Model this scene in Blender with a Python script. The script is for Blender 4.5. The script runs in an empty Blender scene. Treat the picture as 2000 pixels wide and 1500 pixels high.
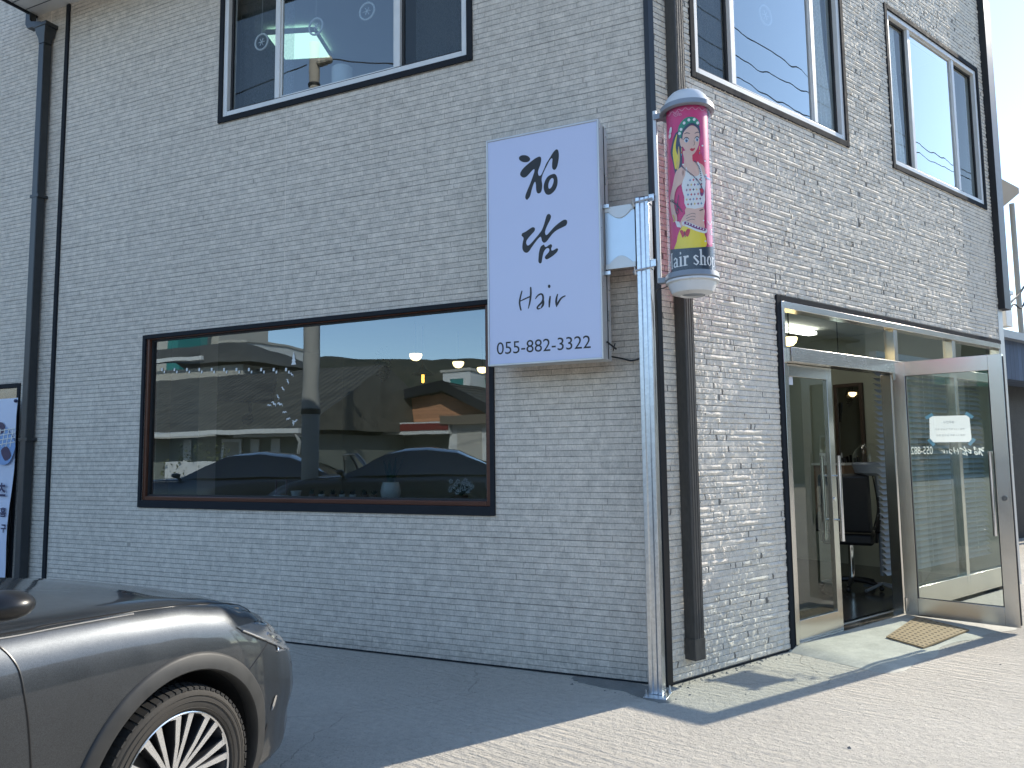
import bpy, bmesh, math, random
from mathutils import Vector, Matrix
from mathutils.geometry import tessellate_polygon
random.seed(7)
SC = bpy.context.scene
COL = SC.collection
R = math.radians

# ------------------------------------------------------------------ camera, sky, sun, exposure
CAM_H = 1.5
F_PX = 1502.0
PITCH, ROLL = R(5.2885), R(-0.68478)
cam = bpy.data.cameras.new('camera'); cam_o = bpy.data.objects.new('camera', cam); COL.objects.link(cam_o)
cam.sensor_fit = 'HORIZONTAL'; cam.sensor_width = 36.0; cam.lens = F_PX / 2000 * 36.0
cam.clip_start = 0.05; cam.clip_end = 3000
fw = Vector((0, math.cos(PITCH), math.sin(PITCH))); r0 = Vector((1, 0, 0)); u0 = r0.cross(fw)
RT = math.cos(ROLL) * r0 + math.sin(ROLL) * u0
UP = -math.sin(ROLL) * r0 + math.cos(ROLL) * u0
m = Matrix((RT, UP, -fw)).transposed().to_4x4(); m.translation = (0, 0, CAM_H)
cam_o.matrix_world = m
SC.camera = cam_o
CP = Vector((0, 0, CAM_H))

SUN_AZ, SUN_EL = 56.8, 31.8
wd = bpy.data.worlds.new('World'); SC.world = wd; wd.use_nodes = True
wn = wd.node_tree.nodes
sky = wn.new('ShaderNodeTexSky'); sky.sky_type = 'NISHITA'; sky.sun_disc = False
sky.sun_elevation = R(SUN_EL); sky.sun_rotation = R(SUN_AZ); sky.altitude = 100; sky.air_density = 1.0; sky.dust_density = 0.1; sky.ozone_density = 1.2
wd.node_tree.links.new(sky.outputs[0], wn['Background'].inputs[0]); wn['Background'].inputs[1].default_value = 0.148
sun = bpy.data.lights.new('sun', 'SUN'); sun.energy = 3.25; sun.angle = R(0.5); sun.color = (1.0, 0.92, 0.79)
sun_o = bpy.data.objects.new('sun', sun); COL.objects.link(sun_o)
sd = Vector((math.sin(R(SUN_AZ)) * math.cos(R(SUN_EL)), math.cos(R(SUN_AZ)) * math.cos(R(SUN_EL)), math.sin(R(SUN_EL))))
sun_o.rotation_euler = sd.to_track_quat('Z', 'Y').to_euler()
SC.view_settings.view_transform = 'Standard'; SC.view_settings.look = 'None'
SC.view_settings.exposure = 1.16; SC.view_settings.gamma = 1.0
SC.cycles.max_bounces = 8; SC.cycles.transparent_max_bounces = 16; SC.cycles.glossy_bounces = 5
SC.cycles.sample_clamp_indirect = 6.0; SC.cycles.caustics_reflective = False; SC.cycles.caustics_refractive = False

# ------------------------------------------------------------------ frames: the two facades of the corner building
K = Vector((0.98510023, 5.12666629, 0))
AL, AR = R(-65.486), R(52.028)
FW = Matrix.Identity(4)
FL = Matrix.Translation(K) @ Matrix.Rotation(R(-24.514), 4, 'Z')      # x right along left facade, y into the building
FR = Matrix.Translation(K) @ Matrix.Rotation(R(37.972), 4, 'Z')       # x right along right facade, y into the building

def ray(px, py): return fw + RT * ((px - 1000) / F_PX) - UP * ((py - 750) / F_PX)
def on_plane(frame, px, py, n=0.0):
    """real size measured from the photograph: point of the plane y=-n of a facade frame, as (x, z)"""
    inv = frame.inverted(); o = inv @ CP; d = inv.to_3x3() @ ray(px, py)
    t = (-n - o.y) / d.y; p = o + d * t
    return p.x, p.z
def gl(frame, px, py, z=0.0):
    d = ray(px, py); p = CP + d * ((z - CAM_H) / d.z); q = frame.inverted() @ p
    return q.x, q.y
def LtoW(x, y, z=0): return FL @ Vector((x, y, z))
def RtoW(x, y, z=0): return FR @ Vector((x, y, z))

# ------------------------------------------------------------------ materials
def mat(name):
    mm = bpy.data.materials.new(name); mm.use_nodes = True
    nt = mm.node_tree; b = nt.nodes['Principled BSDF']
    return mm, nt, b
def nd(nt, t, **kw):
    n = nt.nodes.new(t)
    for k, v in kw.items(): setattr(n, k, v)
    return n
def mth(nt, op, a, b=None, c=None, clamp=False):
    n = nt.nodes.new('ShaderNodeMath'); n.operation = op; n.use_clamp = clamp
    for i, v in enumerate((a, b, c)):
        if v is None: continue
        if isinstance(v, (int, float)): n.inputs[i].default_value = v
        else: nt.links.new(v, n.inputs[i])
    return n.outputs[0]
def mixc(nt, f, a, b, mode='MIX'):
    n = nt.nodes.new('ShaderNodeMix'); n.data_type = 'RGBA'; n.blend_type = mode
    for i, v in ((0, f), (6, a), (7, b)):
        if isinstance(v, (int, float)): n.inputs[i].default_value = v
        elif isinstance(v, tuple): n.inputs[i].default_value = v if len(v) == 4 else v + (1,)
        else: nt.links.new(v, n.inputs[i])
    return n.outputs[2]
def noise(nt, vec, scale, detail=4, rough=0.55, dim='3D'):
    n = nd(nt, 'ShaderNodeTexNoise', noise_dimensions=dim); n.inputs['Scale'].default_value = scale
    n.inputs['Detail'].default_value = detail; n.inputs['Roughness'].default_value = rough
    if vec is not None: nt.links.new(vec, n.inputs['Vector'])
    return n.outputs['Fac']
def ramp(nt, f, lo, hi, a=0.0, b=1.0):
    n = nd(nt, 'ShaderNodeMapRange'); n.clamp = True
    nt.links.new(f, n.inputs[0]); n.inputs[1].default_value = lo; n.inputs[2].default_value = hi
    n.inputs[3].default_value = a; n.inputs[4].default_value = b
    return n.outputs[0]
def rotscale(nt, co, ang, sc):
    a = nd(nt, 'ShaderNodeMapping'); nt.links.new(co, a.inputs[0]); a.inputs['Rotation'].default_value = (0, 0, R(ang))
    b = nd(nt, 'ShaderNodeMapping'); nt.links.new(a.outputs[0], b.inputs[0]); b.inputs['Scale'].default_value = sc; return b
def objco(nt):
    return nd(nt, 'ShaderNodeTexCoord').outputs['Object']
def bump(nt, b, h, strength, dist):
    n = nd(nt, 'ShaderNodeBump'); n.inputs['Strength'].default_value = strength; n.inputs['Distance'].default_value = dist
    nt.links.new(h, n.inputs['Height']); nt.links.new(n.outputs[0], b.inputs['Normal']); return n
def simple(name, col, rough=0.5, metal=0.0, var=0.12, scale=30, bmp=0.0, coat=0.0, spec=None, streak=None):
    """base colour with real-world mottling, slight roughness variation and optional grain"""
    mm, nt, b = mat(name); co = objco(nt)
    if streak:
        mp = nd(nt, 'ShaderNodeMapping'); nt.links.new(co, mp.inputs[0]); mp.inputs['Scale'].default_value = streak; co = mp.outputs[0]
    f = noise(nt, co, scale, 5)
    f2 = noise(nt, co, scale * 0.13, 3)
    f = mth(nt, 'ADD', mth(nt, 'MULTIPLY', f, 0.6), mth(nt, 'MULTIPLY', f2, 0.4))
    k = ramp(nt, f, 0.3, 0.7, 1 - var, 1 + var)
    v = nd(nt, 'ShaderNodeVectorMath', operation='SCALE'); v.inputs[0].default_value = col[:3]; nt.links.new(k, v.inputs['Scale'])
    nt.links.new(v.outputs[0], b.inputs['Base Color'])
    nt.links.new(ramp(nt, f, 0.3, 0.7, max(0.02, rough * 0.85), min(1, rough * 1.15)), b.inputs['Roughness'])
    b.inputs['Metallic'].default_value = metal
    if coat: b.inputs['Coat Weight'].default_value = coat; b.inputs['Coat Roughness'].default_value = 0.05
    if spec is not None: b.inputs['Specular IOR Level'].default_value = spec
    if bmp: bump(nt, b, noise(nt, co, scale * 3, 4), 0.5, bmp)
    return mm
def emis(name, col, s):
    mm, nt, b = mat(name); b.inputs['Base Color'].default_value = col + (1,)
    b.inputs['Emission Color'].default_value = col + (1,); b.inputs['Emission Strength'].default_value = s; return mm
def glass(name, tint=(0.86, 0.93, 0.90), base=0.02, gain=1.6, rough=0.0, wave=0.0, refl=(0.97, 1, 0.98)):
    """thin architectural pane: tinted transmission plus Fresnel mirror reflection from both faces"""
    mm = bpy.data.materials.new(name); mm.use_nodes = True; nt = mm.node_tree
    nt.nodes.remove(nt.nodes['Principled BSDF']); out = nt.nodes['Material Output']
    tr = nd(nt, 'ShaderNodeBsdfTransparent'); tr.inputs[0].default_value = tint + (1,)
    g = nd(nt, 'ShaderNodeBsdfGlossy'); g.inputs['Roughness'].default_value = rough; g.inputs[0].default_value = refl + (1,)
    fr = nd(nt, 'ShaderNodeFresnel'); bf = nd(nt, 'ShaderNodeNewGeometry'); nt.links.new(ramp(nt, bf.outputs['Backfacing'], 0, 1, 1.5, 1 / 1.5), fr.inputs[0])
    if wave:
        bn = nd(nt, 'ShaderNodeBump'); bn.inputs['Strength'].default_value = 0.25; bn.inputs['Distance'].default_value = wave
        nt.links.new(noise(nt, objco(nt), 1.3, 2), bn.inputs['Height']); nt.links.new(bn.outputs[0], g.inputs['Normal'])
    f = mth(nt, 'ADD', mth(nt, 'MULTIPLY', fr.outputs[0], gain), base, clamp=True)
    mx = nd(nt, 'ShaderNodeMixShader'); nt.links.new(f, mx.inputs[0]); nt.links.new(tr.outputs[0], mx.inputs[1]); nt.links.new(g.outputs[0], mx.inputs[2])
    nt.links.new(mx.outputs[0], out.inputs[0]); return mm

def brick_siding(name, col, depth=0.0042, seams=True):
    """split-face brick pattern ceramic siding: thin courses, random brick lengths, panel seams"""
    mm, nt, b = mat(name)
    co = objco(nt); sp = nd(nt, 'ShaderNodeSeparateXYZ'); nt.links.new(co, sp.inputs[0]); X, Z = sp.outputs[0], sp.outputs[2]
    H = 0.0413
    zr = mth(nt, 'DIVIDE', Z, H); row = mth(nt, 'FLOOR', zr); fz = mth(nt, 'FRACT', zr)
    wn_ = nd(nt, 'ShaderNodeTexWhiteNoise', noise_dimensions='1D'); nt.links.new(row, wn_.inputs['W'])
    nz = nd(nt, 'ShaderNodeTexNoise', noise_dimensions='2D'); nz.inputs['Scale'].default_value = 1.0; nz.inputs['Detail'].default_value = 1
    cv = nd(nt, 'ShaderNodeCombineXYZ'); nt.links.new(mth(nt, 'MULTIPLY', X, 3.1), cv.inputs[0]); nt.links.new(mth(nt, 'MULTIPLY', row, 7.37), cv.inputs[1])
    nt.links.new(cv.outputs[0], nz.inputs['Vector'])
    xs = mth(nt, 'ADD', mth(nt, 'ADD', X, mth(nt, 'MULTIPLY', wn_.outputs['Value'], 5.0)), mth(nt, 'MULTIPLY', nz.outputs['Fac'], 0.30))
    L = 0.23
    xr = mth(nt, 'DIVIDE', xs, L); cell = mth(nt, 'FLOOR', xr); fx = mth(nt, 'FRACT', xr)
    c2 = nd(nt, 'ShaderNodeCombineXYZ'); nt.links.new(cell, c2.inputs[0]); nt.links.new(row, c2.inputs[1])
    wc = nd(nt, 'ShaderNodeTexWhiteNoise', noise_dimensions='2D'); nt.links.new(c2.outputs[0], wc.inputs['Vector'])
    rnd = wc.outputs['Value']
    # wobbling course edges
    wob = mth(nt, 'MULTIPLY', mth(nt, 'SUBTRACT', noise(nt, co, 38, 2), 0.5), 0.16)
    dz = mth(nt, 'MULTIPLY', mth(nt, 'SUBTRACT', 0.5, mth(nt, 'ABSOLUTE', mth(nt, 'SUBTRACT', mth(nt, 'ADD', fz, wob), 0.5))), H)
    dx = mth(nt, 'MULTIPLY', mth(nt, 'SUBTRACT', 0.5, mth(nt, 'ABSOLUTE', mth(nt, 'SUBTRACT', fx, 0.5))), L)
    d = mth(nt, 'MINIMUM', dz, mth(nt, 'MULTIPLY', dx, 2.6))
    face = ramp(nt, d, 0.0003, 0.0024)
    rough_ = noise(nt, co, 46, 6, 0.62)
    mpc = nd(nt, 'ShaderNodeMapping'); nt.links.new(co, mpc.inputs[0]); mpc.inputs['Scale'].default_value = (1, 1, 0.28)
    chip = noise(nt, mpc.outputs[0], 95, 4, 0.6)
    # split face tilt: every brick leans its own way
    tilt = mth(nt, 'MULTIPLY', mth(nt, 'SUBTRACT', rnd, 0.5), mth(nt, 'SUBTRACT', fz, 0.5))
    h = mth(nt, 'MULTIPLY', face, mth(nt, 'ADD', mth(nt, 'ADD', 0.45, mth(nt, 'MULTIPLY', rnd, 0.3)), mth(nt, 'ADD', mth(nt, 'MULTIPLY', rough_, 0.75), mth(nt, 'ADD', mth(nt, 'MULTIPLY', chip, 0.55), mth(nt, 'MULTIPLY', tilt, 0.5)))))
    # panel seams each 455 mm high and 3.03 m long
    PZ = 0.4545
    pz = mth(nt, 'FRACT', mth(nt, 'DIVIDE', mth(nt, 'ADD', Z, 0.0), PZ)); pz = mth(nt, 'MULTIPLY', mth(nt, 'SUBTRACT', 0.5, mth(nt, 'ABSOLUTE', mth(nt, 'SUBTRACT', pz, 0.5))), PZ)
    seamz = ramp(nt, pz, 0.0012, 0.0035)
    PX = 3.21
    px_ = mth(nt, 'FRACT', mth(nt, 'DIVIDE', X, PX)); px_ = mth(nt, 'MULTIPLY', mth(nt, 'SUBTRACT', 0.5, mth(nt, 'ABSOLUTE', mth(nt, 'SUBTRACT', px_, 0.5))), PX)
    seamx = ramp(nt, px_, 0.002, 0.0032)
    h = mth(nt, 'MULTIPLY', h, mth(nt, 'MULTIPLY', seamz, ramp(nt, seamx, 0, 1, 0.55, 1)))
    # colour: speckled grey stone print, bricks differ a little, groove a little darker
    spk = noise(nt, co, 75, 6, 0.7)
    blot = noise(nt, co, 13, 4, 0.6)
    big = noise(nt, co, 0.6, 3)
    k = mth(nt, 'ADD', mth(nt, 'ADD', ramp(nt, spk, 0.32, 0.68, -0.12, 0.12), ramp(nt, chip, 0.32, 0.68, -0.12, 0.10)), mth(nt, 'ADD', ramp(nt, blot, 0.35, 0.65, -0.13, 0.13), mth(nt, 'ADD', mth(nt, 'MULTIPLY', mth(nt, 'SUBTRACT', rnd, 0.5), 0.09), ramp(nt, big, 0.3, 0.7, -0.05, 0.05))))
    k = mth(nt, 'ADD', k, 1.0)
    gs = ramp(nt, noise(nt, co, 2.2, 2), 0.38, 0.62, 0.62, 0.93)
    k = mth(nt, 'MULTIPLY', k, mth(nt, 'ADD', gs, mth(nt, 'MULTIPLY', face, mth(nt, 'SUBTRACT', 1.0, gs))))
    k = mth(nt, 'MULTIPLY', k, ramp(nt, seamz, 0, 1, 0.6, 1))
    v = nd(nt, 'ShaderNodeVectorMath', operation='SCALE'); v.inputs[0].default_value = col; nt.links.new(k, v.inputs['Scale'])
    cc = mixc(nt, ramp(nt, seamx, 0, 1, 1, 0), v.outputs[0], tuple(min(1, c * 1.35) for c in col))
    spl = mth(nt, 'MULTIPLY', ramp(nt, mth(nt, 'ADD', Z, mth(nt, 'MULTIPLY', noise(nt, co, 4.0, 5, 0.65), -0.30)), -0.17, 0.04, 1, 0), ramp(nt, noise(nt, co, 30, 4), 0.35, 0.6))
    cc = mixc(nt, mth(nt, 'MULTIPLY', spl, 0.5), cc, (0.27, 0.25, 0.215))
    mps = nd(nt, 'ShaderNodeMapping'); nt.links.new(co, mps.inputs[0]); mps.inputs['Scale'].default_value = (7, 7, 0.35)
    strk = ramp(nt, noise(nt, mps.outputs[0], 1.0, 5, 0.65), 0.56, 0.72)
    cc = mixc(nt, mth(nt, 'MULTIPLY', strk, 0.16), cc, (0.33, 0.31, 0.27))
    nt.links.new(cc, b.inputs['Base Color'])
    b.inputs['Roughness'].default_value = 0.78
    b.inputs['Specular IOR Level'].default_value = 0.35
    bump(nt, b, h, 1.0, depth)
    return mm

def siding_face(name, col, rough_bump=0.0016):
    mm, nt, b = mat(name); co = objco(nt)
    spk = noise(nt, co, 85, 6, 0.7); blot = noise(nt, co, 12, 4, 0.6); big = noise(nt, co, 0.6, 3)
    k = mth(nt, 'ADD', 1.0, mth(nt, 'ADD', ramp(nt, spk, 0.32, 0.68, -0.16, 0.16), mth(nt, 'ADD', ramp(nt, blot, 0.35, 0.65, -0.10, 0.10), ramp(nt, big, 0.3, 0.7, -0.05, 0.05))))
    v = nd(nt, 'ShaderNodeVectorMath', operation='SCALE'); v.inputs[0].default_value = col; nt.links.new(k, v.inputs['Scale'])
    nt.links.new(v.outputs[0], b.inputs['Base Color']); b.inputs['Roughness'].default_value = 0.85; b.inputs['Specular IOR Level'].default_value = 0.10
    bump(nt, b, noise(nt, co, 160, 4, 0.65), 1.0, rough_bump); return mm
def concrete_ground():
    mm, nt, b = mat('broomed_concrete'); co = objco(nt)
    mp = rotscale(nt, co, 39, (2.0, 17, 1))
    warp = nd(nt, 'ShaderNodeVectorMath', operation='ADD'); nt.links.new(co, warp.inputs[0])
    broom = noise(nt, mp.outputs[0], 1.6, 4, 0.55)
    mask = ramp(nt, noise(nt, co, 0.42, 3), 0.40, 0.62, 0.10, 1.0)
    fine = noise(nt, co, 95, 7, 0.7)
    mid = noise(nt, co, 22, 5, 0.65)
    big = noise(nt, co, 0.55, 5, 0.6)
    pits = ramp(nt, noise(nt, co, 60, 3, 0.5), 0.60, 0.72)
    k = mth(nt, 'ADD', ramp(nt, big, 0.3, 0.7, -0.13, 0.13), mth(nt, 'ADD', ramp(nt, mid, 0.3, 0.7, -0.10, 0.10), ramp(nt, fine, 0.3, 0.7, -0.13, 0.13)))
    k = mth(nt, 'ADD', k, 1.0)
    k = mth(nt, 'MULTIPLY', k, ramp(nt, pits, 0, 1, 1, 0.86))
    st = ramp(nt, noise(nt, co, 1.6, 6, 0.7), 0.60, 0.74)
    v = nd(nt, 'ShaderNodeVectorMath', operation='SCALE'); v.inputs[0].default_value = (0.485, 0.45, 0.39); nt.links.new(k, v.inputs['Scale'])
    cc = mixc(nt, mth(nt, 'MULTIPLY', st, 0.5), v.outputs[0], (0.42, 0.395, 0.35))
    # thin wandering cracks
    vor = nd(nt, 'ShaderNodeTexVoronoi', feature='DISTANCE_TO_EDGE'); vor.inputs['Scale'].default_value = 0.33
    wv = nd(nt, 'ShaderNodeTexNoise'); wv.inputs['Scale'].default_value = 2.2; wv.inputs['Detail'].default_value = 5; nt.links.new(co, wv.inputs['Vector'])
    wsc = nd(nt, 'ShaderNodeVectorMath', operation='SCALE'); nt.links.new(wv.outputs['Color'], wsc.inputs[0]); wsc.inputs['Scale'].default_value = 0.5
    nt.links.new(wsc.outputs[0], warp.inputs[1]); nt.links.new(warp.outputs[0], vor.inputs['Vector'])
    crack = ramp(nt, vor.outputs['Distance'], 0.0, 0.0014, 1, 0)
    cc = mixc(nt, mth(nt, 'MULTIPLY', crack, 0.28), cc, (0.16, 0.15, 0.135))
    oil = ramp(nt, noise(nt, co, 0.9, 6, 0.65), 0.63, 0.72); cc = mixc(nt, mth(nt, 'MULTIPLY', oil, 0.45), cc, (0.20, 0.185, 0.16))
    fleck = ramp(nt, noise(nt, co, 5.0, 5, 0.62), 0.715, 0.74); cc = mixc(nt, mth(nt, 'MULTIPLY', fleck, 0.75), cc, (0.74, 0.74, 0.72))
    peb = ramp(nt, noise(nt, co, 34, 2, 0.5), 0.70, 0.76); cc = mixc(nt, mth(nt, 'MULTIPLY', peb, 0.5), cc, (0.22, 0.205, 0.18))
    nt.links.new(cc, b.inputs['Base Color']); b.inputs['Roughness'].default_value = 0.9; b.inputs['Specular IOR Level'].default_value = 0.25
    h = mth(nt, 'ADD', mth(nt, 'MULTIPLY', mth(nt, 'MULTIPLY', broom, mask), 3.2), mth(nt, 'ADD', mth(nt, 'MULTIPLY', mid, 1.5), mth(nt, 'MULTIPLY', fine, 0.6)))
    h = mth(nt, 'SUBTRACT', h, mth(nt, 'ADD', mth(nt, 'MULTIPLY', pits, 0.35), mth(nt, 'MULTIPLY', crack, 0.5)))
    bump(nt, b, h, 1.0, 0.011)
    return mm
def fresh_cement(name, col):
    mm, nt, b = mat(name); co = objco(nt)
    a = noise(nt, co, 3.2, 5, 0.65); c = noise(nt, co, 60, 5, 0.65); t = noise(nt, co, 12, 4, 0.6)
    mp = rotscale(nt, co, 25, (2, 14, 1))
    tr = noise(nt, mp.outputs[0], 3.0, 4, 0.6)
    k = mth(nt, 'ADD', ramp(nt, a, 0.3, 0.7, 0.80, 1.16), mth(nt, 'ADD', ramp(nt, c, 0.3, 0.7, -0.10, 0.10), ramp(nt, tr, 0.3, 0.7, -0.06, 0.06)))
    v = nd(nt, 'ShaderNodeVectorMath', operation='SCALE'); v.inputs[0].default_value = col; nt.links.new(k, v.inputs['Scale'])
    nt.links.new(v.outputs[0], b.inputs['Base Color']); b.inputs['Roughness'].default_value = 0.82
    bump(nt, b, mth(nt, 'ADD', mth(nt, 'MULTIPLY', t, 0.8), mth(nt, 'ADD', mth(nt, 'MULTIPLY', tr, 0.5), mth(nt, 'MULTIPLY', c, 0.3))), 0.7, 0.006)
    return mm
def brushed(name, col, rough=0.3, vert=True, spangle=False):
    mm, nt, b = mat(name); co = objco(nt)
    mp = nd(nt, 'ShaderNodeMapping'); nt.links.new(co, mp.inputs[0]); mp.inputs['Scale'].default_value = (90, 90, 1.2) if vert else (1.2, 90, 90)
    f = noise(nt, mp.outputs[0], 6, 3, 0.6); g = noise(nt, co, 3.5, 4, 0.6)
    k = mth(nt, 'ADD', ramp(nt, f, 0.3, 0.7, 0.97, 1.02), ramp(nt, g, 0.3, 0.7, -0.03, 0.03))
    if spangle:
        vo = nd(nt, 'ShaderNodeTexVoronoi'); vo.inputs['Scale'].default_value = 55; nt.links.new(co, vo.inputs['Vector'])
        s = nd(nt, 'ShaderNodeSeparateColor'); nt.links.new(vo.outputs['Color'], s.inputs[0])
        k = mth(nt, 'ADD', k, mth(nt, 'MULTIPLY', mth(nt, 'SUBTRACT', s.outputs[0], 0.5), 0.14))
    v = nd(nt, 'ShaderNodeVectorMath', operation='SCALE'); v.inputs[0].default_value = col; nt.links.new(k, v.inputs['Scale'])
    nt.links.new(v.outputs[0], b.inputs['Base Color']); b.inputs['Metallic'].default_value = 1.0
    nt.links.new(ramp(nt, mth(nt, 'ADD', mth(nt, 'MULTIPLY', f, 0.4), mth(nt, 'MULTIPLY', g, 0.6)), 0.3, 0.7, rough * 0.9, rough * 1.12), b.inputs['Roughness'])
    bump(nt, b, mth(nt, 'ADD', mth(nt, 'MULTIPLY', f, 0.04), noise(nt, co, 1.7, 2)), 0.12, 0.008)
    return mm
def planks(name, col, w=0.1, dirz=True, dark=0.45):
    mm, nt, b = mat(name); co = objco(nt); sp = nd(nt, 'ShaderNodeSeparateXYZ'); nt.links.new(co, sp.inputs[0])
    t = mth(nt, 'DIVIDE', sp.outputs[2 if dirz else 0], w); fr_ = mth(nt, 'FRACT', t); row = mth(nt, 'FLOOR', t)
    w1 = nd(nt, 'ShaderNodeTexWhiteNoise', noise_dimensions='1D'); nt.links.new(row, w1.inputs['W'])
    e = ramp(nt, mth(nt, 'ABSOLUTE', mth(nt, 'SUBTRACT', fr_, 0.5)), 0.44, 0.49, 1, dark)
    mp = nd(nt, 'ShaderNodeMapping'); nt.links.new(co, mp.inputs[0]); mp.inputs['Scale'].default_value = (1, 1, 14) if dirz else (14, 1, 1)
    g = noise(nt, mp.outputs[0], 4, 4)
    k = mth(nt, 'MULTIPLY', e, mth(nt, 'ADD', mth(nt, 'MULTIPLY', w1.outputs['Value'], 0.3), ramp(nt, g, 0.3, 0.7, 0.65, 1.0)))
    v = nd(nt, 'ShaderNodeVectorMath', operation='SCALE'); v.inputs[0].default_value = col; nt.links.new(k, v.inputs['Scale'])
    nt.links.new(v.outputs[0], b.inputs['Base Color']); b.inputs['Roughness'].default_value = 0.7
    bump(nt, b, e, 0.6, 0.01)
    return mm
def tiled_roof(name, col):
    mm, nt, b = mat(name); co = objco(nt); sp = nd(nt, 'ShaderNodeSeparateXYZ'); nt.links.new(co, sp.inputs[0])
    wx = mth(nt, 'ABSOLUTE', mth(nt, 'SINE', mth(nt, 'MULTIPLY', sp.outputs[0], 13.0)))
    fy = mth(nt, 'FRACT', mth(nt, 'MULTIPLY', sp.outputs[1], 3.3))
    h = mth(nt, 'ADD', wx, mth(nt, 'MULTIPLY', fy, 0.5))
    k = mth(nt, 'ADD', ramp(nt, noise(nt, co, 2.0, 5), 0.3, 0.7, 0.7, 1.25), mth(nt, 'MULTIPLY', mth(nt, 'SUBTRACT', noise(nt, co, 40, 3), 0.5), 0.5))
    v = nd(nt, 'ShaderNodeVectorMath', operation='SCALE'); v.inputs[0].default_value = col; nt.links.new(k, v.inputs['Scale'])
    nt.links.new(v.outputs[0], b.inputs['Base Color']); b.inputs['Roughness'].default_value = 0.75
    bump(nt, b, h, 1.0, 0.05); return mm
def car_paint():
    mm, nt, b = mat('metallic_grey_paint'); co = objco(nt)
    vo = nd(nt, 'ShaderNodeTexVoronoi'); vo.inputs['Scale'].default_value = 900; nt.links.new(co, vo.inputs['Vector'])
    s = nd(nt, 'ShaderNodeSeparateColor'); nt.links.new(vo.outputs['Color'], s.inputs[0])
    dust = noise(nt, co, 9, 5, 0.65)
    k = mth(nt, 'ADD', ramp(nt, s.outputs[0], 0, 1, 0.65, 1.35), ramp(nt, dust, 0.35, 0.7, -0.02, 0.05))
    v = nd(nt, 'ShaderNodeVectorMath', operation='SCALE'); v.inputs[0].default_value = (0.045, 0.050, 0.056); nt.links.new(k, v.inputs['Scale'])
    nt.links.new(v.outputs[0], b.inputs['Base Color']); b.inputs['Metallic'].default_value = 0.75
    nt.links.new(ramp(nt, dust, 0.35, 0.7, 0.36, 0.42), b.inputs['Roughness'])
    b.inputs['Coat Weight'].default_value = 0.85; b.inputs['Coat Roughness'].default_value = 0.06
    return mm
def foliage(name, col):
    mm, nt, b = mat(name); co = objco(nt)
    k = ramp(nt, noise(nt, co, 6, 4), 0.3, 0.7, 0.6, 1.4)
    v = nd(nt, 'ShaderNodeVectorMath', operation='SCALE'); v.inputs[0].default_value = col; nt.links.new(k, v.inputs['Scale'])
    nt.links.new(v.outputs[0], b.inputs['Base Color']); b.inputs['Roughness'].default_value = 0.6; return mm
def lace(name, col, alpha):
    mm, nt, b = mat(name); co = objco(nt)
    b.inputs['Base Color'].default_value = col + (1,); b.inputs['Roughness'].default_value = 0.9
    mp = nd(nt, 'ShaderNodeMapping'); nt.links.new(co, mp.inputs[0]); mp.inputs['Scale'].default_value = (60, 60, 25)
    f = noise(nt, mp.outputs[0], 2.0, 3)
    nt.links.new(ramp(nt, f, 0.3, 0.7, alpha * 0.7, min(1, alpha * 1.3)), b.inputs['Alpha']); return mm
def hill_mat():
    mm, nt, b = mat('wooded_hill'); co = objco(nt)
    f = noise(nt, co, 0.12, 8, 0.7); g = noise(nt, co, 0.012, 4)
    c = mixc(nt, ramp(nt, f, 0.35, 0.65), (0.030, 0.038, 0.020), (0.085, 0.075, 0.045))
    c = mixc(nt, mth(nt, 'MULTIPLY', ramp(nt, g, 0.5, 0.7), 0.6), c, (0.13, 0.105, 0.07))
    nt.links.new(c, b.inputs['Base Color']); b.inputs['Roughness'].default_value = 0.95
    bump(nt, b, f, 1.0, 3.0); return mm

M = {}
M['siding'] = brick_siding('grey_brick_siding', (0.645, 0.585, 0.505))
M['sidingface'] = siding_face('lightened_split_face_siding', (0.79, 0.725, 0.625))  # same siding as the left wall, lightened to stand in for sunlight
M['sidinggap'] = siding_face('siding_joint', (0.25, 0.235, 0.21))
M['concrete'] = concrete_ground()
M['cement'] = fresh_cement('fresh_grey_cement', (0.48, 0.465, 0.40))
M['mortar'] = fresh_cement('dark_mortar_patch', (0.20, 0.20, 0.185))
M['char'] = simple('charcoal_trim', (0.026, 0.029, 0.034), 0.75, 0.0, 0.15, 20, spec=0.08)
M['black'] = simple('black_trim', (0.014, 0.015, 0.018), 0.38, 0.0, 0.15, 20)
M['downpipe'] = simple('charcoal_downpipe', (0.036, 0.040, 0.043), 0.4, 0.0, 0.2, 12)
M['brownpipe'] = simple('dark_ribbed_pipe', (0.064, 0.060, 0.054), 0.62, 0.0, 0.35, 60, 0.002, streak=(1, 1, 0.3))
M['pvc'] = simple('white_window_pvc', (0.72, 0.72, 0.70), 0.35, 0.0, 0.06, 8)
M['gasket'] = simple('dark_gasket', (0.025, 0.025, 0.027), 0.6)
M['wood'] = simple('red_brown_wood_film', (0.10, 0.035, 0.018), 0.32, 0.0, 0.3, 10, streak=(0.3, 6, 6))
M['soffit'] = simple('white_soffit_panel', (0.72, 0.70, 0.66), 0.5, 0.0, 0.06, 10)
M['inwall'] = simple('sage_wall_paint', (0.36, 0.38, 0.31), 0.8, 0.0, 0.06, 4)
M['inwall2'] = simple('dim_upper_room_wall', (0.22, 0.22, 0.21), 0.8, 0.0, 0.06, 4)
M['ceil'] = simple('white_ceiling', (0.60, 0.60, 0.57), 0.85, 0.0, 0.04, 4)
M['tilefloor'] = simple('dark_polished_floor', (0.055, 0.058, 0.055), 0.16, 0.0, 0.3, 6)
M['steel'] = brushed('brushed_stainless', (0.66, 0.63, 0.58), 0.22)
M['steelh'] = brushed('brushed_stainless_horizontal', (0.60, 0.57, 0.53), 0.26, vert=False)
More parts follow.
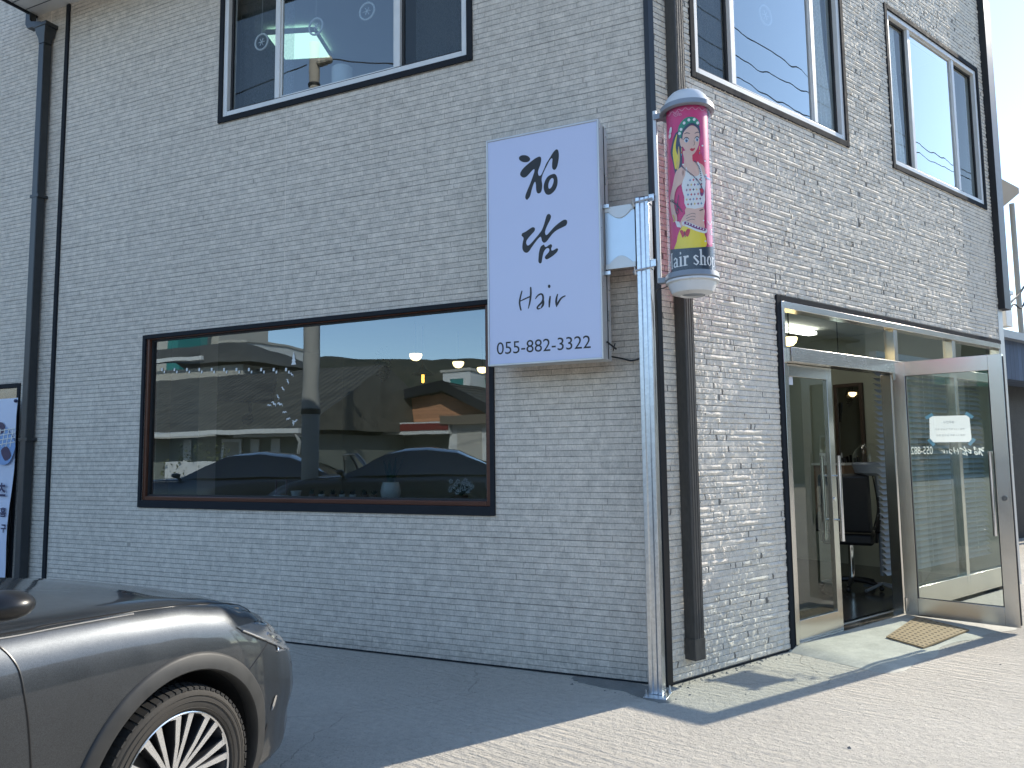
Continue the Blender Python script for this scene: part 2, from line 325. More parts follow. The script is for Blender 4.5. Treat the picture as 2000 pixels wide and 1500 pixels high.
M['chrome'] = brushed('polished_chrome', (0.72, 0.72, 0.72), 0.08)
M['galv'] = brushed('galvanised_steel', (0.60, 0.63, 0.66), 0.30, spangle=True)
M['galv2'] = simple('galvanised_plate', (0.52, 0.60, 0.68), 0.35, 0.75, 0.10, 5)
M['signface'] = simple('white_sign_acrylic', (0.57, 0.62, 0.82), 0.22, 0.0, 0.015, 2)
M['alu'] = simple('pale_aluminium', (0.60, 0.61, 0.61), 0.38, 0.35, 0.06, 6, streak=(1, 1, 0.2))
M['ink'] = simple('dark_sign_ink', (0.018, 0.020, 0.024), 0.5, 0.0, 0.05)
M['glass_side'] = glass('side_sash_glass', (0.72, 0.78, 0.80), 0.015, 0.8, wave=0.004)
M['glass_shop'] = glass('shop_glass', (0.50, 0.56, 0.56), 0.07, 2.8, wave=0.004, refl=(0.74, 0.88, 1.0))
M['glass_up'] = glass('upper_glass', (0.62, 0.70, 0.72), 0.06, 2.6, wave=0.006)
M['glass_right'] = glass('right_upper_glass', (0.50, 0.58, 0.62), 0.11, 3.0, wave=0.008)
M['glass_door'] = glass('door_glass', (0.78, 0.86, 0.82), 0.015, 1.25, wave=0.003)
M['acryl'] = glass('clear_acrylic', (0.97, 0.97, 0.97), 0.0, 0.6, rough=0.07)
M['blind'] = simple('grey_blind_slat', (0.42, 0.435, 0.455), 0.55, 0.0, 0.06)
M['leather'] = simple('black_leatherette', (0.014, 0.015, 0.018), 0.42, 0.0, 0.2, 40, 0.001)
M['blackpl'] = simple('black_plastic', (0.012, 0.012, 0.013), 0.35)
M['white'] = simple('white_enamel', (0.78, 0.78, 0.77), 0.25, 0.0, 0.04, 8)
M['whitepl'] = simple('white_translucent_plastic', (0.70, 0.71, 0.72), 0.30, 0.0, 0.04, 8)
M['greypl'] = simple('grey_cast_ring', (0.26, 0.29, 0.33), 0.4, 0.2, 0.08, 12)
M['paper'] = simple('white_paper', (0.72, 0.74, 0.80), 0.7, 0.0, 0.03, 8)
M['faint'] = simple('faint_print', (0.46, 0.48, 0.54), 0.7)
M['tape'] = simple('pale_blue_tape', (0.42, 0.62, 0.74), 0.5)
M['lettering'] = simple('white_vinyl_lettering', (0.70, 0.72, 0.70), 0.5)
M['tactile'] = simple('tan_plastic_mat', (0.34, 0.235, 0.125), 0.6, 0.0, 0.12, 20)
M['tacdark'] = simple('tan_mat_hole', (0.07, 0.045, 0.022), 0.7)
M['paint'] = car_paint()
M['lip'] = simple('grey_arch_moulding', (0.045, 0.045, 0.044), 0.5, 0.2, 0.15, 14, spec=0.3)
M['tyre'] = simple('tyre_rubber', (0.040, 0.036, 0.031), 0.85, 0.0, 0.25, 30, 0.001)
M['tread'] = simple('tyre_tread_rubber', (0.022, 0.021, 0.020), 0.8, 0.0, 0.2, 30)
M['rimface'] = simple('machined_alloy', (0.80, 0.80, 0.80), 0.22, 0.9, 0.05, 40)
M['rimdark'] = simple('dark_grey_alloy', (0.045, 0.046, 0.05), 0.35, 0.5, 0.1)
M['carglass'] = simple('dark_car_glass', (0.012, 0.014, 0.016), 0.04, 0.0, 0.1, 2, coat=1.0)
M['liner'] = simple('wheel_arch_liner', (0.008, 0.008, 0.008), 0.9)
M['lamp'] = simple('smoked_headlight_lens', (0.13, 0.14, 0.15), 0.05, 0.1, 0.2, 12, coat=1.0)
M['roof'] = tiled_roof('dark_roof_tile', (0.105, 0.096, 0.072))
M['gable'] = planks('reddish_wood_siding', (0.56, 0.27, 0.14), 0.14)
M['plaster'] = simple('white_plaster', (0.62, 0.61, 0.57), 0.8, 0.0, 0.06, 3)
M['plaster2'] = simple('beige_plaster', (0.44, 0.41, 0.35), 0.8, 0.0, 0.08, 3)
M['dimwall'] = simple('dull_green_grey_wall', (0.16, 0.17, 0.145), 0.8, 0.0, 0.1, 3)
M['conc_pole'] = simple('concrete_pole', (0.36, 0.34, 0.30), 0.85, 0.0, 0.12, 8)
M['teal'] = simple('teal_mesh_cladding', (0.03, 0.20, 0.18), 0.6)
M['redsign'] = simple('dark_red_signboard', (0.17, 0.025, 0.02), 0.5)
M['wire'] = simple('black_cable', (0.012, 0.012, 0.012), 0.6)
M['bluemetal'] = planks('blue_corrugated_metal', (0.065, 0.10, 0.165), 0.16, dirz=False, dark=0.5)
M['tan'] = simple('tan_eave_boards', (0.15, 0.12, 0.085), 0.7)
M['leaf'] = foliage('snake_plant_green', (0.045, 0.085, 0.04))
M['leaf2'] = foliage('succulent_green', (0.06, 0.09, 0.05))
M['shrub'] = foliage('shrub_green', (0.075, 0.085, 0.03))
M['bark'] = simple('shrub_bark', (0.09, 0.07, 0.05), 0.9)
M['terra'] = simple('terracotta_pot', (0.30, 0.20, 0.14), 0.7)
M['curtain'] = lace('grey_lace_curtain', (0.90, 0.88, 0.84), 0.95)
M['curtain2'] = lace('dim_sheer_curtain', (0.25, 0.26, 0.27), 0.35)
M['warm'] = emis('warm_pendant_glow', (1.0, 0.72, 0.36), 3.2)
M['orange'] = emis('orange_bulb_glow', (1.0, 0.42, 0.06), 4.0)
M['cool'] = emis('white_globe_glow', (0.86, 1.0, 0.93), 2.2)
M['led'] = emis('ceiling_panel_glow', (0.66, 1.0, 0.82), 0.75)
M['mirror'] = simple('mirror_silver', (0.80, 0.82, 0.80), 0.02, 1.0, 0.0)
M['tube'] = emis('ceiling_light_glow', (1.0, 0.97, 0.88), 5.0)
M['dkwood'] = simple('dark_walnut', (0.06, 0.04, 0.028), 0.5, 0.0, 0.2, 12)
M['hill'] = hill_mat()
M['banner'] = simple('white_banner_fabric', (0.60, 0.66, 0.80), 0.6, 0.0, 0.03, 6)
M['bblue'] = simple('banner_sky_blue', (0.22, 0.36, 0.62), 0.6)
M['bnavy'] = simple('banner_navy', (0.03, 0.035, 0.10), 0.6)
M['bplum'] = simple('banner_plum', (0.06, 0.04, 0.09), 0.6)
M['asphalt'] = simple('asphalt', (0.055, 0.055, 0.053), 0.9, 0.0, 0.2, 40, 0.004)
def flat(name, col, rough=0.35): return simple(name, col, rough, 0, 0.03, 20)
ART = {'magenta': (0.68, 0.02, 0.17), 'rose': (0.66, 0.01, 0.06), 'pinkband': (0.74, 0.22, 0.36), 'skin': (0.78, 0.50, 0.40), 'line': (0.03, 0.03, 0.05), 'navy': (0.030, 0.040, 0.085),
       'green': (0.015, 0.24, 0.14), 'white': (0.80, 0.80, 0.80), 'yellow': (0.90, 0.70, 0.04), 'red': (0.55, 0.02, 0.04), 'purple': (0.20, 0.02, 0.16), 'blue': (0.10, 0.25, 0.45), 'gold': (0.70, 0.50, 0.12), 'dark': (0.035, 0.05, 0.075)}
ARTM = {k: flat('print_' + k, v) for k, v in ART.items()}

# ------------------------------------------------------------------ mesh builder
class MB:
    def __init__(s): s.v = []; s.f = []; s.s = []; s.m = []
    def add(s, vs, fs, smooth=False, mi=0):
        o = len(s.v); s.v += [Vector(p) for p in vs]
        for f in fs: s.f.append([i + o for i in f]); s.s.append(smooth); s.m.append(mi)
        return s
    def box(s, x0, x1, y0, y1, z0, z1, mi=0):
        x0, x1 = min(x0, x1), max(x0, x1); y0, y1 = min(y0, y1), max(y0, y1); z0, z1 = min(z0, z1), max(z0, z1)
        return s.add([(x0, y0, z0), (x1, y0, z0), (x1, y1, z0), (x0, y1, z0), (x0, y0, z1), (x1, y0, z1), (x1, y1, z1), (x0, y1, z1)],
                     [(0, 3, 2, 1), (4, 5, 6, 7), (0, 1, 5, 4), (1, 2, 6, 5), (2, 3, 7, 6), (3, 0, 4, 7)], mi=mi)
    def ring(s, x0, x1, z0, z1, w, y0, y1):
        s.box(x0, x0 + w, y0, y1, z0, z1); s.box(x1 - w, x1, y0, y1, z0, z1)
        s.box(x0 + w, x1 - w, y0, y1, z0, z0 + w); s.box(x0 + w, x1 - w, y0, y1, z1 - w, z1); return s
    def quad(s, a, b, c, d, mi=0): return s.add([a, b, c, d], [(0, 1, 2, 3)], mi=mi)
    def prism(s, poly, fn, d0, d1, mi=0):
        """poly: 2D outline, fn(u,v,d)->point, extruded from d0 to d1"""
        n = len(poly); tris = tessellate_polygon([[Vector((p[0], p[1], 0)) for p in poly]])
        area = sum(poly[i][0] * poly[(i + 1) % n][1] - poly[(i + 1) % n][0] * poly[i][1] for i in range(n))
        vs = [fn(p[0], p[1], d0) for p in poly] + [fn(p[0], p[1], d1) for p in poly]
        fs = [tuple(t) for t in tris] + [tuple(i + n for i in reversed(t)) for t in tris] + [(i, (i + 1) % n, (i + 1) % n + n, i + n) for i in range(n)]
        return s.add(vs, fs, mi=mi)
    def tube(s, pts, r, n=10, cap=True, mi=0):
        pts = [Vector(p) for p in pts]; rs = r if isinstance(r, (list, tuple)) else [r] * len(pts)
        vs = []; fs = []; prev = None
        for i, p in enumerate(pts):
            t = (pts[min(i + 1, len(pts) - 1)] - pts[max(i - 1, 0)]).normalized()
            a = prev if prev is not None else (Vector((0, 0, 1)) if abs(t.z) < 0.9 else Vector((1, 0, 0)))
            a = (a - t * a.dot(t)).normalized(); prev = a; b = t.cross(a)
            for k in range(n):
                q = 2 * math.pi * k / n; vs.append(p + (a * math.cos(q) + b * math.sin(q)) * rs[i])
        for i in range(len(pts) - 1):
            for k in range(n):
                fs.append((i * n + k, i * n + (k + 1) % n, (i + 1) * n + (k + 1) % n, (i + 1) * n + k))
        s.add(vs, fs, True, mi)
        if cap: s.add(vs[:n], [tuple(reversed(range(n)))], False, mi); s.add(vs[-n:], [tuple(range(n))], False, mi)
        return s
    def lathe(s, prof, c=(0, 0, 0), axis='z', n=32, mi=0, a0=0, a1=360, smooth=True):
        full = abs(a1 - a0) >= 360; k = n if full else n + 1; vs = []
        for (r, h) in prof:
            for i in range(k):
                q = R(a0 + (a1 - a0) * i / n)
                if axis == 'z': p = (r * math.cos(q), r * math.sin(q), h)
                elif axis == 'y': p = (r * math.cos(q), h, r * math.sin(q))
                else: p = (h, r * math.cos(q), r * math.sin(q))
                vs.append((p[0] + c[0], p[1] + c[1], p[2] + c[2]))
        fs = []
        for j in range(len(prof) - 1):
            for i in range(n):
                i2 = (i + 1) % k if full else i + 1
                fs.append((j * k + i, j * k + i2, (j + 1) * k + i2, (j + 1) * k + i))
        return s.add(vs, fs, smooth, mi)
    def sphere(s, c, r, n=16, m=10, sc=(1, 1, 1), zmin=-1, zmax=1, mi=0):
        prof = []
        for i in range(m + 1):
            t = math.asin(zmin) + (math.asin(zmax) - math.asin(zmin)) * i / m; prof.append((r * math.cos(t), r * math.sin(t)))
        o = len(s.v); s.lathe(prof, (0, 0, 0), 'z', n, mi)
        for i in range(o, len(s.v)): p = s.v[i]; s.v[i] = Vector((p.x * sc[0] + c[0], p.y * sc[1] + c[1], p.z * sc[2] + c[2]))
        return s
    def xf(s, mtx, start=0):
        for i in range(start, len(s.v)): s.v[i] = mtx @ s.v[i]
        return s
    def merge(s, o):
        return_o = len(s.v); s.v += [p.copy() for p in o.v]; s.f += [[i + return_o for i in f] for f in o.f]; s.s += o.s; s.m += o.m; return s

WORLD = {}
def link(mb, name, mats, bev=0, sharp=40):
    me = bpy.data.meshes.new(name); me.from_pydata([tuple(p) for p in mb.v], [], mb.f)
    for k in (mats if isinstance(mats, (list, tuple)) else [mats]): me.materials.append(M[k] if isinstance(k, str) else k)
    me.polygons.foreach_set('use_smooth', mb.s); me.polygons.foreach_set('material_index', mb.m); me.update()
    bm = bmesh.new(); bm.from_mesh(me); bmesh.ops.remove_doubles(bm, verts=bm.verts, dist=1e-5)
    if any(mb.s) or True: bmesh.ops.recalc_face_normals(bm, faces=bm.faces)
    bm.to_mesh(me); bm.free()
    me.set_sharp_from_angle(angle=R(sharp))
    o = bpy.data.objects.new(name, me); COL.objects.link(o)
    if bev:
        b = o.modifiers.new('edge', 'BEVEL'); b.width = bev; b.segments = 2; b.limit_method = 'ANGLE'; b.angle_limit = R(50)
    return o
def place(o, Mw, parent=None):
    if parent is not None:
        o.parent = parent; o.matrix_parent_inverse = WORLD[parent.name].inverted()
    o.matrix_basis = Mw; WORLD[o.name] = Mw; return o
def tag(o, label=None, cat=None, group=None, kind=None):
    for k, v in (('label', label), ('category', cat), ('group', group), ('kind', kind)):
        if v: o[k] = v
    return o
def thing(name, label, cat, frame=FW, base=(0, 0, 0), group=None):
    o = bpy.data.objects.new(name, None); COL.objects.link(o); o.empty_display_size = 0.2
    place(o, frame @ Matrix.Translation(base)); return tag(o, label, cat, group)
def part(parent, name, mb, mats, frame=FW, bev=0, label=None, sharp=40, base=None):
    o = link(mb, name, mats, bev, sharp); 
    if base is not None:
        o.data.transform(Matrix.Translation(-Vector(base))); frame = frame @ Matrix.Translation(base)
    place(o, frame, parent); return tag(o, label)
def solo(name, label, cat, mb, mats, frame=FW, base=(0, 0, 0), group=None, kind=None, bev=0, sharp=40):
    o = link(mb, name, mats, bev, sharp); o.data.transform(Matrix.Translation(-Vector(base)))
    place(o, frame @ Matrix.Translation(base)); return tag(o, label, cat, group, kind)
def structure(name, mb, mats, frame=FW):
    o = link(mb, name, mats); place(o, frame); o['kind'] = 'structure'; return o
def copy_tree(o, shift, label=None, parent=None, root=True):
    c = o.copy(); COL.objects.link(c)
    if root: c.matrix_basis = shift @ WORLD[o.name]; WORLD[c.name] = c.matrix_basis
    else: c.parent = parent
    if root and label: c['label'] = label
    for ch in list(o.children): copy_tree(ch, shift, None, c, False)
    return c

def smooth_poly(pts, k=4):
    out = []; n = len(pts)
    for i in range(n):
        p0, p1, p2, p3 = (Vector((*pts[(i + j - 1) % n], 0)) for j in range(4))
        for q in range(k):
            t = q / k
            v = 0.5 * ((2 * p1) + (p2 - p0) * t + (2 * p0 - 5 * p1 + 4 * p2 - p3) * t * t + (3 * p1 - p0 - 3 * p2 + p3) * t ** 3)
            out.append((v.x, v.y))
    return out
def spline(pts, k=6):
    out = []; n = len(pts); P = [Vector(p) for p in pts]
    for i in range(n - 1):
        p0, p1, p2, p3 = P[max(i - 1, 0)], P[i], P[i + 1], P[min(i + 2, n - 1)]
        for q in range(k):
            t = q / k; out.append(0.5 * ((2 * p1) + (p2 - p0) * t + (2 * p0 - 5 * p1 + 4 * p2 - p3) * t * t + (3 * p1 - p0 - 3 * p2 + p3) * t ** 3))
    out.append(P[-1]); return out
def stroke(pts, ws, k=6):
    """brush stroke outline: centre points and widths"""
    C3 = spline([(p[0], p[1], w) for p, w in zip(pts, ws)], k); L, Rr = [], []
    for i, p in enumerate(C3):
        t = (C3[min(i + 1, len(C3) - 1)] - C3[max(i - 1, 0)]); t = Vector((t.x, t.y, 0)).normalized(); n = Vector((-t.y, t.x, 0))
        L.append((p.x + n.x * p.z / 2, p.y + n.y * p.z / 2)); Rr.append((p.x - n.x * p.z / 2, p.y - n.y * p.z / 2))
    def cap(p, t, w):
        n = Vector((-t.y, t.x, 0)); return [(p.x + (n.x * math.cos(a) + t.x * math.sin(a)) * w / 2, p.y + (n.y * math.cos(a) + t.y * math.sin(a)) * w / 2) for a in (R(30), R(60), R(90), R(120), R(150))]
    t1 = C3[-1] - C3[-2]; t1 = Vector((t1.x, t1.y, 0)).normalized(); t0 = C3[0] - C3[1]; t0 = Vector((t0.x, t0.y, 0)).normalized()
    return L + cap(C3[-1], t1, C3[-1].z) + Rr[::-1] + cap(C3[0], t0, C3[0].z)
def flatpoly(mb, loops, fn, mi=0, off=0.0):
    """fill a 2D outline (with optional holes) and map it through fn(u,v,off)"""
    if not isinstance(loops[0][0], (tuple, list)): loops = [loops]
    tri = tessellate_polygon([[Vector((p[0], p[1], 0)) for p in l] for l in loops]); allp = [p for l in loops for p in l]
    return mb.add([fn(p[0], p[1], off) for p in allp], [tuple(t) for t in tri], mi=mi)
def text_mesh(s, bold=0.0):
    cu = bpy.data.curves.new('text', 'FONT'); cu.body = s; cu.offset = bold; cu.resolution_u = 4
    o = bpy.data.objects.new('text', cu); COL.objects.link(o)
    me = o.evaluated_get(bpy.context.evaluated_depsgraph_get()).to_mesh()
    vs = [(v.co.x, v.co.y) for v in me.vertices]; fs = [tuple(p.vertices) for p in me.polygons]
    o.evaluated_get(bpy.context.evaluated_depsgraph_get()).to_mesh_clear()
    bpy.data.objects.remove(o); bpy.data.curves.remove(cu)
    x0 = min(v[0] for v in vs); x1 = max(v[0] for v in vs); y0 = min(v[1] for v in vs); y1 = max(v[1] for v in vs)
    return [((v[0] - x0) / (x1 - x0), (v[1] - y0) / (y1 - y0)) for v in vs], fs, (x1 - x0) / (y1 - y0)
def put_text(mb, s, fn, u0, u1, v0, v1, bold=0.0, mi=0):
    vs, fs, asp = text_mesh(s, bold)
    return mb.add([fn(u0 + (u1 - u0) * a, v0 + (v1 - v0) * b) for a, b in vs], fs, mi=mi)
def cells(xs, zs, holes):
    for i in range(len(xs) - 1):
        for j in range(len(zs) - 1):
            cx, cz = (xs[i] + xs[i + 1]) / 2, (zs[j] + zs[j + 1]) / 2
            if not any(h[0] < cx < h[1] and h[2] < cz < h[3] for h in holes): yield xs[i], xs[i + 1], zs[j], zs[j + 1]
def translucent(name, col, f=0.5):
    mm, nt, b = mat(name); b.inputs['Base Color'].default_value = col + (1,); b.inputs['Roughness'].default_value = 0.7
    t = nd(nt, 'ShaderNodeBsdfTranslucent'); t.inputs[0].default_value = col + (1,)
    mx = nd(nt, 'ShaderNodeMixShader'); mx.inputs[0].default_value = f; nt.links.new(b.outputs[0], mx.inputs[1]); nt.links.new(t.outputs[0], mx.inputs[2]); nt.links.new(mx.outputs[0], nt.nodes['Material Output'].inputs[0]); return mm
M['paper_thin'] = translucent('thin_notice_paper', (0.66, 0.68, 0.74), 0.6)
M['tape'] = translucent('pale_blue_tape', (0.35, 0.55, 0.68), 0.5)
M['lettering_thin'] = translucent('white_vinyl', (0.72, 0.74, 0.74), 0.5)
def brick_relief(x0, x1, z0, z1, holes, seed=1):
    """real split-face relief: courses of bricks of random length, chiselled column by column"""
    rnd = random.Random(seed); mb = MB(); H = 0.0413; V, Fc, Mi = mb.v, mb.f, mb.m
    nrow = int((z1 - z0) / H)
    for r in range(nrow):
        za = z0 + r * H; zb = za + H
        hs = sorted((h[0], h[1]) for h in holes if h[2] < zb - 0.006 and h[3] > za + 0.006)
        spans = []; x = x0
        for a, b in hs:
            if a > x: spans.append((x, a))
            x = max(x, b)
        if x < x1: spans.append((x, x1))
        seam = (r % 11 == 0)
        g0 = 0.0050 if seam else (0.0034 if rnd.random() < 0.75 else 0.0014)
        lv = (za, za + g0, za + 0.010, za + 0.021, za + 0.031, zb - 0.0048)
        for sa, sb in spans:
            x = sa; xs = []; dep = []; lns = []
            while x < sb - 1e-4:
                L = rnd.choice((0.09, 0.13, 0.18, 0.24, 0.30)) * rnd.uniform(0.85, 1.15); e = min(sb, x + L)
                if sb - e < 0.04: e = sb
                kind = rnd.random(); base = rnd.uniform(0.0028, 0.0052); step = (0.0095 + 0.006 * min(1, max(0, x / 4))) * rnd.uniform(0.75, 1.5); lean = rnd.uniform(-1, 1) * 0.0034
                n = max(2, int((e - x) / step)); joint = 0.0014
                xs += [x, x + joint]; dep += [(0, 0, 0, 0, 0, 0), None]; lns += [0, 0]
                wedge = kind < 0.17; smooth_ = kind > 0.85; pk = rnd.uniform(0.3, 0.62)
                for i in range(n + 1):
                    t = i / n
                    if 0 < i < n: xs.append(x + joint + (e - x - 2 * joint) * (t + rnd.uniform(-0.36, 0.36) / n))
                    elif i == n: xs.append(e - joint)
                    else: xs[-1] = x + joint
                    if wedge:
                        w = (0.0066 + rnd.uniform(-0.0012, 0.0012)) * min(1, 3.5 * t + .25, 3.5 * (1 - t) + .25) * (1 + .25 * math.sin(t * 9 + pk * 20)); d = (0, base * .55 + rnd.uniform(-.0006, .0006), base * .7 + rnd.uniform(-.0007, .0007), base + w * .85 + rnd.uniform(-.0007, .0007), base + w * .35, base * .6)
                    else:
                        a = 0.0010 if smooth_ else 0.0036; c = rnd.gauss(0, a) * (0.4 if rnd.random() < 0.3 else 1)
                        d = (0, base * .8 + c * .7, base + c + rnd.gauss(0, a * .7), base + c * 1.15 + rnd.gauss(0, a * .7), base + c * .8 + rnd.gauss(0, a * .7), base * .95 + c * .8)
                    d = tuple(max(0.0, q) for q in d)
                    if i == 0: dep[-1] = d
                    else: dep.append(d); lns.append(0 if i == n else lean)
                x = e
            xs.append(sb); dep.append((0,) * 6); lns.append(0)
            o = len(V); nx = len(xs)
            for xx, d, ln_ in zip(xs, dep, lns):
                for l in range(6): V.append(Vector((xx + ln_ * (l - 3), -d[l], lv[l] + (rnd.uniform(-.003, .003) if ln_ and 1 < l < 5 else 0))))
                V.append(Vector((xx, 0.0, zb)))
            for i in range(nx - 1):
                for l in range(6):
                    a = o + i * 7 + l; Fc.append([a, a + 7, a + 8, a + 1])
                    Mi.append(1 if l == 0 or (not any(dep[i]) and (i * 7 + r * 13) % 11 < 4) else 0)
    mb.s = [False] * len(Fc)
    return mb
def wall(x0, x1, z0, z1, holes, y0, y1, back=True):
    """wall skin with openings and their reveals"""
    mb = MB(); xs = sorted({x0, x1} | {h[0] for h in holes} | {h[1] for h in holes}); zs = sorted({z0, z1} | {h[2] for h in holes} | {h[3] for h in holes})
    for a, b, c, d in cells(xs, zs, holes):
        mb.quad((a, y0, c), (b, y0, c), (b, y0, d), (a, y0, d))
        if back: mb.quad((a, y1, c), (a, y1, d), (b, y1, d), (b, y1, c))
    for a, b, c, d in holes:
        mb.quad((a, y0, c), (a, y1, c), (a, y1, d), (a, y0, d)); mb.quad((b, y0, c), (b, y0, d), (b, y1, d), (b, y1, c))
        mb.quad((a, y0, d), (a, y1, d), (b, y1, d), (b, y0, d)); mb.quad((a, y0, c), (b, y0, c), (b, y1, c), (a, y1, c))
    return mb
# ------------------------------------------------------------------ ground, hills, street
g = MB()
g.quad((-900, -900, 0), (900, -900, 0), (900, 900, 0), (-900, 900, 0))
structure('ground', g, 'concrete')
g = MB()
road = [LtoW(-60, -7.6), LtoW(2.2, -7.6), LtoW(14, -13.5), LtoW(14, -16.5), LtoW(1.2, -10.6), LtoW(-60, -10.6)]
g.add([(p.x, p.y, 0.004) for p in road], [tuple(range(6))]); structure('road', g, 'asphalt')
# wooded hills behind the street, seen in the windows
def hills(name, az0, az1, dist, hf, seed, depth=120):
    rnd = random.Random(seed); mb = MB(); n = 90; rows = 7; vs = []
    ph = [(rnd.uniform(2, 30), rnd.uniform(0, 6.28), rnd.uniform(0.2, 1)) for _ in range(9)]
    for j in range(rows):
        t = j / (rows - 1)
        for i in range(n):
            a = az0 + (az1 - az0) * i / (n - 1); q = R(a)
            w = sum(c / (f ** 0.7) * math.sin(f * q + p) for f, p, c in ph) * 0.7
            h = hf(a) * (1 + 0.25 * w)
            prof = math.sin(min(1, t * 1.15) * math.pi / 2) if t < 0.9 else 0.93
            d = dist + depth * t + rnd.uniform(-4, 4)
            vs.append((math.sin(q) * d, math.cos(q) * d, h * prof + rnd.uniform(-1.2, 1.2) * (t > 0.05) - (1 if t == 0 else 0)))
    fs = [(j * n + i, j * n + i + 1, (j + 1) * n + i + 1, (j + 1) * n + i) for j in range(rows - 1) for i in range(n - 1)]
    mb.add(vs, fs, True); structure(name, mb, 'hill')
hills('hills', -260, -60, 260, lambda a: 48 + 8 * math.sin(R((a + 120) * 2.4)), 3)
hills('hills', -62, 102, 420, lambda a: 20 + 10 * math.sin(R(a * 3)), 5)

# cement apron, dark patch at the post, all hand trowelled
def blob(pts, z, name, m_, frame=FR, k=5, jit=0.02, seed=1):
    rnd = random.Random(seed); P = smooth_poly(pts, k); P = [(p[0] + rnd.uniform(-jit, jit), p[1] + rnd.uniform(-jit, jit)) for p in P]
    c = (sum(p[0] for p in P) / len(P), sum(p[1] for p in P) / len(P)); n = len(P); mb = MB()
    vs = [(p[0], p[1], z) for p in P] + [(c[0] + (p[0] - c[0]) * 1.04, c[1] + (p[1] - c[1]) * 1.04, 0.0005) for p in P]
    mb.add(vs, [tuple(range(n))] + [(i, (i + 1) % n, (i + 1) % n + n, i + n) for i in range(n)], False); return structure(name, mb, m_, frame)
# ramp slab at the door
mb = MB(); nx, ny = 26, 14; rnd = random.Random(4); vs = []
for j in range(ny + 1):
    v = j / ny
    for i in range(nx + 1):
        u = i / nx; x = 1.36 + u * (3.55 - 1.36) + (0.10 * v * (1 if u > 0.5 else -0.4)); dmax = 0.74 + 0.05 * math.sin(u * 9) + 0.03 * math.sin(u * 23)
        y = -v * dmax + 0.12 * (1 - v); e = min(1, u / 0.05, (1 - u) / 0.04); z = 0.038 * (1 - v) ** 0.7 * max(0, e) ** 0.5 + 0.004 * max(0, min(e, (1 - v) * 4)) + rnd.uniform(-0.0015, 0.0015) + 0.001
        vs.append((x, y, z))
fs = [(j * (nx + 1) + i, j * (nx + 1) + i + 1, (j + 1) * (nx + 1) + i + 1, (j + 1) * (nx + 1) + i) for j in range(ny) for i in range(nx)]
mb.add(vs, fs, True); structure('entrance_apron', mb, 'cement', FR)
blob([(-0.62, -0.03), (-0.40, -0.02), (-0.12, -0.05), (0.03, -0.16), (0.06, -0.33), (-0.10, -0.30), (-0.26, -0.20), (-0.44, -0.17), (-0.6, -0.1)], 0.007, 'mortar_patch', 'mortar', FL, 5, 0.012, 2)
mb = MB(); rnd = random.Random(9)
for i in range(170):
    if i < 90: x, y = rnd.gauss(-0.28, 0.18), -abs(rnd.gauss(0.10, 0.09)) - 0.01; fr_ = FL
    elif i < 150: x, y = rnd.uniform(0.03, 1.4), -abs(rnd.gauss(0, 0.05)) - 0.01; fr_ = FR
    else: x, y = rnd.uniform(-2.5, 4), -rnd.uniform(0.2, 3); fr_ = FR
    r = rnd.uniform(0.003, 0.011); p = fr_ @ Vector((x, y, 0)); a = rnd.uniform(0, 6.28); c, s_ = math.cos(a) * r, math.sin(a) * r
    hh = r * rnd.uniform(0.5, 1.1)
    mb.add([(p.x + c, p.y + s_, 0), (p.x - s_, p.y + c, 0), (p.x - c * 1.6, p.y - s_, 0), (p.x + s_, p.y - c, 0), (p.x + c * .3, p.y, hh)], [(0, 1, 4), (1, 2, 4), (2, 3, 4), (3, 0, 4)])
o = structure('mortar_crumbs', mb, 'mortar'); o['kind'] = 'stuff'

# ------------------------------------------------------------------ the corner building
B = thing('shop_building', 'two-storey corner building clad in pale grey brick-pattern siding with dark trims', 'building', FW, tuple(K))
ZL, ZR = 7.0, 7.3
SHOPW = (-4.84, -1.26, 1.11, 2.65)
UPW = (-3.965, -1.42, 4.60, 5.98)
ENT = (1.43, 5.79, 0.0, 2.69)
W1 = (0.475, 2.62, 4.29, 5.90)
W2 = (3.515, 5.66, 4.29, 5.90)
BAND = (-8.9, -6.64, 0.02, 2.30)
part(B, 'left_facade', wall(-9.6, -0.001, 0, ZL, [SHOPW, UPW, BAND], 0, 0.14, False), 'siding', FL)
rfac = brick_relief(0.001, 5.93, 0.016, ZR, [ENT, W1, W2], 5)
for f_ in wall(0.001, 5.93, 0, ZR, [ENT, W1, W2], 0.0006, 0.14, False).f: pass
rw = wall(0.001, 5.93, 0, ZR, [ENT, W1, W2], 0.0006, 0.14, False); rw.m = [1] * len(rw.f); rfac.merge(rw)
part(B, 'right_facade', rfac, ['sidingface', 'sidinggap'], FR)
# rooms
P0, P1, P2 = LtoW(-0.25, 0.16), LtoW(-6.05, 0.16), RtoW(5.85, 0.16)
PB1, PB2 = LtoW(-6.05, 4.6), RtoW(5.85, 3.0)
C0 = K + (P0 - K) * 0.5 + (RtoW(0.25, 0.16) - K) * 0.5
def room(name, z0, z1, m_, floor_m, ceil_m):
    mb = MB()
    for a, b in ((P1, PB1), (PB1, PB2), (PB2, P2)): mb.quad((a.x, a.y, z0), (b.x, b.y, z0), (b.x, b.y, z1), (a.x, a.y, z1))
    part(B, name, mb, m_)
    poly = [C0, P1, PB1, PB2, P2]
    fl = MB(); fl.add([(p.x, p.y, z0) for p in poly], [tuple(range(5))]); part(B, 'floor', fl, floor_m)
    fl = MB(); fl.add([(p.x, p.y, z1) for p in poly], [tuple(range(5))]); part(B, 'ceiling', fl, ceil_m)
room('shop_room_wall', 0.03, 3.02, 'inwall', 'tilefloor', 'ceil')
room('upper_room_wall', 3.32, 6.3, 'inwall2', 'dkwood', 'ceil')
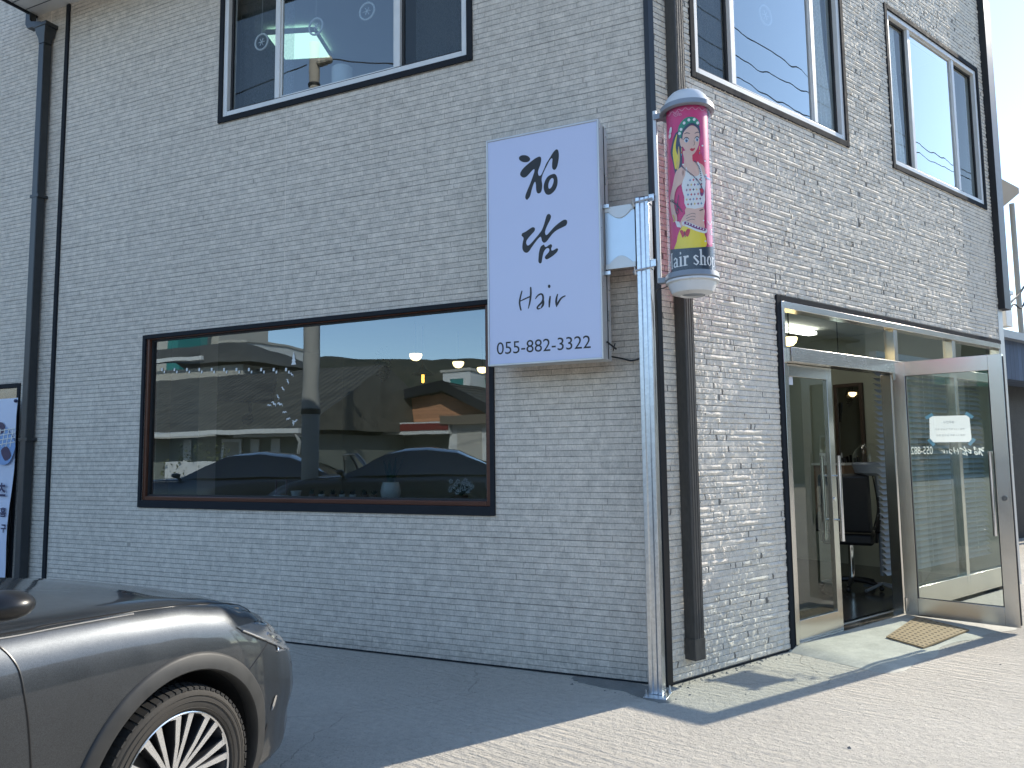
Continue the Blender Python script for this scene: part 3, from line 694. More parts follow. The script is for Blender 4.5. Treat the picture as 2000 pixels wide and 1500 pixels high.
mb = wall(-6.05, -0.2, 0.03, 3.02, [SHOPW], 0.14, 0.16); part(B, 'inner_lining', mb, 'inwall', FL)
mb = wall(0.2, 5.85, 0.03, 3.02, [(ENT[0], ENT[1], 0.03, ENT[3])], 0.14, 0.16); part(B, 'inner_lining', mb, 'inwall', FR)
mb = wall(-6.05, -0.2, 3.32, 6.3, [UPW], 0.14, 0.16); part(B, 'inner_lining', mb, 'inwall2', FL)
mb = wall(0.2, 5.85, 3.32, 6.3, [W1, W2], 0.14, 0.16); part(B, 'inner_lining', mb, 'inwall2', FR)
# roof and outer shell that keep the rooms dark
A0, A1, A2 = K, LtoW(-9.6, 0), RtoW(5.93, 0); Q1, Q2 = LtoW(-9.6, 7.5), RtoW(5.93, 7.5)
mb = MB(); poly = [A0, A1, Q1, Q2, A2]; mb.add([(p.x, p.y, 6.95) for p in poly], [tuple(range(5))])
part(B, 'roof', mb, 'char')
mb = MB()
for a, b in ((A1, Q1), (Q1, Q2), (Q2, A2)): mb.quad((a.x, a.y, 0), (b.x, b.y, 0), (b.x, b.y, 6.95), (a.x, a.y, 6.95))
part(B, 'rear_wall', mb, 'plaster2')
# eave soffit over the left facade
mb = MB(); mb.box(-6.64, 0.0, -0.85, -0.002, 6.27, 6.31); eave = part(B, 'eave_soffit', mb, 'soffit', FL)
mb = MB()
for i in range(6): mb.box(-6.63, 0.0, -0.845 + i * 0.14, -0.838 + i * 0.14, 6.2665, 6.269)
part(eave, 'soffit_groove', mb, 'gasket', FL)
mb = MB(); mb.box(-6.67, -6.642, -0.88, -0.003, 6.25, 6.44); mb.box(-6.641, 0.02, -0.88, -0.852, 6.25, 6.44); part(eave, 'fascia', mb, 'char', FL)
# trims
mb = MB(); mb.box(-0.028, -0.001, -0.022, 0.0, 0.004, ZL); mb.box(-0.0005, 0.036, -0.030, -0.0005, 0.004, ZL)
mb = MB()
# folded corner profile: one leg on each facade
cp = [FL.inverted() @ (FL @ Vector((-0.030, -0.020, 0)))]
legL = [Vector((-0.030, 0.0, 0)), Vector((-0.030, -0.020, 0)), Vector((0.004, -0.026, 0))]
pts = [FL @ p for p in legL] + [FR @ Vector((0.030, -0.020, 0)), FR @ Vector((0.030, 0.0, 0)), K.copy()]
mb.prism([(p.x, p.y) for p in pts], lambda u, v, d: (u, v, d), 0.004, ZR)
part(B, 'corner_trim', mb, 'black', bev=0.002)
mb = MB(); mb.box(-6.16, -6.115, -0.02, 0.0, 0.02, 6.265); part(B, 'joint_trim', mb, 'char', FL)
# drip edge at the wall foot
mb = MB(); mb.box(-9.6, -0.03, -0.006, -0.0005, 0.004, 0.014); part(B, 'starter_strip', mb, 'char', FL)
mb = MB(); mb.box(0.03, 1.38, -0.006, -0.0005, 0.004, 0.014); part(B, 'starter_strip', mb, 'char', FR)
# end trim standing proud of the right facade
mb = MB(); mb.box(5.84, 6.02, -0.075, 0.10, 3.10, 6.84); part(B, 'end_trim', mb, 'black', FR, bev=0.003)
mb = MB(); mb.box(5.80, 5.93, -0.012, 0.10, 0.0, 3.098); part(B, 'end_jamb', mb, 'alu', FR)
mb = MB(); mb.box(5.84, 6.01, -0.05, 0.02, 6.85, 7.3); part(B, 'end_trim', mb, 'black', FR)

# downpipe on the left facade: hopper, offset elbow to the gutter, strap
dp = MB(); dp.box(-6.455, -6.365, -0.105, -0.018, 0.02, 5.86)
pipe = part(B, 'downpipe', dp, 'downpipe', FL, bev=0.008)
mb = MB(); c0 = (-6.41, -0.062)
prof = [(0.045, 0.0435, 5.861), (0.05, 0.048, 5.92), (0.075, 0.06, 5.98), (0.085, 0.065, 6.03), (0.105, 0.072, 6.035), (0.105, 0.072, 6.075)]
vs = []; fs = []
for a, b, z in prof: vs += [(c0[0] - a, c0[1] - b, z), (c0[0] + a, c0[1] - b, z), (c0[0] + a, c0[1] + b - .002, z), (c0[0] - a, c0[1] + b - .002, z)]
for j in range(len(prof) - 1):
    for i in range(4): fs.append((j * 4 + i, j * 4 + (i + 1) % 4, j * 4 + 4 + (i + 1) % 4, j * 4 + 4 + i))
fs.append((20, 21, 22, 23)); mb.add(vs, fs); part(pipe, 'hopper', mb, 'downpipe', FL, bev=0.004)
mb = MB()
mb.prism([(-6.44, 6.0755), (-6.45, 6.115), (-6.60, 6.15), (-6.625, 6.18), (-6.625, 6.262), (-6.70, 6.262), (-6.70, 6.14), (-6.66, 6.085), (-6.52, 6.0755)][::-1], lambda u, v, d: (u, d, v), -0.10, -0.03)
part(pipe, 'elbow', mb, 'downpipe', FL, bev=0.006)
for z in (1.7, 4.2):
    mb = MB(); mb.box(-6.475, -6.345, -0.109, -0.106, z, z + 0.03); mb.box(-6.475, -6.457, -0.1055, -0.001, z, z + 0.03); mb.box(-6.363, -6.345, -0.1055, -0.001, z, z + 0.03); part(pipe, 'strap', mb, 'downpipe', FL, bev=0.002)
# ribbed downpipe on the right facade
mb = MB(); x0, x1, yb, yf = 0.165, 0.262, -0.012, -0.095
prof = [(x0, yb)] + [(x0, yf)]
for i in range(4):
    a = x0 + (x1 - x0) * i / 4; w = (x1 - x0) / 4
    prof += [(a + w * .12, yf - 0.002), (a + w * .7, yf - 0.002), (a + w * .85, yf + 0.006)]
prof += [(x1, yf), (x1, yb)]
mb.prism(prof[::-1], lambda u, v, d: (u, v, d), 0.17, 7.0)
rp = part(B, 'ribbed_downpipe', mb, 'brownpipe', FR)
mb = MB(); mb.box(x0 - .006, x1 + .006, yf - .008, yb, 0.14, 0.30)
pts = [(x0 - .004, yb), (x0 - .004, yf - .004)] + [(x0 + (x1 - x0) * t, yf - .006 + (.003 if i % 2 else 0)) for i, t in enumerate((.2, .35, .5, .65, .8))] + [(x1 + .004, yf - .004), (x1 + .004, yb)]
mb = MB(); mb.prism(pts[::-1], lambda u, v, d: (u, v, d), 0.15, 0.285); part(rp, 'pipe_shoe', mb, 'brownpipe', FR)

# ---- windows
def window(hole, frame, muls, glassm, casing='char', shopw=False, glass_y=0.028, fr_m='pvc', sash_side=()):
    x0, x1, z0, z1 = hole
    c = MB(); w = 0.05; c.ring(x0 - 0.037, x1 + 0.037, z0 - 0.05, z1 + 0.037, 0.049, -0.018, 0.05)
    wnd = part(B, 'window', c, casing, frame, bev=0.003)
    a, b, e, f = x0 + 0.012, x1 - 0.012, z0 + 0.0, z1 - 0.012
    fb = MB(); fb.ring(a, b, e, f, 0.048, -0.004, 0.10); part(wnd, 'frame', fb, fr_m, frame, bev=0.003)
    fb = MB(); fb.box(a + 0.048, b - 0.048, 0.006, 0.06, e + 0.048, e + 0.058); part(wnd, 'track', fb, 'gasket', frame)
    edges = [a + 0.048] + list(muls) + [b - 0.048]
    for i, mx in enumerate(muls):
        fb = MB(); fb.box(mx - 0.027, mx + 0.027, 0.004, 0.040, e + 0.0585, f - 0.0485); part(wnd, 'mullion', fb, fr_m, frame, bev=0.003)
    for i in range(len(edges) - 1):
        l = edges[i] + (0.0275 if i else 0.0005); r = edges[i + 1] - (0.0275 if i < len(edges) - 2 else 0.0005)
        yy = glass_y + (0.018 if i % 2 == 0 else 0.0)
        fb = MB(); fb.ring(l, r, e + 0.0585, f - 0.0485, 0.022 if i % 2 == 0 else 0.016, yy - 0.010, yy + 0.012)
        part(wnd, 'sash', fb, 'gasket' if i % 2 == 0 else fr_m, frame)
        ins = 0.0215 if i % 2 == 0 else 0.0155
        gq = MB(); gq.quad((l + ins, yy, e + 0.0585 + ins), (r - ins, yy, e + 0.0585 + ins), (r - ins, yy, f - 0.0485 - ins), (l + ins, yy, f - 0.0485 - ins)); part(wnd, 'pane', gq, glassm if i == 1 else 'glass_side', frame)
    return wnd
window(UPW, FL, (-3.33, -2.08), 'glass_up')
window(W1, FR, (0.98, 2.15), 'glass_right')
window(W2, FR, (4.01, 5.05), 'glass_right')
# shop window: charcoal casing, wood-film frame, one large pane
x0, x1, z0, z1 = SHOPW
mb = MB(); mb.ring(x0 - 0.036, x1 + 0.036, z0 - 0.045, z1 + 0.008, 0.036, -0.018, 0.03); mb.box(x0, x1, -0.018, 0.03, z0 - 0.009, z0 + 0.02)
sw = part(B, 'window', mb, 'char', FL, bev=0.003, label='wide shop window with dark wood frame')
mb = MB(); mb.ring(x0 + 0.0015, x1 - 0.0015, z0 + 0.021, z1 + 0.0, 0.036, 0.0, 0.10); part(sw, 'frame', mb, 'wood', FL, bev=0.006)
mb = MB(); mb.ring(x0 + 0.038, x1 - 0.038, z0 + 0.0575, z1 - 0.0365, 0.014, 0.03, 0.07); part(sw, 'gasket', mb, 'gasket', FL)
mb = MB(); mb.quad((x0 + 0.05, 0.045, z0 + 0.07), (x1 - 0.05, 0.045, z0 + 0.07), (x1 - 0.05, 0.045, z1 - 0.05), (x0 + 0.05, 0.045, z1 - 0.05)); part(sw, 'pane', mb, 'glass_shop', FL)
mb = MB(); mb.box(x0 + 0.0, x1, 0.141, 0.46, z0 - 0.03, z0 + 0.03); part(sw, 'sill', mb, 'dkwood', FL, bev=0.004)

# ---- entrance: stainless frame, header, transoms, fixed panes, two leaves
DZ = 0.045
mb = MB(); mb.box(1.385, 1.432, -0.022, 0.10, 0.004, 2.735); mb.box(1.4325, 5.80, -0.022, 0.0, 2.6905, 2.735)
ent = part(B, 'entrance', mb, 'char', FR, bev=0.002, label='stainless shopfront entrance with glazed transoms and side panes')
mb = MB()
mb.box(1.433, 1.475, -0.03, 0.08, 0.04, 2.6895); mb.box(5.74, 5.788, -0.02, 0.08, 0.04, 2.6895)        # jambs
mb.box(1.4755, 5.7395, -0.03, 0.08, 2.635, 2.6895)                                                   # head
mb.box(3.17, 3.345, -0.016, 0.08, 0.04, 2.20); mb.box(3.28, 3.345, -0.016, 0.08, 2.3205, 2.6345)
mb.box(4.53, 4.60, -0.016, 0.08, 0.24, 2.6345)
mb.box(3.3455, 4.5295, -0.016, 0.08, 0.04, 0.24); mb.box(4.6005, 5.7395, -0.016, 0.08, 0.04, 0.24); mb.box(4.5305, 4.5995, -0.016, 0.08, 0.04, 0.2395)
mb.box(3.3455, 4.5295, -0.016, 0.08, 2.24, 2.33); mb.box(4.6005, 5.7395, -0.016, 0.08, 2.24, 2.33)
part(ent, 'frame', mb, 'steel', FR, bev=0.002)
mb = MB(); mb.box(1.4755, 3.35, -0.075, 0.06, 2.205, 2.3195); part(ent, 'header', mb, 'steelh', FR, bev=0.003)
mb = MB(); mb.box(1.4755, 3.1695, -0.02, 0.09, 0.02, 0.044); part(ent, 'threshold', mb, 'steelh', FR)
for a, b, c, d in ((1.4755, 3.2795, 2.32, 2.634), (3.3455, 4.5295, 2.33, 2.634), (4.6005, 5.7395, 2.33, 2.634), (3.3455, 4.5295, 0.24, 2.24), (4.6005, 5.7395, 0.24, 2.24)):
    mb = MB(); mb.quad((a, 0.02, c), (b, 0.02, c), (b, 0.02, d), (a, 0.02, d)); part(ent, 'pane', mb, 'glass_door', FR)
def leaf_frame(w, stile, bot, top, h):
    mb = MB(); mb.box(0, stile, -0.02, 0.02, 0, h); mb.box(w - stile, w, -0.02, 0.02, 0, h); mb.box(stile + .0003, w - stile - .0003, -0.02, 0.02, 0, bot); mb.box(stile + .0003, w - stile - .0003, -0.02, 0.02, h - top, h)
    return mb
def pull(mb, x, y, z0, z1):
    mb.tube([(x, y, z0), (x, y, z1)], 0.016, 14)
    s = 1 if y > 0 else -1
    for z in (z0 + 0.17, z1 - 0.17): mb.tube([(x, y, z), (x, s * 0.0205, z)], 0.009, 10)
# closed left leaf
FD = FR @ Matrix.Translation((1.478, 0.03, DZ))
LW, LH = 0.71, 2.155
d1 = part(B, 'glass_door', leaf_frame(LW, 0.075, 0.155, 0.10, LH), 'steel', FD, bev=0.002)
mb = MB(); mb.quad((0.0755, 0, 0.155), (LW - 0.0755, 0, 0.155), (LW - 0.0755, 0, LH - 0.10), (0.0755, 0, LH - 0.10)); part(d1, 'pane', mb, 'glass_door', FD)
mb = MB(); pull(mb, LW - 0.045, -0.075, 0.72, 1.42); part(d1, 'handle', mb, 'chrome', FD)
mb = MB(); pull(mb, LW - 0.045, 0.075, 0.72, 1.42); part(d1, 'handle', mb, 'chrome', FD)
mb = MB(); mb.tube([(LW - 0.045, -0.0205, 1.06), (LW - 0.045, -0.027, 1.06)], 0.017, 16); part(d1, 'lock', mb, 'chrome', FD)
# open right leaf, swung outwards
HX, HY = 3.152, -0.045
OX, OY = 3.296, -0.894
ang = math.atan2(OY - HY, OX - HX)
FO = FR @ Matrix.Translation((HX, HY, DZ)) @ Matrix.Rotation(ang, 4, 'Z')
OW, OH = 0.868, 2.258
d2 = part(B, 'glass_door', leaf_frame(OW, 0.105, 0.155, 0.13, OH), 'steel', FO, bev=0.002, label='glass door leaf swung wide open')
mb = MB(); mb.quad((0.1055, 0, 0.155), (OW - 0.1055, 0, 0.155), (OW - 0.1055, 0, OH - 0.13), (0.1055, 0, OH - 0.13)); part(d2, 'pane', mb, 'glass_door', FO)
for y in (-0.075, 0.075):
    mb = MB(); pull(mb, OW - 0.125, y, 0.74, 1.44); part(d2, 'handle', mb, 'chrome', FO)
mb = MB(); mb.tube([(OW - 0.05, -0.0205, 1.05), (OW - 0.05, -0.028, 1.05)], 0.022, 18); mb.box(OW - 0.053, OW - 0.047, -0.0295, -0.0282, 1.038, 1.062); part(d2, 'lock', mb, 'chrome', FO)
for z in (0.03, OH - 0.16):
    mb = MB(); mb.tube([(0.012, -0.03, z), (0.012, -0.03, z + 0.12)], 0.012, 12); part(d2, 'hinge', mb, 'chrome', FO)
mb = MB(); mb.box(OW + 0.0005, OW + 0.008, -0.012, 0.012, 0.02, OH - 0.02); part(d2, 'edge_seal', mb, 'gasket', FO)
mb = MB()
for z in (0.154, OH - 0.131): mb.box(0.106, OW - 0.106, -0.012, 0.012, z - 0.0, z + 0.006)
mb.box(0.1055, 0.1125, -0.012, 0.012, 0.16, OH - 0.131); mb.box(OW - 0.1125, OW - 0.1055, -0.012, 0.012, 0.16, OH - 0.131); part(d2, 'glazing_bead', mb, 'gasket', FO)
# mirrored lettering on the open leaf glass (read from inside): the viewer sees it reversed
def onFO(u, v, off=0): return (u, 0.004, v)     # the leaf's far face, read from there
# FO x grows to the viewer's right, so reversing the text means running it right to left
def rev(mb, s, xr, xl, z0, z1): put_text(mb, s, lambda a, b: (xr + (xl - xr) * a, 0.003, z0 + (z1 - z0) * b), 0, 1, 0, 1)
CH = [(325,215),(343,240),(335,300),(318,350),(305,395),(310,430),(325,440),(345,425),(375,360),(400,300),(440,235),(480,170),(515,132),(540,140),(550,190),(545,260),(530,330),(510,365),(490,370),(472,350),(470,300),(474,250),(465,235),(440,262),(410,320),(380,380),(355,440),(348,490),(355,540),(352,590),(340,630),(315,648),(292,635),(282,590),(280,540),(270,510),(250,545),(230,610),(215,670),(195,705),(175,722),(158,705),(158,670),(180,610),(210,540),(240,460),(262,390),(260,362),(235,380),(200,420),(170,450),(140,462),(110,450),(95,425),(105,390),(140,345),(190,300),(240,260),(280,232)]
CHD = [(147 + 67 * math.cos(a) * math.cos(.14) - 42 * math.sin(a) * math.sin(.14), 240 + 67 * math.cos(a) * math.sin(.14) + 42 * math.sin(a) * math.cos(.14)) for a in [i * 0.3491 for i in range(18)]]
CHO = [(485,418),(515,430),(533,475),(532,540),(510,600),(470,645),(430,664),(395,650),(375,605),(372,555),(390,495),(425,445)]
CHI = [(470,467),(487,480),(485,520),(465,570),(440,592),(427,575),(428,535),(445,490)]
DM = [(435,887),(457,910),(450,950),(425,1000),(400,1055),(388,1100),(395,1130),(412,1130),(450,1090),(500,1035),(560,985),(610,955),(640,960),(648,985),(635,1020),(590,1045),(530,1075),(480,1115),(440,1165),(405,1210),(375,1225),(352,1205),(345,1175),(335,1155),(310,1175),(270,1225),(230,1280),(200,1325),(170,1343),(138,1328),(122,1290),(125,1230),(135,1180),(130,1160),(113,1142),(120,1115),(160,1095),(210,1060),(245,1042),(268,1055),(265,1085),(235,1120),(200,1160),(172,1200),(168,1235),(185,1257),(215,1240),(260,1190),(310,1130),(350,1075),(375,1010),(395,940),(410,900)]
MM = [(375,1248),(385,1268),(405,1272),(435,1250),(460,1242),(470,1265),(460,1290),(465,1315),(490,1310),(525,1290),(541,1300),(530,1330),(490,1370),(440,1405),(405,1420),(385,1402),(395,1375),(430,1335),(438,1305),(425,1288),(400,1295),(375,1330),(360,1380),(352,1430),(345,1460),(325,1467),(310,1445),(312,1390),(318,1330),(335,1275),(355,1255)]
HAIR = [([(162,240),(138,330),(124,420),(132,490),(146,545)], [20,26,28,26,24]), ([(305,182),(307,260),(302,340),(288,430),(266,518)], [26,30,30,26,14]), ([(130,405),(200,370),(300,325)], [14,20,22]),
        ([(384,364),(405,330),(438,298),(475,285),(500,305),(508,350),(500,400),(470,440),(430,478),(412,510),(422,527),(450,518),(490,490),(520,462),(546,438)], [12,20,24,26,30,30,32,30,26,24,24,24,30,24,10]), ([(506,372),(512,420),(503,465),(478,505)], [24,32,34,22]),
        ([(621,328),(612,400),(606,495)], [24,32,22]), ([(743,292),(728,340),(720,400),(722,450),(727,492)], [18,28,34,30,14]), ([(733,470),(760,415),(785,375),(815,342),(865,316)], [20,30,26,24,18])]
def glyphs(mb, fn, hair=False):
    """the calligraphic shop name, traced; fn maps photo pixels to the panel"""
    a = lambda P: [(1000 + p[0] / 6.0, 270 + p[1] / 6.0) for p in P]; b = lambda P: [(1000 + p[0] / 8.33, 540 + p[1] / 8.33) for p in P]
    if hair:
        for i, (p, w) in enumerate(HAIR): flatpoly(mb, b(stroke(p, w)), fn, off=0.0004 * (i % 4))
        flatpoly(mb, b([(605 + 22 * math.cos(i * .45), 160 + 29 * math.sin(i * .45)) for i in range(14)]), fn); return
    flatpoly(mb, a(smooth_poly(CH, 3)), fn); flatpoly(mb, a(CHD), fn); flatpoly(mb, [a(smooth_poly(CHO, 4)), a(smooth_poly(CHI, 4))], fn)
    flatpoly(mb, a(smooth_poly(DM, 3)), fn); flatpoly(mb, a(smooth_poly(MM, 3)), fn)
# ------------------------------------------------------------------ projecting lightbox sign
SX0, SX1, SZ0, SZ1 = -1.128, -0.288, 2.118, 3.742
SB, SF = -0.10, -0.30
sg = thing('lightbox_sign', 'tall white lightbox sign with black brush lettering and a phone number', 'sign', FL, ((SX0 + SX1) / 2, -0.2, SZ0))
mb = MB(); mb.box(SX0 + 0.004, SX1 - 0.004, -0.255, SB, SZ0 + 0.004, SZ1 - 0.004); part(sg, 'box', mb, 'alu', FL, bev=0.003)
mb = MB(); mb.ring(SX0, SX1, SZ0, SZ1, 0.012, SF, -0.2555); rim = part(sg, 'rim', mb, 'alu', FL, bev=0.002)
mb = MB(); mb.box(SX0 + 0.0125, SX1 - 0.0125, SF + 0.006, -0.2558, SZ0 + 0.0125, SZ1 - 0.0125); fc = part(sg, 'face', mb, 'signface', FL)
def onsign(u, v, off=0):
    x, z = on_plane(FL, u, v, 0.294); return (x, SF + 0.0054 - off, z)
mb = MB(); glyphs(mb, onsign); part(fc, 'brush_lettering', mb, 'ink', FL)
mb = MB(); glyphs(mb, onsign, True); part(fc, 'hair_lettering', mb, 'ink', FL)
xa, za = on_plane(FL, 970.5, 693, .294); xb, zb = on_plane(FL, 1154, 683, .294); _, zt = on_plane(FL, 970.5, 669, .294)
mb = MB(); put_text(mb, '055-882-3322', lambda a, b: (xa + (xb - xa) * a, SF + 0.0054, za + (zt - za) * b), 0, 1, 0, 1, 0.0); part(fc, 'phone_number', mb, 'ink', FL)
for z in (3.36, 2.42):
    mb = MB(); mb.box(SX1 - 0.0038, SX1 + 0.006, -0.18, -0.165, z - 0.035, z + 0.035); part(sg, 'latch', mb, 'steel', FL)
mb = MB(); mb.box(SX1 - 0.0039, SX1 + 0.001, -0.187, -0.183, SZ0 + 0.01, SZ1 - 0.01); part(sg, 'side_joint', mb, 'gasket', FL)
for z in (2.2, 2.6, 3.0, 3.4, 3.68):
    for y in (-0.275, -0.13): mb = MB(); mb.sphere((SX1 - 0.003, y, z), 0.006, 8, 4); part(sg, 'screw', mb, 'steel', FL)

# ------------------------------------------------------------------ galvanised post with bracket
ps = thing('sign_post', 'galvanised steel channel post bolted to the ground at the building corner', 'post', FL, (-0.02, -0.2, 0))
PX0, PX1, PYB, PYF = -0.066, 0.022, -0.15, -0.24
mb = MB(); t = 0.004
mb.prism([(PX0, PYF), (PX0 + .026, PYF), (PX0 + .030, PYF + .006), (PX1 - .030, PYF + .006), (PX1 - .026, PYF), (PX1, PYF), (PX1, PYB), (PX0, PYB)], lambda u, v, d: (u, v, d), 0.012, 3.18)
part(ps, 'channel', mb, 'galv', FL, bev=0.003)
mb = MB(); mb.box(PX0 + 0.004, PX1 - 0.004, PYF + 0.01, PYB - 0.004, 3.1802, 3.186); part(ps, 'top_cap', mb, 'gasket', FL)
mb = MB(); mb.box(-0.085, 0.060, -0.305, -0.115, 0.0045, 0.0118); pl = part(ps, 'base_plate', mb, 'galv', FL, bev=0.002)
mb = MB()
for x, y in ((0.045, -0.27), (0.045, -0.14), (-0.07, -0.285), (-0.07, -0.135)):
    mb = MB(); mb.tube([(x, y, 0.0119), (x, y, 0.05)], 0.006, 10); mb.tube([(x, y, 0.0119), (x, y, 0.022)], 0.011, 6); part(pl, 'bolt', mb, 'galv', FL)
# bracket box between the sign and the post
BX0, BX1 = SX1 + 0.004, PX0 - 0.012
mb = MB(); mb.box(BX0, BX1 - 0.0, -0.215, -0.205, 2.74, 3.135); bp = part(ps, 'bracket_plate', mb, 'galv2', FL, bev=0.002)
def arcflange(zc, sgn):
    P = [(BX0, zc), (BX0 + 0.03, zc - sgn * 0.0)]
    n = 12
    for i in range(n + 1):
        a = math.pi * i / n; P.append((BX0 + 0.025 + (BX1 - BX0 - 0.045) * i / n, zc - sgn * 0.05 * math.sin(a)))
    P += [(BX1, zc), (BX1, zc + sgn * 0.035), (BX0, zc + sgn * 0.035)]
    return P
for zc, sgn in ((3.115, 1), (2.76, -1)):
    mb = MB(); P = arcflange(zc, sgn)
    mb.prism(P if sgn > 0 else P, lambda u, v, d: (u, d, v), -0.222, -0.2155); part(bp, 'flange', mb, 'alu', FL, bev=0.0015)
mb = MB(); mb.box(BX1 + 0.0002, BX1 + 0.010, -0.21, -0.14, 2.73, 3.14); part(bp, 'side_strip', mb, 'gasket', FL)
mb = MB()
for z in (2.70, 3.155):
    mb = MB(); mb.box(SX1 - 0.003, SX1 + 0.04, -0.235, -0.205, z - 0.012, z + 0.012); part(bp, 'lug', mb, 'galv', FL); mb = MB(); mb.tube([(BX1 - 0.02, -0.215, z - 0.01), (PX0 - 0.003, -0.235, z - 0.01)], 0.008, 8)
    mb.tube([(BX1 + 0.005, -0.25, z - 0.008), (PX1 + 0.03, -0.25, z + 0.004)], 0.005, 8)
    mb.tube([(BX1 - 0.0, -0.235, z - 0.03), (BX1, -0.26, z + 0.015)], [0.014, 0.003], 8)
    part(bp, 'clamp', mb, 'galv', FL)

# ------------------------------------------------------------------ barber pole
AX, AY = 0.282, -0.20
bp_ = thing('barber_pole', 'cylindrical barber pole lamp with a printed fashion lady and Hair shop lettering', 'barber pole', FL, (AX, AY, 2.5))
tc = (FL.inverted() @ CP) - Vector((AX, AY, 0)); tc.z = 0; tc.normalize(); tr_ = Vector((-tc.y, tc.x, 0))   # toward the viewer, and the viewer's right
RA = 0.135; RTUBE = 0.152
ZA0, ZA1 = 2.63, 3.69
mb = MB(); mb.lathe([(RA - 0.004, ZA0 - 0.03), (RA - 0.004, ZA1 + 0.02)], (AX, AY, 0), n=64); drum = part(bp_, 'drum', mb, ARTM['magenta'], FL)
mb = MB(); mb.lathe([(RTUBE, ZA0 - 0.03), (RTUBE, ZA1 + 0.03)], (AX, AY, 0), n=64); part(bp_, 'clear_tube', mb, 'acryl', FL)
mb = MB(); mb.lathe([(0.0, 3.845), (0.06, 3.842), (0.10, 3.825), (0.128, 3.795), (0.148, 3.755), (0.157, 3.732)], (AX, AY, 0), n=48); part(bp_, 'top_cap', mb, 'whitepl', FL)
mb = MB(); mb.lathe([(0.15, 3.735), (0.172, 3.731), (0.175, 3.70), (0.160, 3.692), (0.150, 3.692)], (AX, AY, 0), n=48); mb.box(AX - 0.215, AX - 0.12, AY - 0.025, AY + 0.025, 3.695, 3.73); part(bp_, 'top_ring', mb, 'greypl', FL, sharp=30)
mb = MB(); mb.lathe([(0.15, 2.632), (0.166, 2.632), (0.172, 2.60), (0.168, 2.594), (0.14, 2.592)], (AX, AY, 0), n=48); mb.box(AX - 0.215, AX - 0.12, AY - 0.025, AY + 0.025, 2.597, 2.63); part(bp_, 'bottom_ring', mb, 'greypl', FL, sharp=30)
mb = MB(); mb.lathe([(0.165, 2.5915), (0.168, 2.578), (0.150, 2.57), (0.146, 2.55), (0.128, 2.512), (0.085, 2.498), (0.078, 2.497), (0.074, 2.508), (0.0, 2.508)], (AX, AY, 0), n=48); cap = part(bp_, 'bottom_cap', mb, 'whitepl', FL, sharp=30)
mb = MB(); mb.lathe([(0.0, 2.5065), (0.066, 2.5065)], (AX, AY, 0), n=32); part(cap, 'lamp_hatch', mb, 'greypl', FL)
mb = MB(); mb.box(AX - 0.222, AX - 0.198, AY - 0.014, AY + 0.014, 2.60, 3.76); rail = part(bp_, 'mounting_rail', mb, 'alu', FL, bev=0.003)
for z in (2.75, 3.185):
    mb = MB(); mb.box(PX1 + 0.0006, AX - 0.2225, -0.235, -0.165, z, z + 0.006); mb.box(PX1 + 0.0006, AX - 0.2225, -0.235, -0.229, z - 0.04, z - 0.0005); mb.box(PX1 + 0.0006, PX1 + 0.006, -0.228, -0.165, z - 0.05, z - 0.0005)
    part(rail, 'bracket', mb, 'galv', FL, bev=0.001)
# printed picture: traced shapes wrapped round the drum
def art_xy(X, Y):
    """crop pixel of the photographed drum -> (angle, height)"""
    s_ = 53 - 20 * (Y - 160) / 1130; xc = 268 + 29 * (Y - 200) / 1090; rr = 142 + 9 * (Y - 200) / 1090
    f = max(-0.985, min(0.985, (X - xc) / rr)); ph = math.asin(f)
    yf = Y + s_ * math.cos(ph)
    return ph, ZA1 + 0.012 - (yf - 200) / (1325 - 200) * (ZA1 - ZA0 + 0.012)
def art(name, shapes):
    """shapes: (colour, outline in crop pixels or list of outlines, layer)"""
    cols = []; out = MB()
    for colr, P, lay in shapes:
        if colr not in cols: cols.append(colr)
        loops = P if isinstance(P[0], list) else [P]
        L2 = [[art_xy(*p) for p in l] for l in loops]
        tri = tessellate_polygon([[Vector((p[0], p[1], 0)) for p in l] for l in L2]); allp = [p for l in L2 for p in l]
        bm = bmesh.new(); bv = [bm.verts.new((p[0], p[1], 0)) for p in allp]
        for t_ in tri:
            try: bm.faces.new([bv[i] for i in t_])
            except ValueError: pass
        lo, hi = min(p[0] for p in allp), max(p[0] for p in allp); a = math.ceil(lo / 0.1) * 0.1
        while a < hi:
            bmesh.ops.bisect_plane(bm, geom=bm.verts[:] + bm.edges[:] + bm.faces[:], plane_co=(a, 0, 0), plane_no=(1, 0, 0)); a += 0.1
        bm.verts.index_update(); r = RA + 0.0006 * lay
        vs = []
        for v in bm.verts:
            d = tc * math.cos(v.co.x) + tr_ * math.sin(v.co.x); vs.append((AX + d.x * r, AY + d.y * r, v.co.y))
        out.add(vs, [[v.index for v in f.verts] for f in bm.faces], True, cols.index(colr)); bm.free()
    return part(drum, name, out, [ARTM[c] for c in cols], FL)
def S(P, k=3): return smooth_poly(P, k)
def ln(P, w): return stroke(P, [w] * len(P) if isinstance(w, (int, float)) else w, 3)
def dot(x, y, a, b=None): b = b or a; return [(x + a * math.cos(i * .5236), y + b * math.sin(i * .5236)) for i in range(12)]
full = lambda y0, y1: [(xc, y0) for xc in range(128 + int(0.026 * (y0 - 200)), 412 + int(0.035 * (y0 - 200)), 6)] + [(xc, y1) for xc in range(410 + int(0.035 * (y1 - 200)), 128 + int(0.026 * (y1 - 200)), -6)]
SH = []
SH.append(('rose', S([(300, 480), (345, 470), (372, 520), (385, 600), (350, 640), (300, 560)]), 1))
SH.append(('pinkband', S([(392, 690), (425, 670), (436, 800), (440, 1000), (440, 1110), (400, 1110), (396, 900)]), 1))
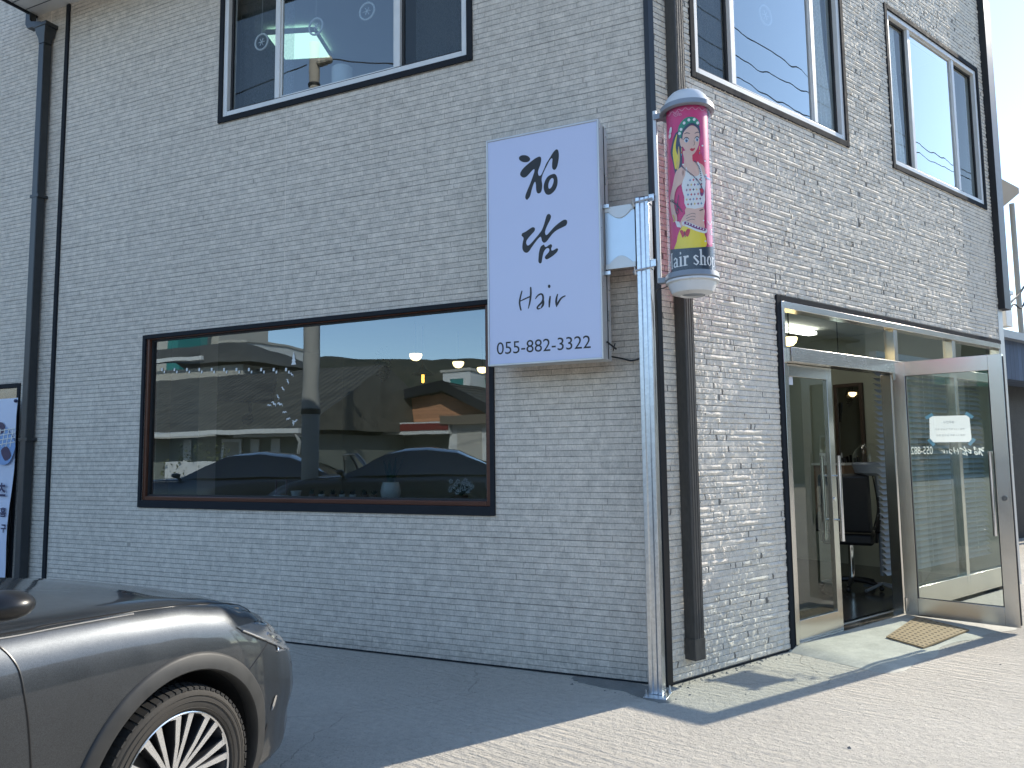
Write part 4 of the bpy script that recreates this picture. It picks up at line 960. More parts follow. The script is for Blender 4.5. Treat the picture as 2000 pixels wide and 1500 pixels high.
SH.append(('navy', S([(215, 330), (190, 345), (172, 400), (160, 470), (175, 540), (188, 620), (196, 690), (215, 640), (236, 560), (236, 470), (232, 390)]), 1))            # ponytail
SH.append(('yellow', S([(206, 345), (185, 400), (175, 470), (182, 540), (192, 590), (205, 560), (214, 520), (200, 470), (196, 420)]), 2))
SH.append(('gold', S([(214, 430), (206, 500), (196, 570), (208, 600), (220, 550), (222, 490)]), 2))
SH.append(('skin', S([(158, 860), (154, 780), (172, 700), (190, 620), (212, 590), (250, 575), (262, 620), (235, 690), (204, 715), (184, 770), (182, 850), (200, 920), (196, 960), (172, 930)]), 2))   # arm
SH.append(('skin', S([(243, 470), (300, 480), (306, 545), (345, 560), (380, 590), (390, 660), (372, 700), (240, 640), (236, 590), (248, 560), (250, 520)]), 2))        # neck and shoulders
SH.append(('skin', S([(262, 860), (376, 868), (378, 960), (382, 1010), (330, 1000), (280, 965), (262, 930)]), 2))    # waist
SH.append(('skin', S([(222, 960), (246, 915), (285, 880), (318, 892), (324, 940), (300, 965), (262, 975), (236, 990), (214, 985)]), 4))     # hand on hip
for P in ([(262, 920), (300, 905), (322, 912)], [(262, 938), (300, 925), (322, 932)], [(266, 955), (296, 945), (316, 950)]): SH.append(('line', ln(P, 2.5), 6))
SH.append(('white', S([(262, 580), (256, 640), (232, 705), (250, 790), (262, 862), (376, 868), (384, 760), (390, 690), (372, 640), (345, 558), (336, 562), (350, 630), (330, 652), (290, 640), (270, 600)], 2), 3))   # crop top
rnd = random.Random(3); dc = ['purple', 'red', 'blue', 'navy', 'red', 'gold', 'purple']
for r_ in range(6):
    for c_ in range(6):
        x = 266 + c_ * 22 + (r_ % 2) * 8; y = 676 + r_ * 33
        if x > 376 - max(0, 5 - r_) * 2 or (r_ == 0 and x < 285) : continue
        h = 11; SH.append((dc[(r_ * 3 + c_ * 2) % 7], [(x, y - h), (x + 3, y - 3), (x + 8, y), (x + 3, y + 3), (x, y + h), (x - 3, y + 3), (x - 8, y), (x - 3, y - 3)], 4))
SH.append(('yellow', S([(240, 985), (280, 990), (330, 1015), (380, 1045), (384, 1150), (192, 1150), (196, 1090), (210, 1030)]), 3))     # skirt
SH.append(('white', ln([(250, 968), (285, 985), (330, 1010), (384, 1030)], 34), 4))
SH.append(('purple', ln([(256, 966), (285, 980), (330, 1004), (382, 1022)], 18), 5))
for i in range(7):
    x = 266 + i * 18; SH.append(('white', dot(x, 969 + i * 8.4, 4.5, 6), 6))
SH.append(('red', [S([(250, 1035), (232, 1012), (218, 1020), (228, 1045), (236, 1066), (250, 1050)])][0], 5)); SH.append(('red', S([(252, 1035), (270, 1008), (286, 1016), (282, 1040), (270, 1062), (256, 1050)]), 5)); SH.append(('line', ln([(250, 1025), (254, 1062)], 5), 6))
# head
SH.append(('navy', S([(232, 420), (220, 370), (226, 310), (250, 265), (290, 250), (330, 270), (350, 310), (356, 360), (350, 390), (340, 330), (310, 295), (285, 300), (250, 345), (238, 400)]), 3))
SH.append(('skin', S([(240, 390), (246, 345), (272, 312), (300, 298), (328, 312), (346, 345), (350, 395), (344, 440), (326, 480), (304, 502), (280, 490), (254, 460), (240, 430)]), 4))
SH.append(('skin', S([(222, 385), (232, 378), (240, 400), (240, 440), (228, 430)]), 4))
SH.append(('green', S([(216, 360), (214, 305), (236, 262), (270, 238), (310, 240), (340, 262), (352, 296), (340, 300), (312, 282), (286, 280), (258, 300), (240, 330), (230, 380)]), 5))
for x, y in ((232, 318), (252, 276), (282, 258), (316, 258), (338, 284), (222, 345)): SH.append(('white', dot(x, y, 9, 11), 6))
SH.append(('line', ln([(252, 352), (268, 346), (288, 354)], [3, 6, 3]), 5)); SH.append(('line', ln([(320, 356), (336, 348), (348, 352)], [3, 6, 3]), 5))
for x, w in ((266, 14), (334, 11)):
    SH.append(('white', dot(x, 398, w, 16), 5)); SH.append(('blue', dot(x + 1, 399, w * .62, 14), 6)); SH.append(('line', dot(x + 1, 400, w * .34, 9), 7)); SH.append(('white', dot(x + 4, 393, 3, 4), 8))
    SH.append(('line', ln([(x - w - 4, 392), (x - w * .5, 380), (x + w * .4, 380), (x + w + 2, 392)], [3, 6, 6, 4]), 7))
SH.append(('line', ln([(314, 405), (318, 430), (310, 438)], 2.5), 6))
SH.append(('red', S([(288, 462), (300, 456), (308, 460), (320, 455), (318, 468), (304, 478), (294, 472)]), 6))
for x in (234, 350): SH.append(('gold', ln([(x, 448), (x, 500)], 4), 6)); SH.append(('red', dot(x, 478, 4, 5), 7)); SH.append(('blue', dot(x, 495, 4, 6), 7))
# necklace, bangles, scissors, butterfly, scroll
N1 = spline([(240, 580), (270, 612), (310, 650), (345, 695), (364, 735)], 5); N2 = spline([(318, 548), (345, 590), (358, 650), (362, 735)], 5)
for p in N1[::1] + N2[::1]: SH.append(('navy', dot(p[0], p[1], 4.2), 7)) if not isinstance(p, tuple) else None
SH.append(('purple', S([(362, 735), (378, 755), (372, 785), (360, 792), (352, 770)]), 7)); SH.append(('red', S([(352, 745), (366, 740), (374, 765), (360, 770)]), 8))
for i in range(4): SH.append(('white', ln([(192 + i * 7, 950 + i * 2), (204 + i * 7, 988 + i * 2)], 6), 7))
SH.append(('gold', ln([(174, 905), (184, 935), (178, 950)], 8), 7))
SH.append(('line', ln([(170, 810), (210, 850), (238, 892)], [6, 9, 3]), 7)); SH.append(('line', ln([(200, 870), (205, 830), (212, 770)], [9, 6, 3]), 7)); SH.append(('line', [dot(168, 806, 12, 9), dot(168, 806, 7, 5)], 7)); SH.append(('line', [dot(202, 888, 10, 14), dot(202, 888, 6, 9)], 7))
SH.append(('white', S([(150, 330), (160, 292), (170, 296), (166, 330)]), 2)); SH.append(('white', S([(150, 342), (164, 336), (162, 362), (150, 368)]), 2))
sc_ = [(140 + i * 9, 215 - 38 * math.cos((i - 15) / 15 * 1.25) + 9 * math.sin(i * 1.3)) for i in range(30)]
SH.append(('pinkband', ln(sc_, 5), 2))
for i in range(5): SH.append(('pinkband', [dot(190 + i * 9, 205 + 12 * math.sin(i * 2.2), 11, 8), dot(190 + i * 9, 205 + 12 * math.sin(i * 2.2), 7, 4)], 2))
SH.append(('blue', ln([(386, 655), (405, 672), (432, 682)], 10), 3)); SH.append(('white', ln([(404, 965), (420, 990), (438, 950)], 5), 3)); SH.append(('white', [dot(432, 1040, 10, 22), dot(432, 1040, 6, 16)], 3))
for x, y in ((368, 445), (385, 552), (392, 648), (244, 565), (278, 738), (336, 737), (290, 832), (202, 960), (374, 960), (386, 1101), (316, 1054)): SH.append(('white' if x != 316 else 'yellow', dot(x, y, 6), 8))
for x in range(352, 372, 6): SH.append(('line', dot(x, 888 + 5 * math.sin(x), 4, 3), 5))
SH.append(('dark', full(1140, 1300), 9))
art('picture', SH)
# Hair shop lettering in a serif hand, built from strokes, wrapped on the band
mb = MB()
def wrap(u, v, lay=11):
    d = tc * math.cos(u) + tr_ * math.sin(u); r = RA + 0.0006 * lay; return (AX + d.x * r, AY + d.y * r, v)
zb0 = art_xy(290, 1270)[1] + 0.012; zb1 = zb0 + 0.098
def serif_word(word, u0, size):
    """bold serif letters from strokes: unit box, x-height .62"""
    G = {'H': ([((.1, 0), (.1, 1), .15), ((.62, 0), (.62, 1), .15), ((.1, .5), (.62, .5), .07), ((-.02, .03), (.22, .03), .06), ((-.02, .97), (.22, .97), .06), ((.5, .03), (.74, .03), .06), ((.5, .97), (.74, .97), .06)], .82),
         'a': ([((.36, .03), (.36, .52), .13), ((.36, .52), (.2, .62), .09), ((.2, .62), (.06, .52), .09), ((.36, .36), (.12, .28), .08), ((.12, .28), (.06, .12), .12), ((.06, .12), (.18, .02), .10), ((.18, .02), (.36, .12), .07), ((.36, .05), (.48, .03), .06)], .54),
         'i': ([((.14, .02), (.14, .62), .14), ((.02, .03), (.27, .03), .06), ((.02, .60), (.16, .60), .06), ((.12, .86), (.16, .86), .16)], .32),
         'r': ([((.14, .02), (.14, .62), .14), ((.02, .03), (.29, .03), .06), ((.02, .60), (.16, .60), .06), ((.16, .44), (.28, .60), .08), ((.28, .60), (.38, .56), .13)], .44),
         's': ([((.36, .52), (.2, .62), .07), ((.2, .62), (.07, .52), .09), ((.07, .50), (.22, .34), .12), ((.22, .34), (.37, .17), .13), ((.37, .15), (.22, .01), .09), ((.22, .01), (.05, .12), .07)], .46),
         'h': ([((.12, .02), (.12, 1), .13), ((.0, .03), (.24, .03), .06), ((.0, .97), (.14, .97), .06), ((.12, .48), (.26, .61), .07), ((.26, .61), (.40, .5), .10), ((.40, .52), (.40, .02), .13), ((.3, .03), (.52, .03), .06)], .58),
         'o': ([((.06, .31), (.12, .52), .12), ((.12, .52), (.25, .62), .07), ((.25, .62), (.38, .52), .07), ((.38, .52), (.44, .31), .12), ((.44, .31), (.38, .10), .12), ((.38, .10), (.25, .01), .07), ((.25, .01), (.12, .10), .07), ((.12, .10), (.06, .31), .12)], .54),
         'p': ([((.12, -.3), (.12, .6), .13), ((.0, -.28), (.25, -.28), .06), ((.0, .6), (.14, .6), .06), ((.14, .48), (.28, .61), .07), ((.28, .61), (.42, .48), .09), ((.42, .5), (.46, .31), .12), ((.46, .31), (.40, .10), .12), ((.40, .10), (.27, .01), .07), ((.27, .01), (.14, .1), .07)], .56), ' ': ([], .26)}
    u = u0; k = 0
    for ch in word:
        st, adv = G[ch]
        for a, b, w in st:
            k += 1; dx, dy = b[0] - a[0], b[1] - a[1]; l = math.hypot(dx, dy); tx, ty = dx / l, dy / l; nx_, ny_ = -ty * w / 2, tx * w / 2; e = w * 0.18
            q = [(a[0] - tx * e + nx_, a[1] - ty * e + ny_), (b[0] + tx * e + nx_, b[1] + ty * e + ny_), (b[0] + tx * e - nx_, b[1] + ty * e - ny_), (a[0] - tx * e - nx_, a[1] - ty * e - ny_)]
            mb.add([wrap(u + p[0] * size / RA, zb0 + p[1] * (zb1 - zb0), 11 + 0.25 * (k % 5)) for p in q], [(0, 1, 2, 3)])
        u += adv * size / RA
    return u
u_ = serif_word('Hair ', -1.42, 0.084); part(drum, 'lettering', mb, ARTM['white'], FL)
mb = MB(); serif_word('shop', u_, 0.084); part(drum, 'lettering', mb, ARTM['white'], FL)

# cables
def cable(name, label, pts, r, frame, parentless=True):
    mb = MB(); mb.tube(spline(pts, 5), r, 6); return solo(name, label, 'cable', mb, 'wire', frame, pts[0])
cable('power_cable', 'black cable running along the siding from the white sign to the post', [(SX1 - 0.01, -0.115, 2.155), (SX1 + 0.05, -0.03, 2.145), (-0.18, -0.02, 2.13), (-0.11, -0.03, 2.14), (-0.055, -0.145, 2.14)], 0.006, FL)
cable('power_cable', 'thin black cable looping from the barber pole down beside the post', [(AX - 0.10, AY - 0.03, 2.585), (0.10, -0.19, 2.57), (0.045, -0.20, 2.535), (0.035, -0.175, 2.3), (0.034, -0.17, 1.85), (0.05, -0.16, 1.72), (0.045, -0.16, 1.9), (0.04, -0.16, 2.5)], 0.004, FL)
mb = MB(); mb.tube([(SX1 + 0.001, -0.23, 2.24), (SX1 + 0.03, -0.21, 2.215), (SX1 + 0.055, -0.19, 2.19)], 0.006, 6); mb.tube([(SX1 + 0.05, -0.2, 2.23), (SX1 + 0.035, -0.2, 2.18)], 0.004, 6); part(sg, 'cable_end', mb, 'wire', FL)

# ------------------------------------------------------------------ paper notice and lettering on the open door
pr = [on_plane(FO, *q, -0.004) for q in ((1815, 813), (1893, 811), (1898, 863), (1816, 864))]
nt_ = thing('paper_notice', 'white paper notice taped to the open glass door, print showing through reversed', 'notice', FO, (pr[0][0], 0.006, pr[2][1]))
mb = MB(); nU, nV = 10, 7; vs = []
for j in range(nV + 1):
    for i in range(nU + 1):
        u, v = i / nU, j / nV; a = Vector(pr[0]).lerp(Vector(pr[1]), u); b = Vector(pr[3]).lerp(Vector(pr[2]), u); p = a.lerp(b, v)
        vs.append((p.x, 0.004 + 0.0025 * math.sin(u * 5 + v * 2) ** 2, p.y))
mb.add(vs, [(j * (nU + 1) + i, j * (nU + 1) + i + 1, (j + 1) * (nU + 1) + i + 1, (j + 1) * (nU + 1) + i) for j in range(nV) for i in range(nU)], True)
sheet = part(nt_, 'sheet', mb, 'paper_thin', FO)
def inpaper(u, v): a = Vector(pr[0]).lerp(Vector(pr[1]), u); b = Vector(pr[3]).lerp(Vector(pr[2]), u); p = b.lerp(a, v); return (p.x, 0.0032, p.y)
mb = MB(); put_text(mb, '휴무안내', lambda a, b: inpaper(0.62 - 0.26 * a, 0.70 + 0.11 * b), 0, 1, 0, 1); part(sheet, 'print_line', mb, 'faint', FO)
mb = MB(); put_text(mb, '매월 1.3.5 째주 일요일 휴무', lambda a, b: inpaper(0.86 - 0.72 * a, 0.45 + 0.08 * b), 0, 1, 0, 1); part(sheet, 'print_line', mb, 'faint', FO)
mb = MB(); put_text(mb, '매월 2.4 째주 월요일 휴무', lambda a, b: inpaper(0.86 - 0.70 * a, 0.22 + 0.08 * b), 0, 1, 0, 1)
part(sheet, 'print_line', mb, 'faint', FO)
for (u, v), an in (((0.0, 1.0), 60), ((1.0, 1.0), -50), ((0.04, 0.0), -40), ((1.0, 0.0), 40)):
    c = inpaper(u, v); mb = MB(); mb.box(-0.014, 0.014, -0.0004, 0.0004, -0.034, 0.034); mb.xf(Matrix.Translation((c[0], 0.0022, c[2])) @ Matrix.Rotation(R(an), 4, 'Y')); part(nt_, 'tape', mb, 'tape', FO)
dl = thing('door_lettering', 'white vinyl shop name and phone number seen reversed through the open door', 'lettering', FO, (0.5, 0.003, 1.2))
x1, zt = on_plane(FO, 1750, 873, -.002); x0, zb = on_plane(FO, 1822, 887, -.002)
mb = MB(); put_text(mb, '055-882-3322', lambda a, b: (x0 + (x1 - x0) * a, 0.0025, zb + (zt - zb) * b), 0, 1, 0, 1); part(dl, 'phone_number', mb, 'lettering_thin', FO)
mb = MB()
def gl_fn(px, py, w, h, src):
    cx, cz = on_plane(FO, px, py, -.002)
    return lambda u, v, off=0: (cx - (u - src[0]) * w, 0.0025 + off, cz - (v - src[1]) * h)
a6 = lambda P: [(p[0], p[1]) for p in P]
f1 = gl_fn(1912, 881, 0.00017, 0.00014, (320, 420))
flatpoly(mb, smooth_poly(CH, 2), f1); flatpoly(mb, CHD, f1); flatpoly(mb, [smooth_poly(CHO, 2), smooth_poly(CHI, 2)], f1)
f2 = gl_fn(1886, 881, 0.00017, 0.00014, (380, 1170)); flatpoly(mb, smooth_poly(DM, 2), f2); flatpoly(mb, smooth_poly(MM, 2), f2)
f3 = gl_fn(1855, 881, 0.00018, 0.00016, (490, 370))
for i, (p, w) in enumerate(HAIR): flatpoly(mb, stroke(p, w), f3, off=0.0001 * (i % 4))
part(dl, 'shop_name', mb, 'lettering_thin', FO)
# small label on the closed leaf
(xa, za), (xb, zb) = on_plane(FD, 1536, 716, .004), on_plane(FD, 1549, 752, .004)
st = thing('door_sticker', 'small navy and white sticker at the top corner of the closed glass door', 'sticker', FD, (xa, -0.003, zb))
mb = MB(); mb.box(xa, xb, -0.003, -0.002, za - (za - zb) * 0.42, za); part(st, 'header', mb, 'bnavy', FD)
mb = MB(); mb.box(xa, xb, -0.003, -0.002, zb, za - (za - zb) * 0.42 - 0.0003); part(st, 'body', mb, 'paper', FD)

# tactile rubber mat with rows of holes
mt = thing('entrance_mat', 'tan perforated plastic mat lying on the cement in front of the door', 'mat', FR, (2.55, -0.45, 0.02))
C4 = [Vector(gl(FR, *q, 0.03)) for q in ((1731, 1246), (1790, 1208), (1893, 1229), (1803, 1263))]
def onmat(u, v): return C4[0].lerp(C4[3], u).lerp(C4[1].lerp(C4[2], u), v)
mb = MB(); zf = lambda p: 0.006 + 0.040 * max(0, 1 - max(0, -p.y - 0.0) / 0.80) ** 0.7
vs = []; n = 8
for j in range(n + 1):
    for i in range(n + 1): p = onmat(i / n, j / n); vs.append((p.x, p.y, zf(p) + 0.008))
o = len(vs)
for j in range(n + 1):
    for i in range(n + 1): p = onmat(i / n, j / n); vs.append((p.x, p.y, zf(p) - 0.004))
fs = [(j * 9 + i, j * 9 + i + 1, j * 9 + i + 10, j * 9 + i + 9) for j in range(8) for i in range(8)]
edge = [i for i in range(9)] + [9 * j + 8 for j in range(1, 9)] + [72 + i for i in range(7, -1, -1)] + [9 * j for j in range(7, 0, -1)]
fs += [(edge[i], edge[(i + 1) % len(edge)], edge[(i + 1) % len(edge)] + o, edge[i] + o) for i in range(len(edge))]
mb.add(vs, fs); pad = part(mt, 'pad', mb, 'tactile', FR)
mb = MB(); ku, kv = 8, 13
du = (C4[3] - C4[0]).normalized(); dv = (C4[1] - C4[0]).normalized()
for j in range(kv):
    for i in range(ku):
        p = onmat((i + .5) / ku, (j + .5) / kv); z = zf(p) + 0.0092
        mb.add([(p.x + du.x * 0.0135 * math.cos(a) + dv.x * 0.011 * math.sin(a), p.y + du.y * 0.0135 * math.cos(a) + dv.y * 0.011 * math.sin(a), z) for a in [q * 0.7854 for q in range(8)]], [tuple(range(8))])
part(pad, 'hole_pattern', mb, 'tacdark', FR)
# ------------------------------------------------------------------ the parked car (nose to the wall)
from mathutils.bvhtree import BVHTree
CXL, CN = -1.98, 2.95
FC = FL @ Matrix.Translation((CXL, -CN, 0)) @ Matrix.Rotation(R(90), 4, 'Z')      # x forward, y left, z up; front axle at x=0
def interp(tab, x):
    if x <= tab[0][0]: return tab[0][1]
    for (a, va), (b, vb) in zip(tab, tab[1:]):
        if x <= b:
            t = (x - a) / (b - a); t = t * t * (3 - 2 * t) * 0.5 + t * 0.5; return va + (vb - va) * t
    return tab[-1][1]
WID = [(-3.86, .50), (-3.80, .68), (-3.65, .82), (-3.3, .90), (-2.8, .925), (-1.5, .925), (-.5, .922), (0, .93), (.25, .928), (.40, .915), (.52, .892), (.64, .852), (.74, .79), (.82, .70), (.88, .56), (.915, .36), (.93, .14)]
ZS = [(-3.86, .84), (-3.7, .96), (-3.2, 1.0), (-2, 1.0), (-.9, 1.0), (-.6, .985), (-.3, .975), (0, .955), (.22, .918), (.40, .862), (.55, .79), (.68, .715), (.80, .66), (.93, .62)]
ZH = [(-3.86, .88), (-3.7, 1.02), (-3.3, 1.06), (-2, 1.08), (-.9, 1.085), (-.6, 1.06), (-.3, 1.035), (0, 1.005), (.25, .965), (.45, .92), (.62, .865), (.75, .80), (.85, .73), (.93, .64)]
ZB = [(-3.86, .42), (-3.7, .30), (-3.2, .22), (.3, .20), (.6, .20), (.8, .23), (.93, .34)]
def section(x):
    w, zs, zh, zb = interp(WID, x), interp(ZS, x), interp(ZH, x), interp(ZB, x)
    k = max(0, min(1, (x - .3) / .5))           # front end rounds over
    P = [(0, zb), (w * .6, zb), (w - .10, zb + .005), (w - .035, zb + .05), (w - .008 - .02 * k, zb + (zs - zb) * .30), (w + .002, zb + (zs - zb) * .50), (w, zb + (zs - zb) * .66),
         (w - .012, zb + (zs - zb) * .82), (w - .04, zb + (zs - zb) * .93), (w - .078, zs - .004), (w - .105, zs + .006), (w - .15, zs + .012 + (zh - zs) * .22), (w * .66, zs + (zh - zs) * .62), (w * .38, zs + (zh - zs) * .90), (0, zh)]
    return [(p[0], p[1]) for p in spline(P, 3)]
xs = [-3.86 + .12 * i for i in range(28)] + [-.5 + .06 * i for i in range(14)] + [.34 + .03 * i for i in range(20)]
xs = sorted({round(x, 3) for x in xs if x <= .93} | {.93})
bm_v, bm_f = [], []
ring_n = None
for x in xs:
    s_ = section(x); right = [(x, -p[0], p[1]) for p in s_]; left = [(x, p[0], p[1]) for p in s_[1:-1]][::-1]
    loop = right + left; ring_n = len(loop); bm_v += loop
for i in range(len(xs) - 1):
    for k in range(ring_n): bm_f.append((i * ring_n + k, i * ring_n + (k + 1) % ring_n, (i + 1) * ring_n + (k + 1) % ring_n, (i + 1) * ring_n + k))
body = MB(); body.add(bm_v, bm_f, True); last = (len(xs) - 1) * ring_n
body.add(bm_v[:ring_n], [tuple(range(ring_n))]); body.add(bm_v[last:], [tuple(range(ring_n))], True)
BVH = BVHTree.FromPolygons([Vector(v) for v in bm_v], bm_f)
FCi = FC.inverted()
def hit(px, py, off=0.003):
    o = FCi @ CP; d = (FCi.to_3x3() @ ray(px, py)).normalized()
    loc, nor, _, _ = BVH.ray_cast(o, d)
    if loc is None:
        loc, nor, _, _ = BVH.find_nearest(o + d * 3.6)
    if nor.dot(d) > 0: nor = -nor
    return loc + nor * off
car = thing('parked_car', 'dark grey metallic car parked nose to the shop wall beside the window', 'car', FC, (-1.45, 0, 0))
cb = part(car, 'body', body, 'paint', FC, sharp=60)
# wheel openings
def cut(o, cyl):
    for c in cyl:
        mb = MB(); mb.lathe([(0, c[1]), (c[3], c[1]), (c[3], c[2]), (0, c[2])], (c[0], 0, c[4]), 'y', 64, smooth=True)
        me = bpy.data.meshes.new('cut'); me.from_pydata([tuple(p) for p in mb.v], [], mb.f); bm = bmesh.new(); bm.from_mesh(me); bmesh.ops.remove_doubles(bm, verts=bm.verts, dist=1e-5); bmesh.ops.recalc_face_normals(bm, faces=bm.faces); bm.to_mesh(me); bm.free()
        me.materials.append(M['liner'])
        co = bpy.data.objects.new('cut', me); COL.objects.link(co); co.matrix_basis = FC
        md = o.modifiers.new('c', 'BOOLEAN'); md.operation = 'DIFFERENCE'; md.object = co; md.solver = 'EXACT'; md.material_mode = 'TRANSFER'
        dg = bpy.context.evaluated_depsgraph_get(); nm = bpy.data.meshes.new_from_object(o.evaluated_get(dg)); o.modifiers.clear(); o.data = nm
        bpy.data.objects.remove(co)
    o.data.set_sharp_from_angle(angle=R(50)); 
WB = 2.82; AR_ = 0.388; WZ = 0.335
cut(cb, [(0, -1.2, -.60, AR_, WZ + .004), (0, .60, 1.2, AR_, WZ + .004), (-WB, -1.2, -.60, AR_, WZ + .004), (-WB, .60, 1.2, AR_, WZ + .004)])
# arch lips follow the body side
def arch_lip(cx, sgn):
    mb = MB(); n = 48; vs = []; pro = [(AR_ - .001, -.05), (AR_ - .001, .006), (AR_ + .004, .012), (AR_ + .052, .011), (AR_ + .062, .004), (AR_ + .066, -.012)]
    for i in range(n + 1):
        a = R(-22 + 224 * i / n)
        for r, o in pro:
            x, z = cx + r * math.cos(a), WZ + .004 + r * math.sin(a)
            loc, nor, _, _ = BVH.ray_cast(Vector((x, 2.0 * sgn, max(.24, z))), Vector((0, -sgn, 0)))
            y = abs(loc.y) if loc else .85
            vs.append((x, sgn * (y + o), z))
    k = len(pro); fs = [(i * k + j, i * k + j + 1, (i + 1) * k + j + 1, (i + 1) * k + j) for i in range(n) for j in range(k - 1)]
    mb.add(vs, fs, True); return mb
for cx in (0, -WB):
    for sg_ in (-1, 1): part(car, 'arch_lip', arch_lip(cx, sg_), 'lip', FC, sharp=50)
def wheel(cx, sgn):
    yc = sgn * .795
    mb = MB(); hw = .118
    prof = [(.244, -.100), (.249, -.114), (.268, -.121), (.290, -.1225), (.312, -.119), (.326, -.108), (.3305, -.095), (.3315, -.05), (.332, 0), (.3315, .05), (.3305, .095), (.326, .108), (.30, .12), (.255, .118), (.244, .10)]
    mb.lathe([(r, h * (1 if sgn < 0 else -1)) for r, h in prof], (cx, yc, WZ), 'y', 96, mi=0)
    for r in (.258, .282, .302): mb.lathe([(r - .0015, sgn * (.1195 if r < .26 else .1235)), (r, sgn * (.1222 if r < .26 else .1255)), (r + .0015, sgn * (.1195 if r < .26 else .1235))], (cx, yc, WZ), 'y', 72)
    for i in range(72):
        a0, a1 = 2 * math.pi * i / 72, 2 * math.pi * (i + .74) / 72
        for (y0, y1, sh) in ((.062, .116, .0), (.020, .056, .35), (-.016, .014, .1), (-.056, -.022, .5), (-.116, -.062, .2)):
            b0, b1 = a0 + sh * .08, a1 + sh * .08; sk = .02
            q = [(b0, y0), (b1, y0), (b1 + sk, y1), (b0 + sk, y1)]; vs = []
            for rr in (.3305, .3385):
                for a, y in q:
                    r_ = rr - (.010 if abs(y) > .11 else 0); vs.append((cx + r_ * math.cos(a), yc + sgn * y, WZ + r_ * math.sin(a)))
            mb.add(vs, [(4, 5, 6, 7), (0, 1, 5, 4), (1, 2, 6, 5), (2, 3, 7, 6), (3, 0, 4, 7)], mi=1)
    w = part(car, 'wheel', mb, ['tyre', 'tread'], FC, sharp=35)
    mb = MB(); mb.lathe([(.2435, sgn * .10), (.234, sgn * .09), (.214, sgn * .03), (.212, sgn * -.09)], (cx, yc, WZ), 'y', 64); mb.lathe([(0, sgn * .035), (.212, sgn * .03)], (cx, yc, WZ), 'y', 48)
    rim = part(w, 'rim', mb, 'rimdark', FC)
    mb = MB(); mb.lathe([(.2435, sgn * .101), (.245, sgn * .108), (.241, sgn * .110), (.2365, sgn * .106), (.2365, sgn * .09)], (cx, yc, WZ), 'y', 72)
    nsp = 10
    def P(r, a, y): return (cx + r * math.cos(a), yc + sgn * y, WZ + r * math.sin(a))
    dk = MB()
    for i in range(nsp):
        for s2, wid in ((-.125, 1), (.125, 1)):
            a = 2 * math.pi * i / nsp + .2 + s2; ah = 2 * math.pi * i / nsp + .2 + s2 * .75
            for tgt, y_off, ww in ((dk, -.004, 1.25), (mb, .001, 1.0)):
                w0, w1 = .0085 * ww, .0125 * ww
                r0_, r1_ = .045, .2370
                vs = [P(r0_, ah - w0 / r0_ * .8, .082 + y_off), P(r0_, ah + w0 / r0_ * .8, .082 + y_off), P(.14, (a + ah) / 2 + w0 / .14, .096 + y_off), P(r1_, a + w1 / r1_, .103 + y_off), P(r1_, a - w1 / r1_, .103 + y_off), P(.14, (a + ah) / 2 - w0 / .14, .096 + y_off)]
                vs2 = [(v[0], v[1] - sgn * (.045 if tgt is dk else .004), v[2]) for v in vs]
                tgt.add(vs + vs2, [(0, 1, 2, 5), (5, 2, 3, 4)] + [(j, (j + 1) % 6, (j + 1) % 6 + 6, j + 6) for j in range(6)])
        # foot joining neighbouring spokes along the rim
        a0_, a1_ = 2 * math.pi * i / nsp + .2 + .13, 2 * math.pi * i / nsp + .2 + .13 + (2 * math.pi / nsp - .26) * .42
        for j in range(4):
            q0, q1 = a0_ + (a1_ - a0_) * j / 4, a0_ + (a1_ - a0_) * (j + 1) / 4
            mb.add([P(.226 + .002 * j, q0, .1038), P(.226 + .002 * (j + 1), q1, .1038), P(.2368, q1, .1042), P(.2368, q0, .1042)], [(0, 1, 2, 3)])
    part(w, 'spokes', mb, 'rimface', FC, sharp=30); part(w, 'spoke_pockets', dk, 'rimdark', FC)
    mb = MB(); mb.lathe([(0, sgn * .094), (.035, sgn * .092), (.048, sgn * .084), (.05, sgn * .06)], (cx, yc, WZ), 'y', 32); part(w, 'hub_cap', mb, 'rimdark', FC)
for cx in (0, -WB):
    for sg_ in (-1, 1): wheel(cx, sg_)
def line_on_car(name, pts, r, m_, k=6, off=0.0):
    mb = MB(); P = spline([(p[0], p[1], 0) for p in pts], k); mb.tube([hit(p.x, p.y, off) for p in P], r, 6); return part(car, name, mb, m_, FC)
# cabin
GB = [(-3.62, 1.04), (-3.0, 1.06), (-.95, 1.06), (-.52, 1.02)]
mb = MB(); st_ = [(-3.62, .70, .70, 1.03, 1.04), (-3.2, .80, .66, 1.03, 1.24), (-2.75, .84, .62, 1.03, 1.41), (-2.2, .86, .62, 1.03, 1.475), (-1.75, .86, .61, 1.03, 1.46), (-1.45, .86, .62, 1.03, 1.40), (-1.1, .85, .70, 1.03, 1.22), (-.72, .80, .77, 1.0, 1.045)]
vs = []; prof_n = 0
for x, wb_, wt, zb_, zt in st_:
    P = [(-wb_, zb_), (-(wb_ * .55 + wt * .45), zb_ + (zt - zb_) * .5), (-wt, zb_ + (zt - zb_) * .9), (-wt * .7, zt - .01 * (zt - zb_)), (0, zt + .01)]
    P = P + [(-p[0], p[1]) for p in P[:-1]][::-1]; prof_n = len(P); vs += [(x, p[0], p[1]) for p in P]
fs, mi = [], []
for i in range(len(st_) - 1):
    for k in range(prof_n - 1):
        fs.append((i * prof_n + k, i * prof_n + k + 1, (i + 1) * prof_n + k + 1, (i + 1) * prof_n + k)); mi.append(0 if (2 <= k <= prof_n - 4 and 2 <= i <= 4) else 1)
for f, m_ in zip(fs, mi): mb.add([vs[i] for i in f], [(0, 1, 2, 3)], True, m_)
cabin = part(car, 'cabin', mb, ['paint', 'carglass'], FC, sharp=35)
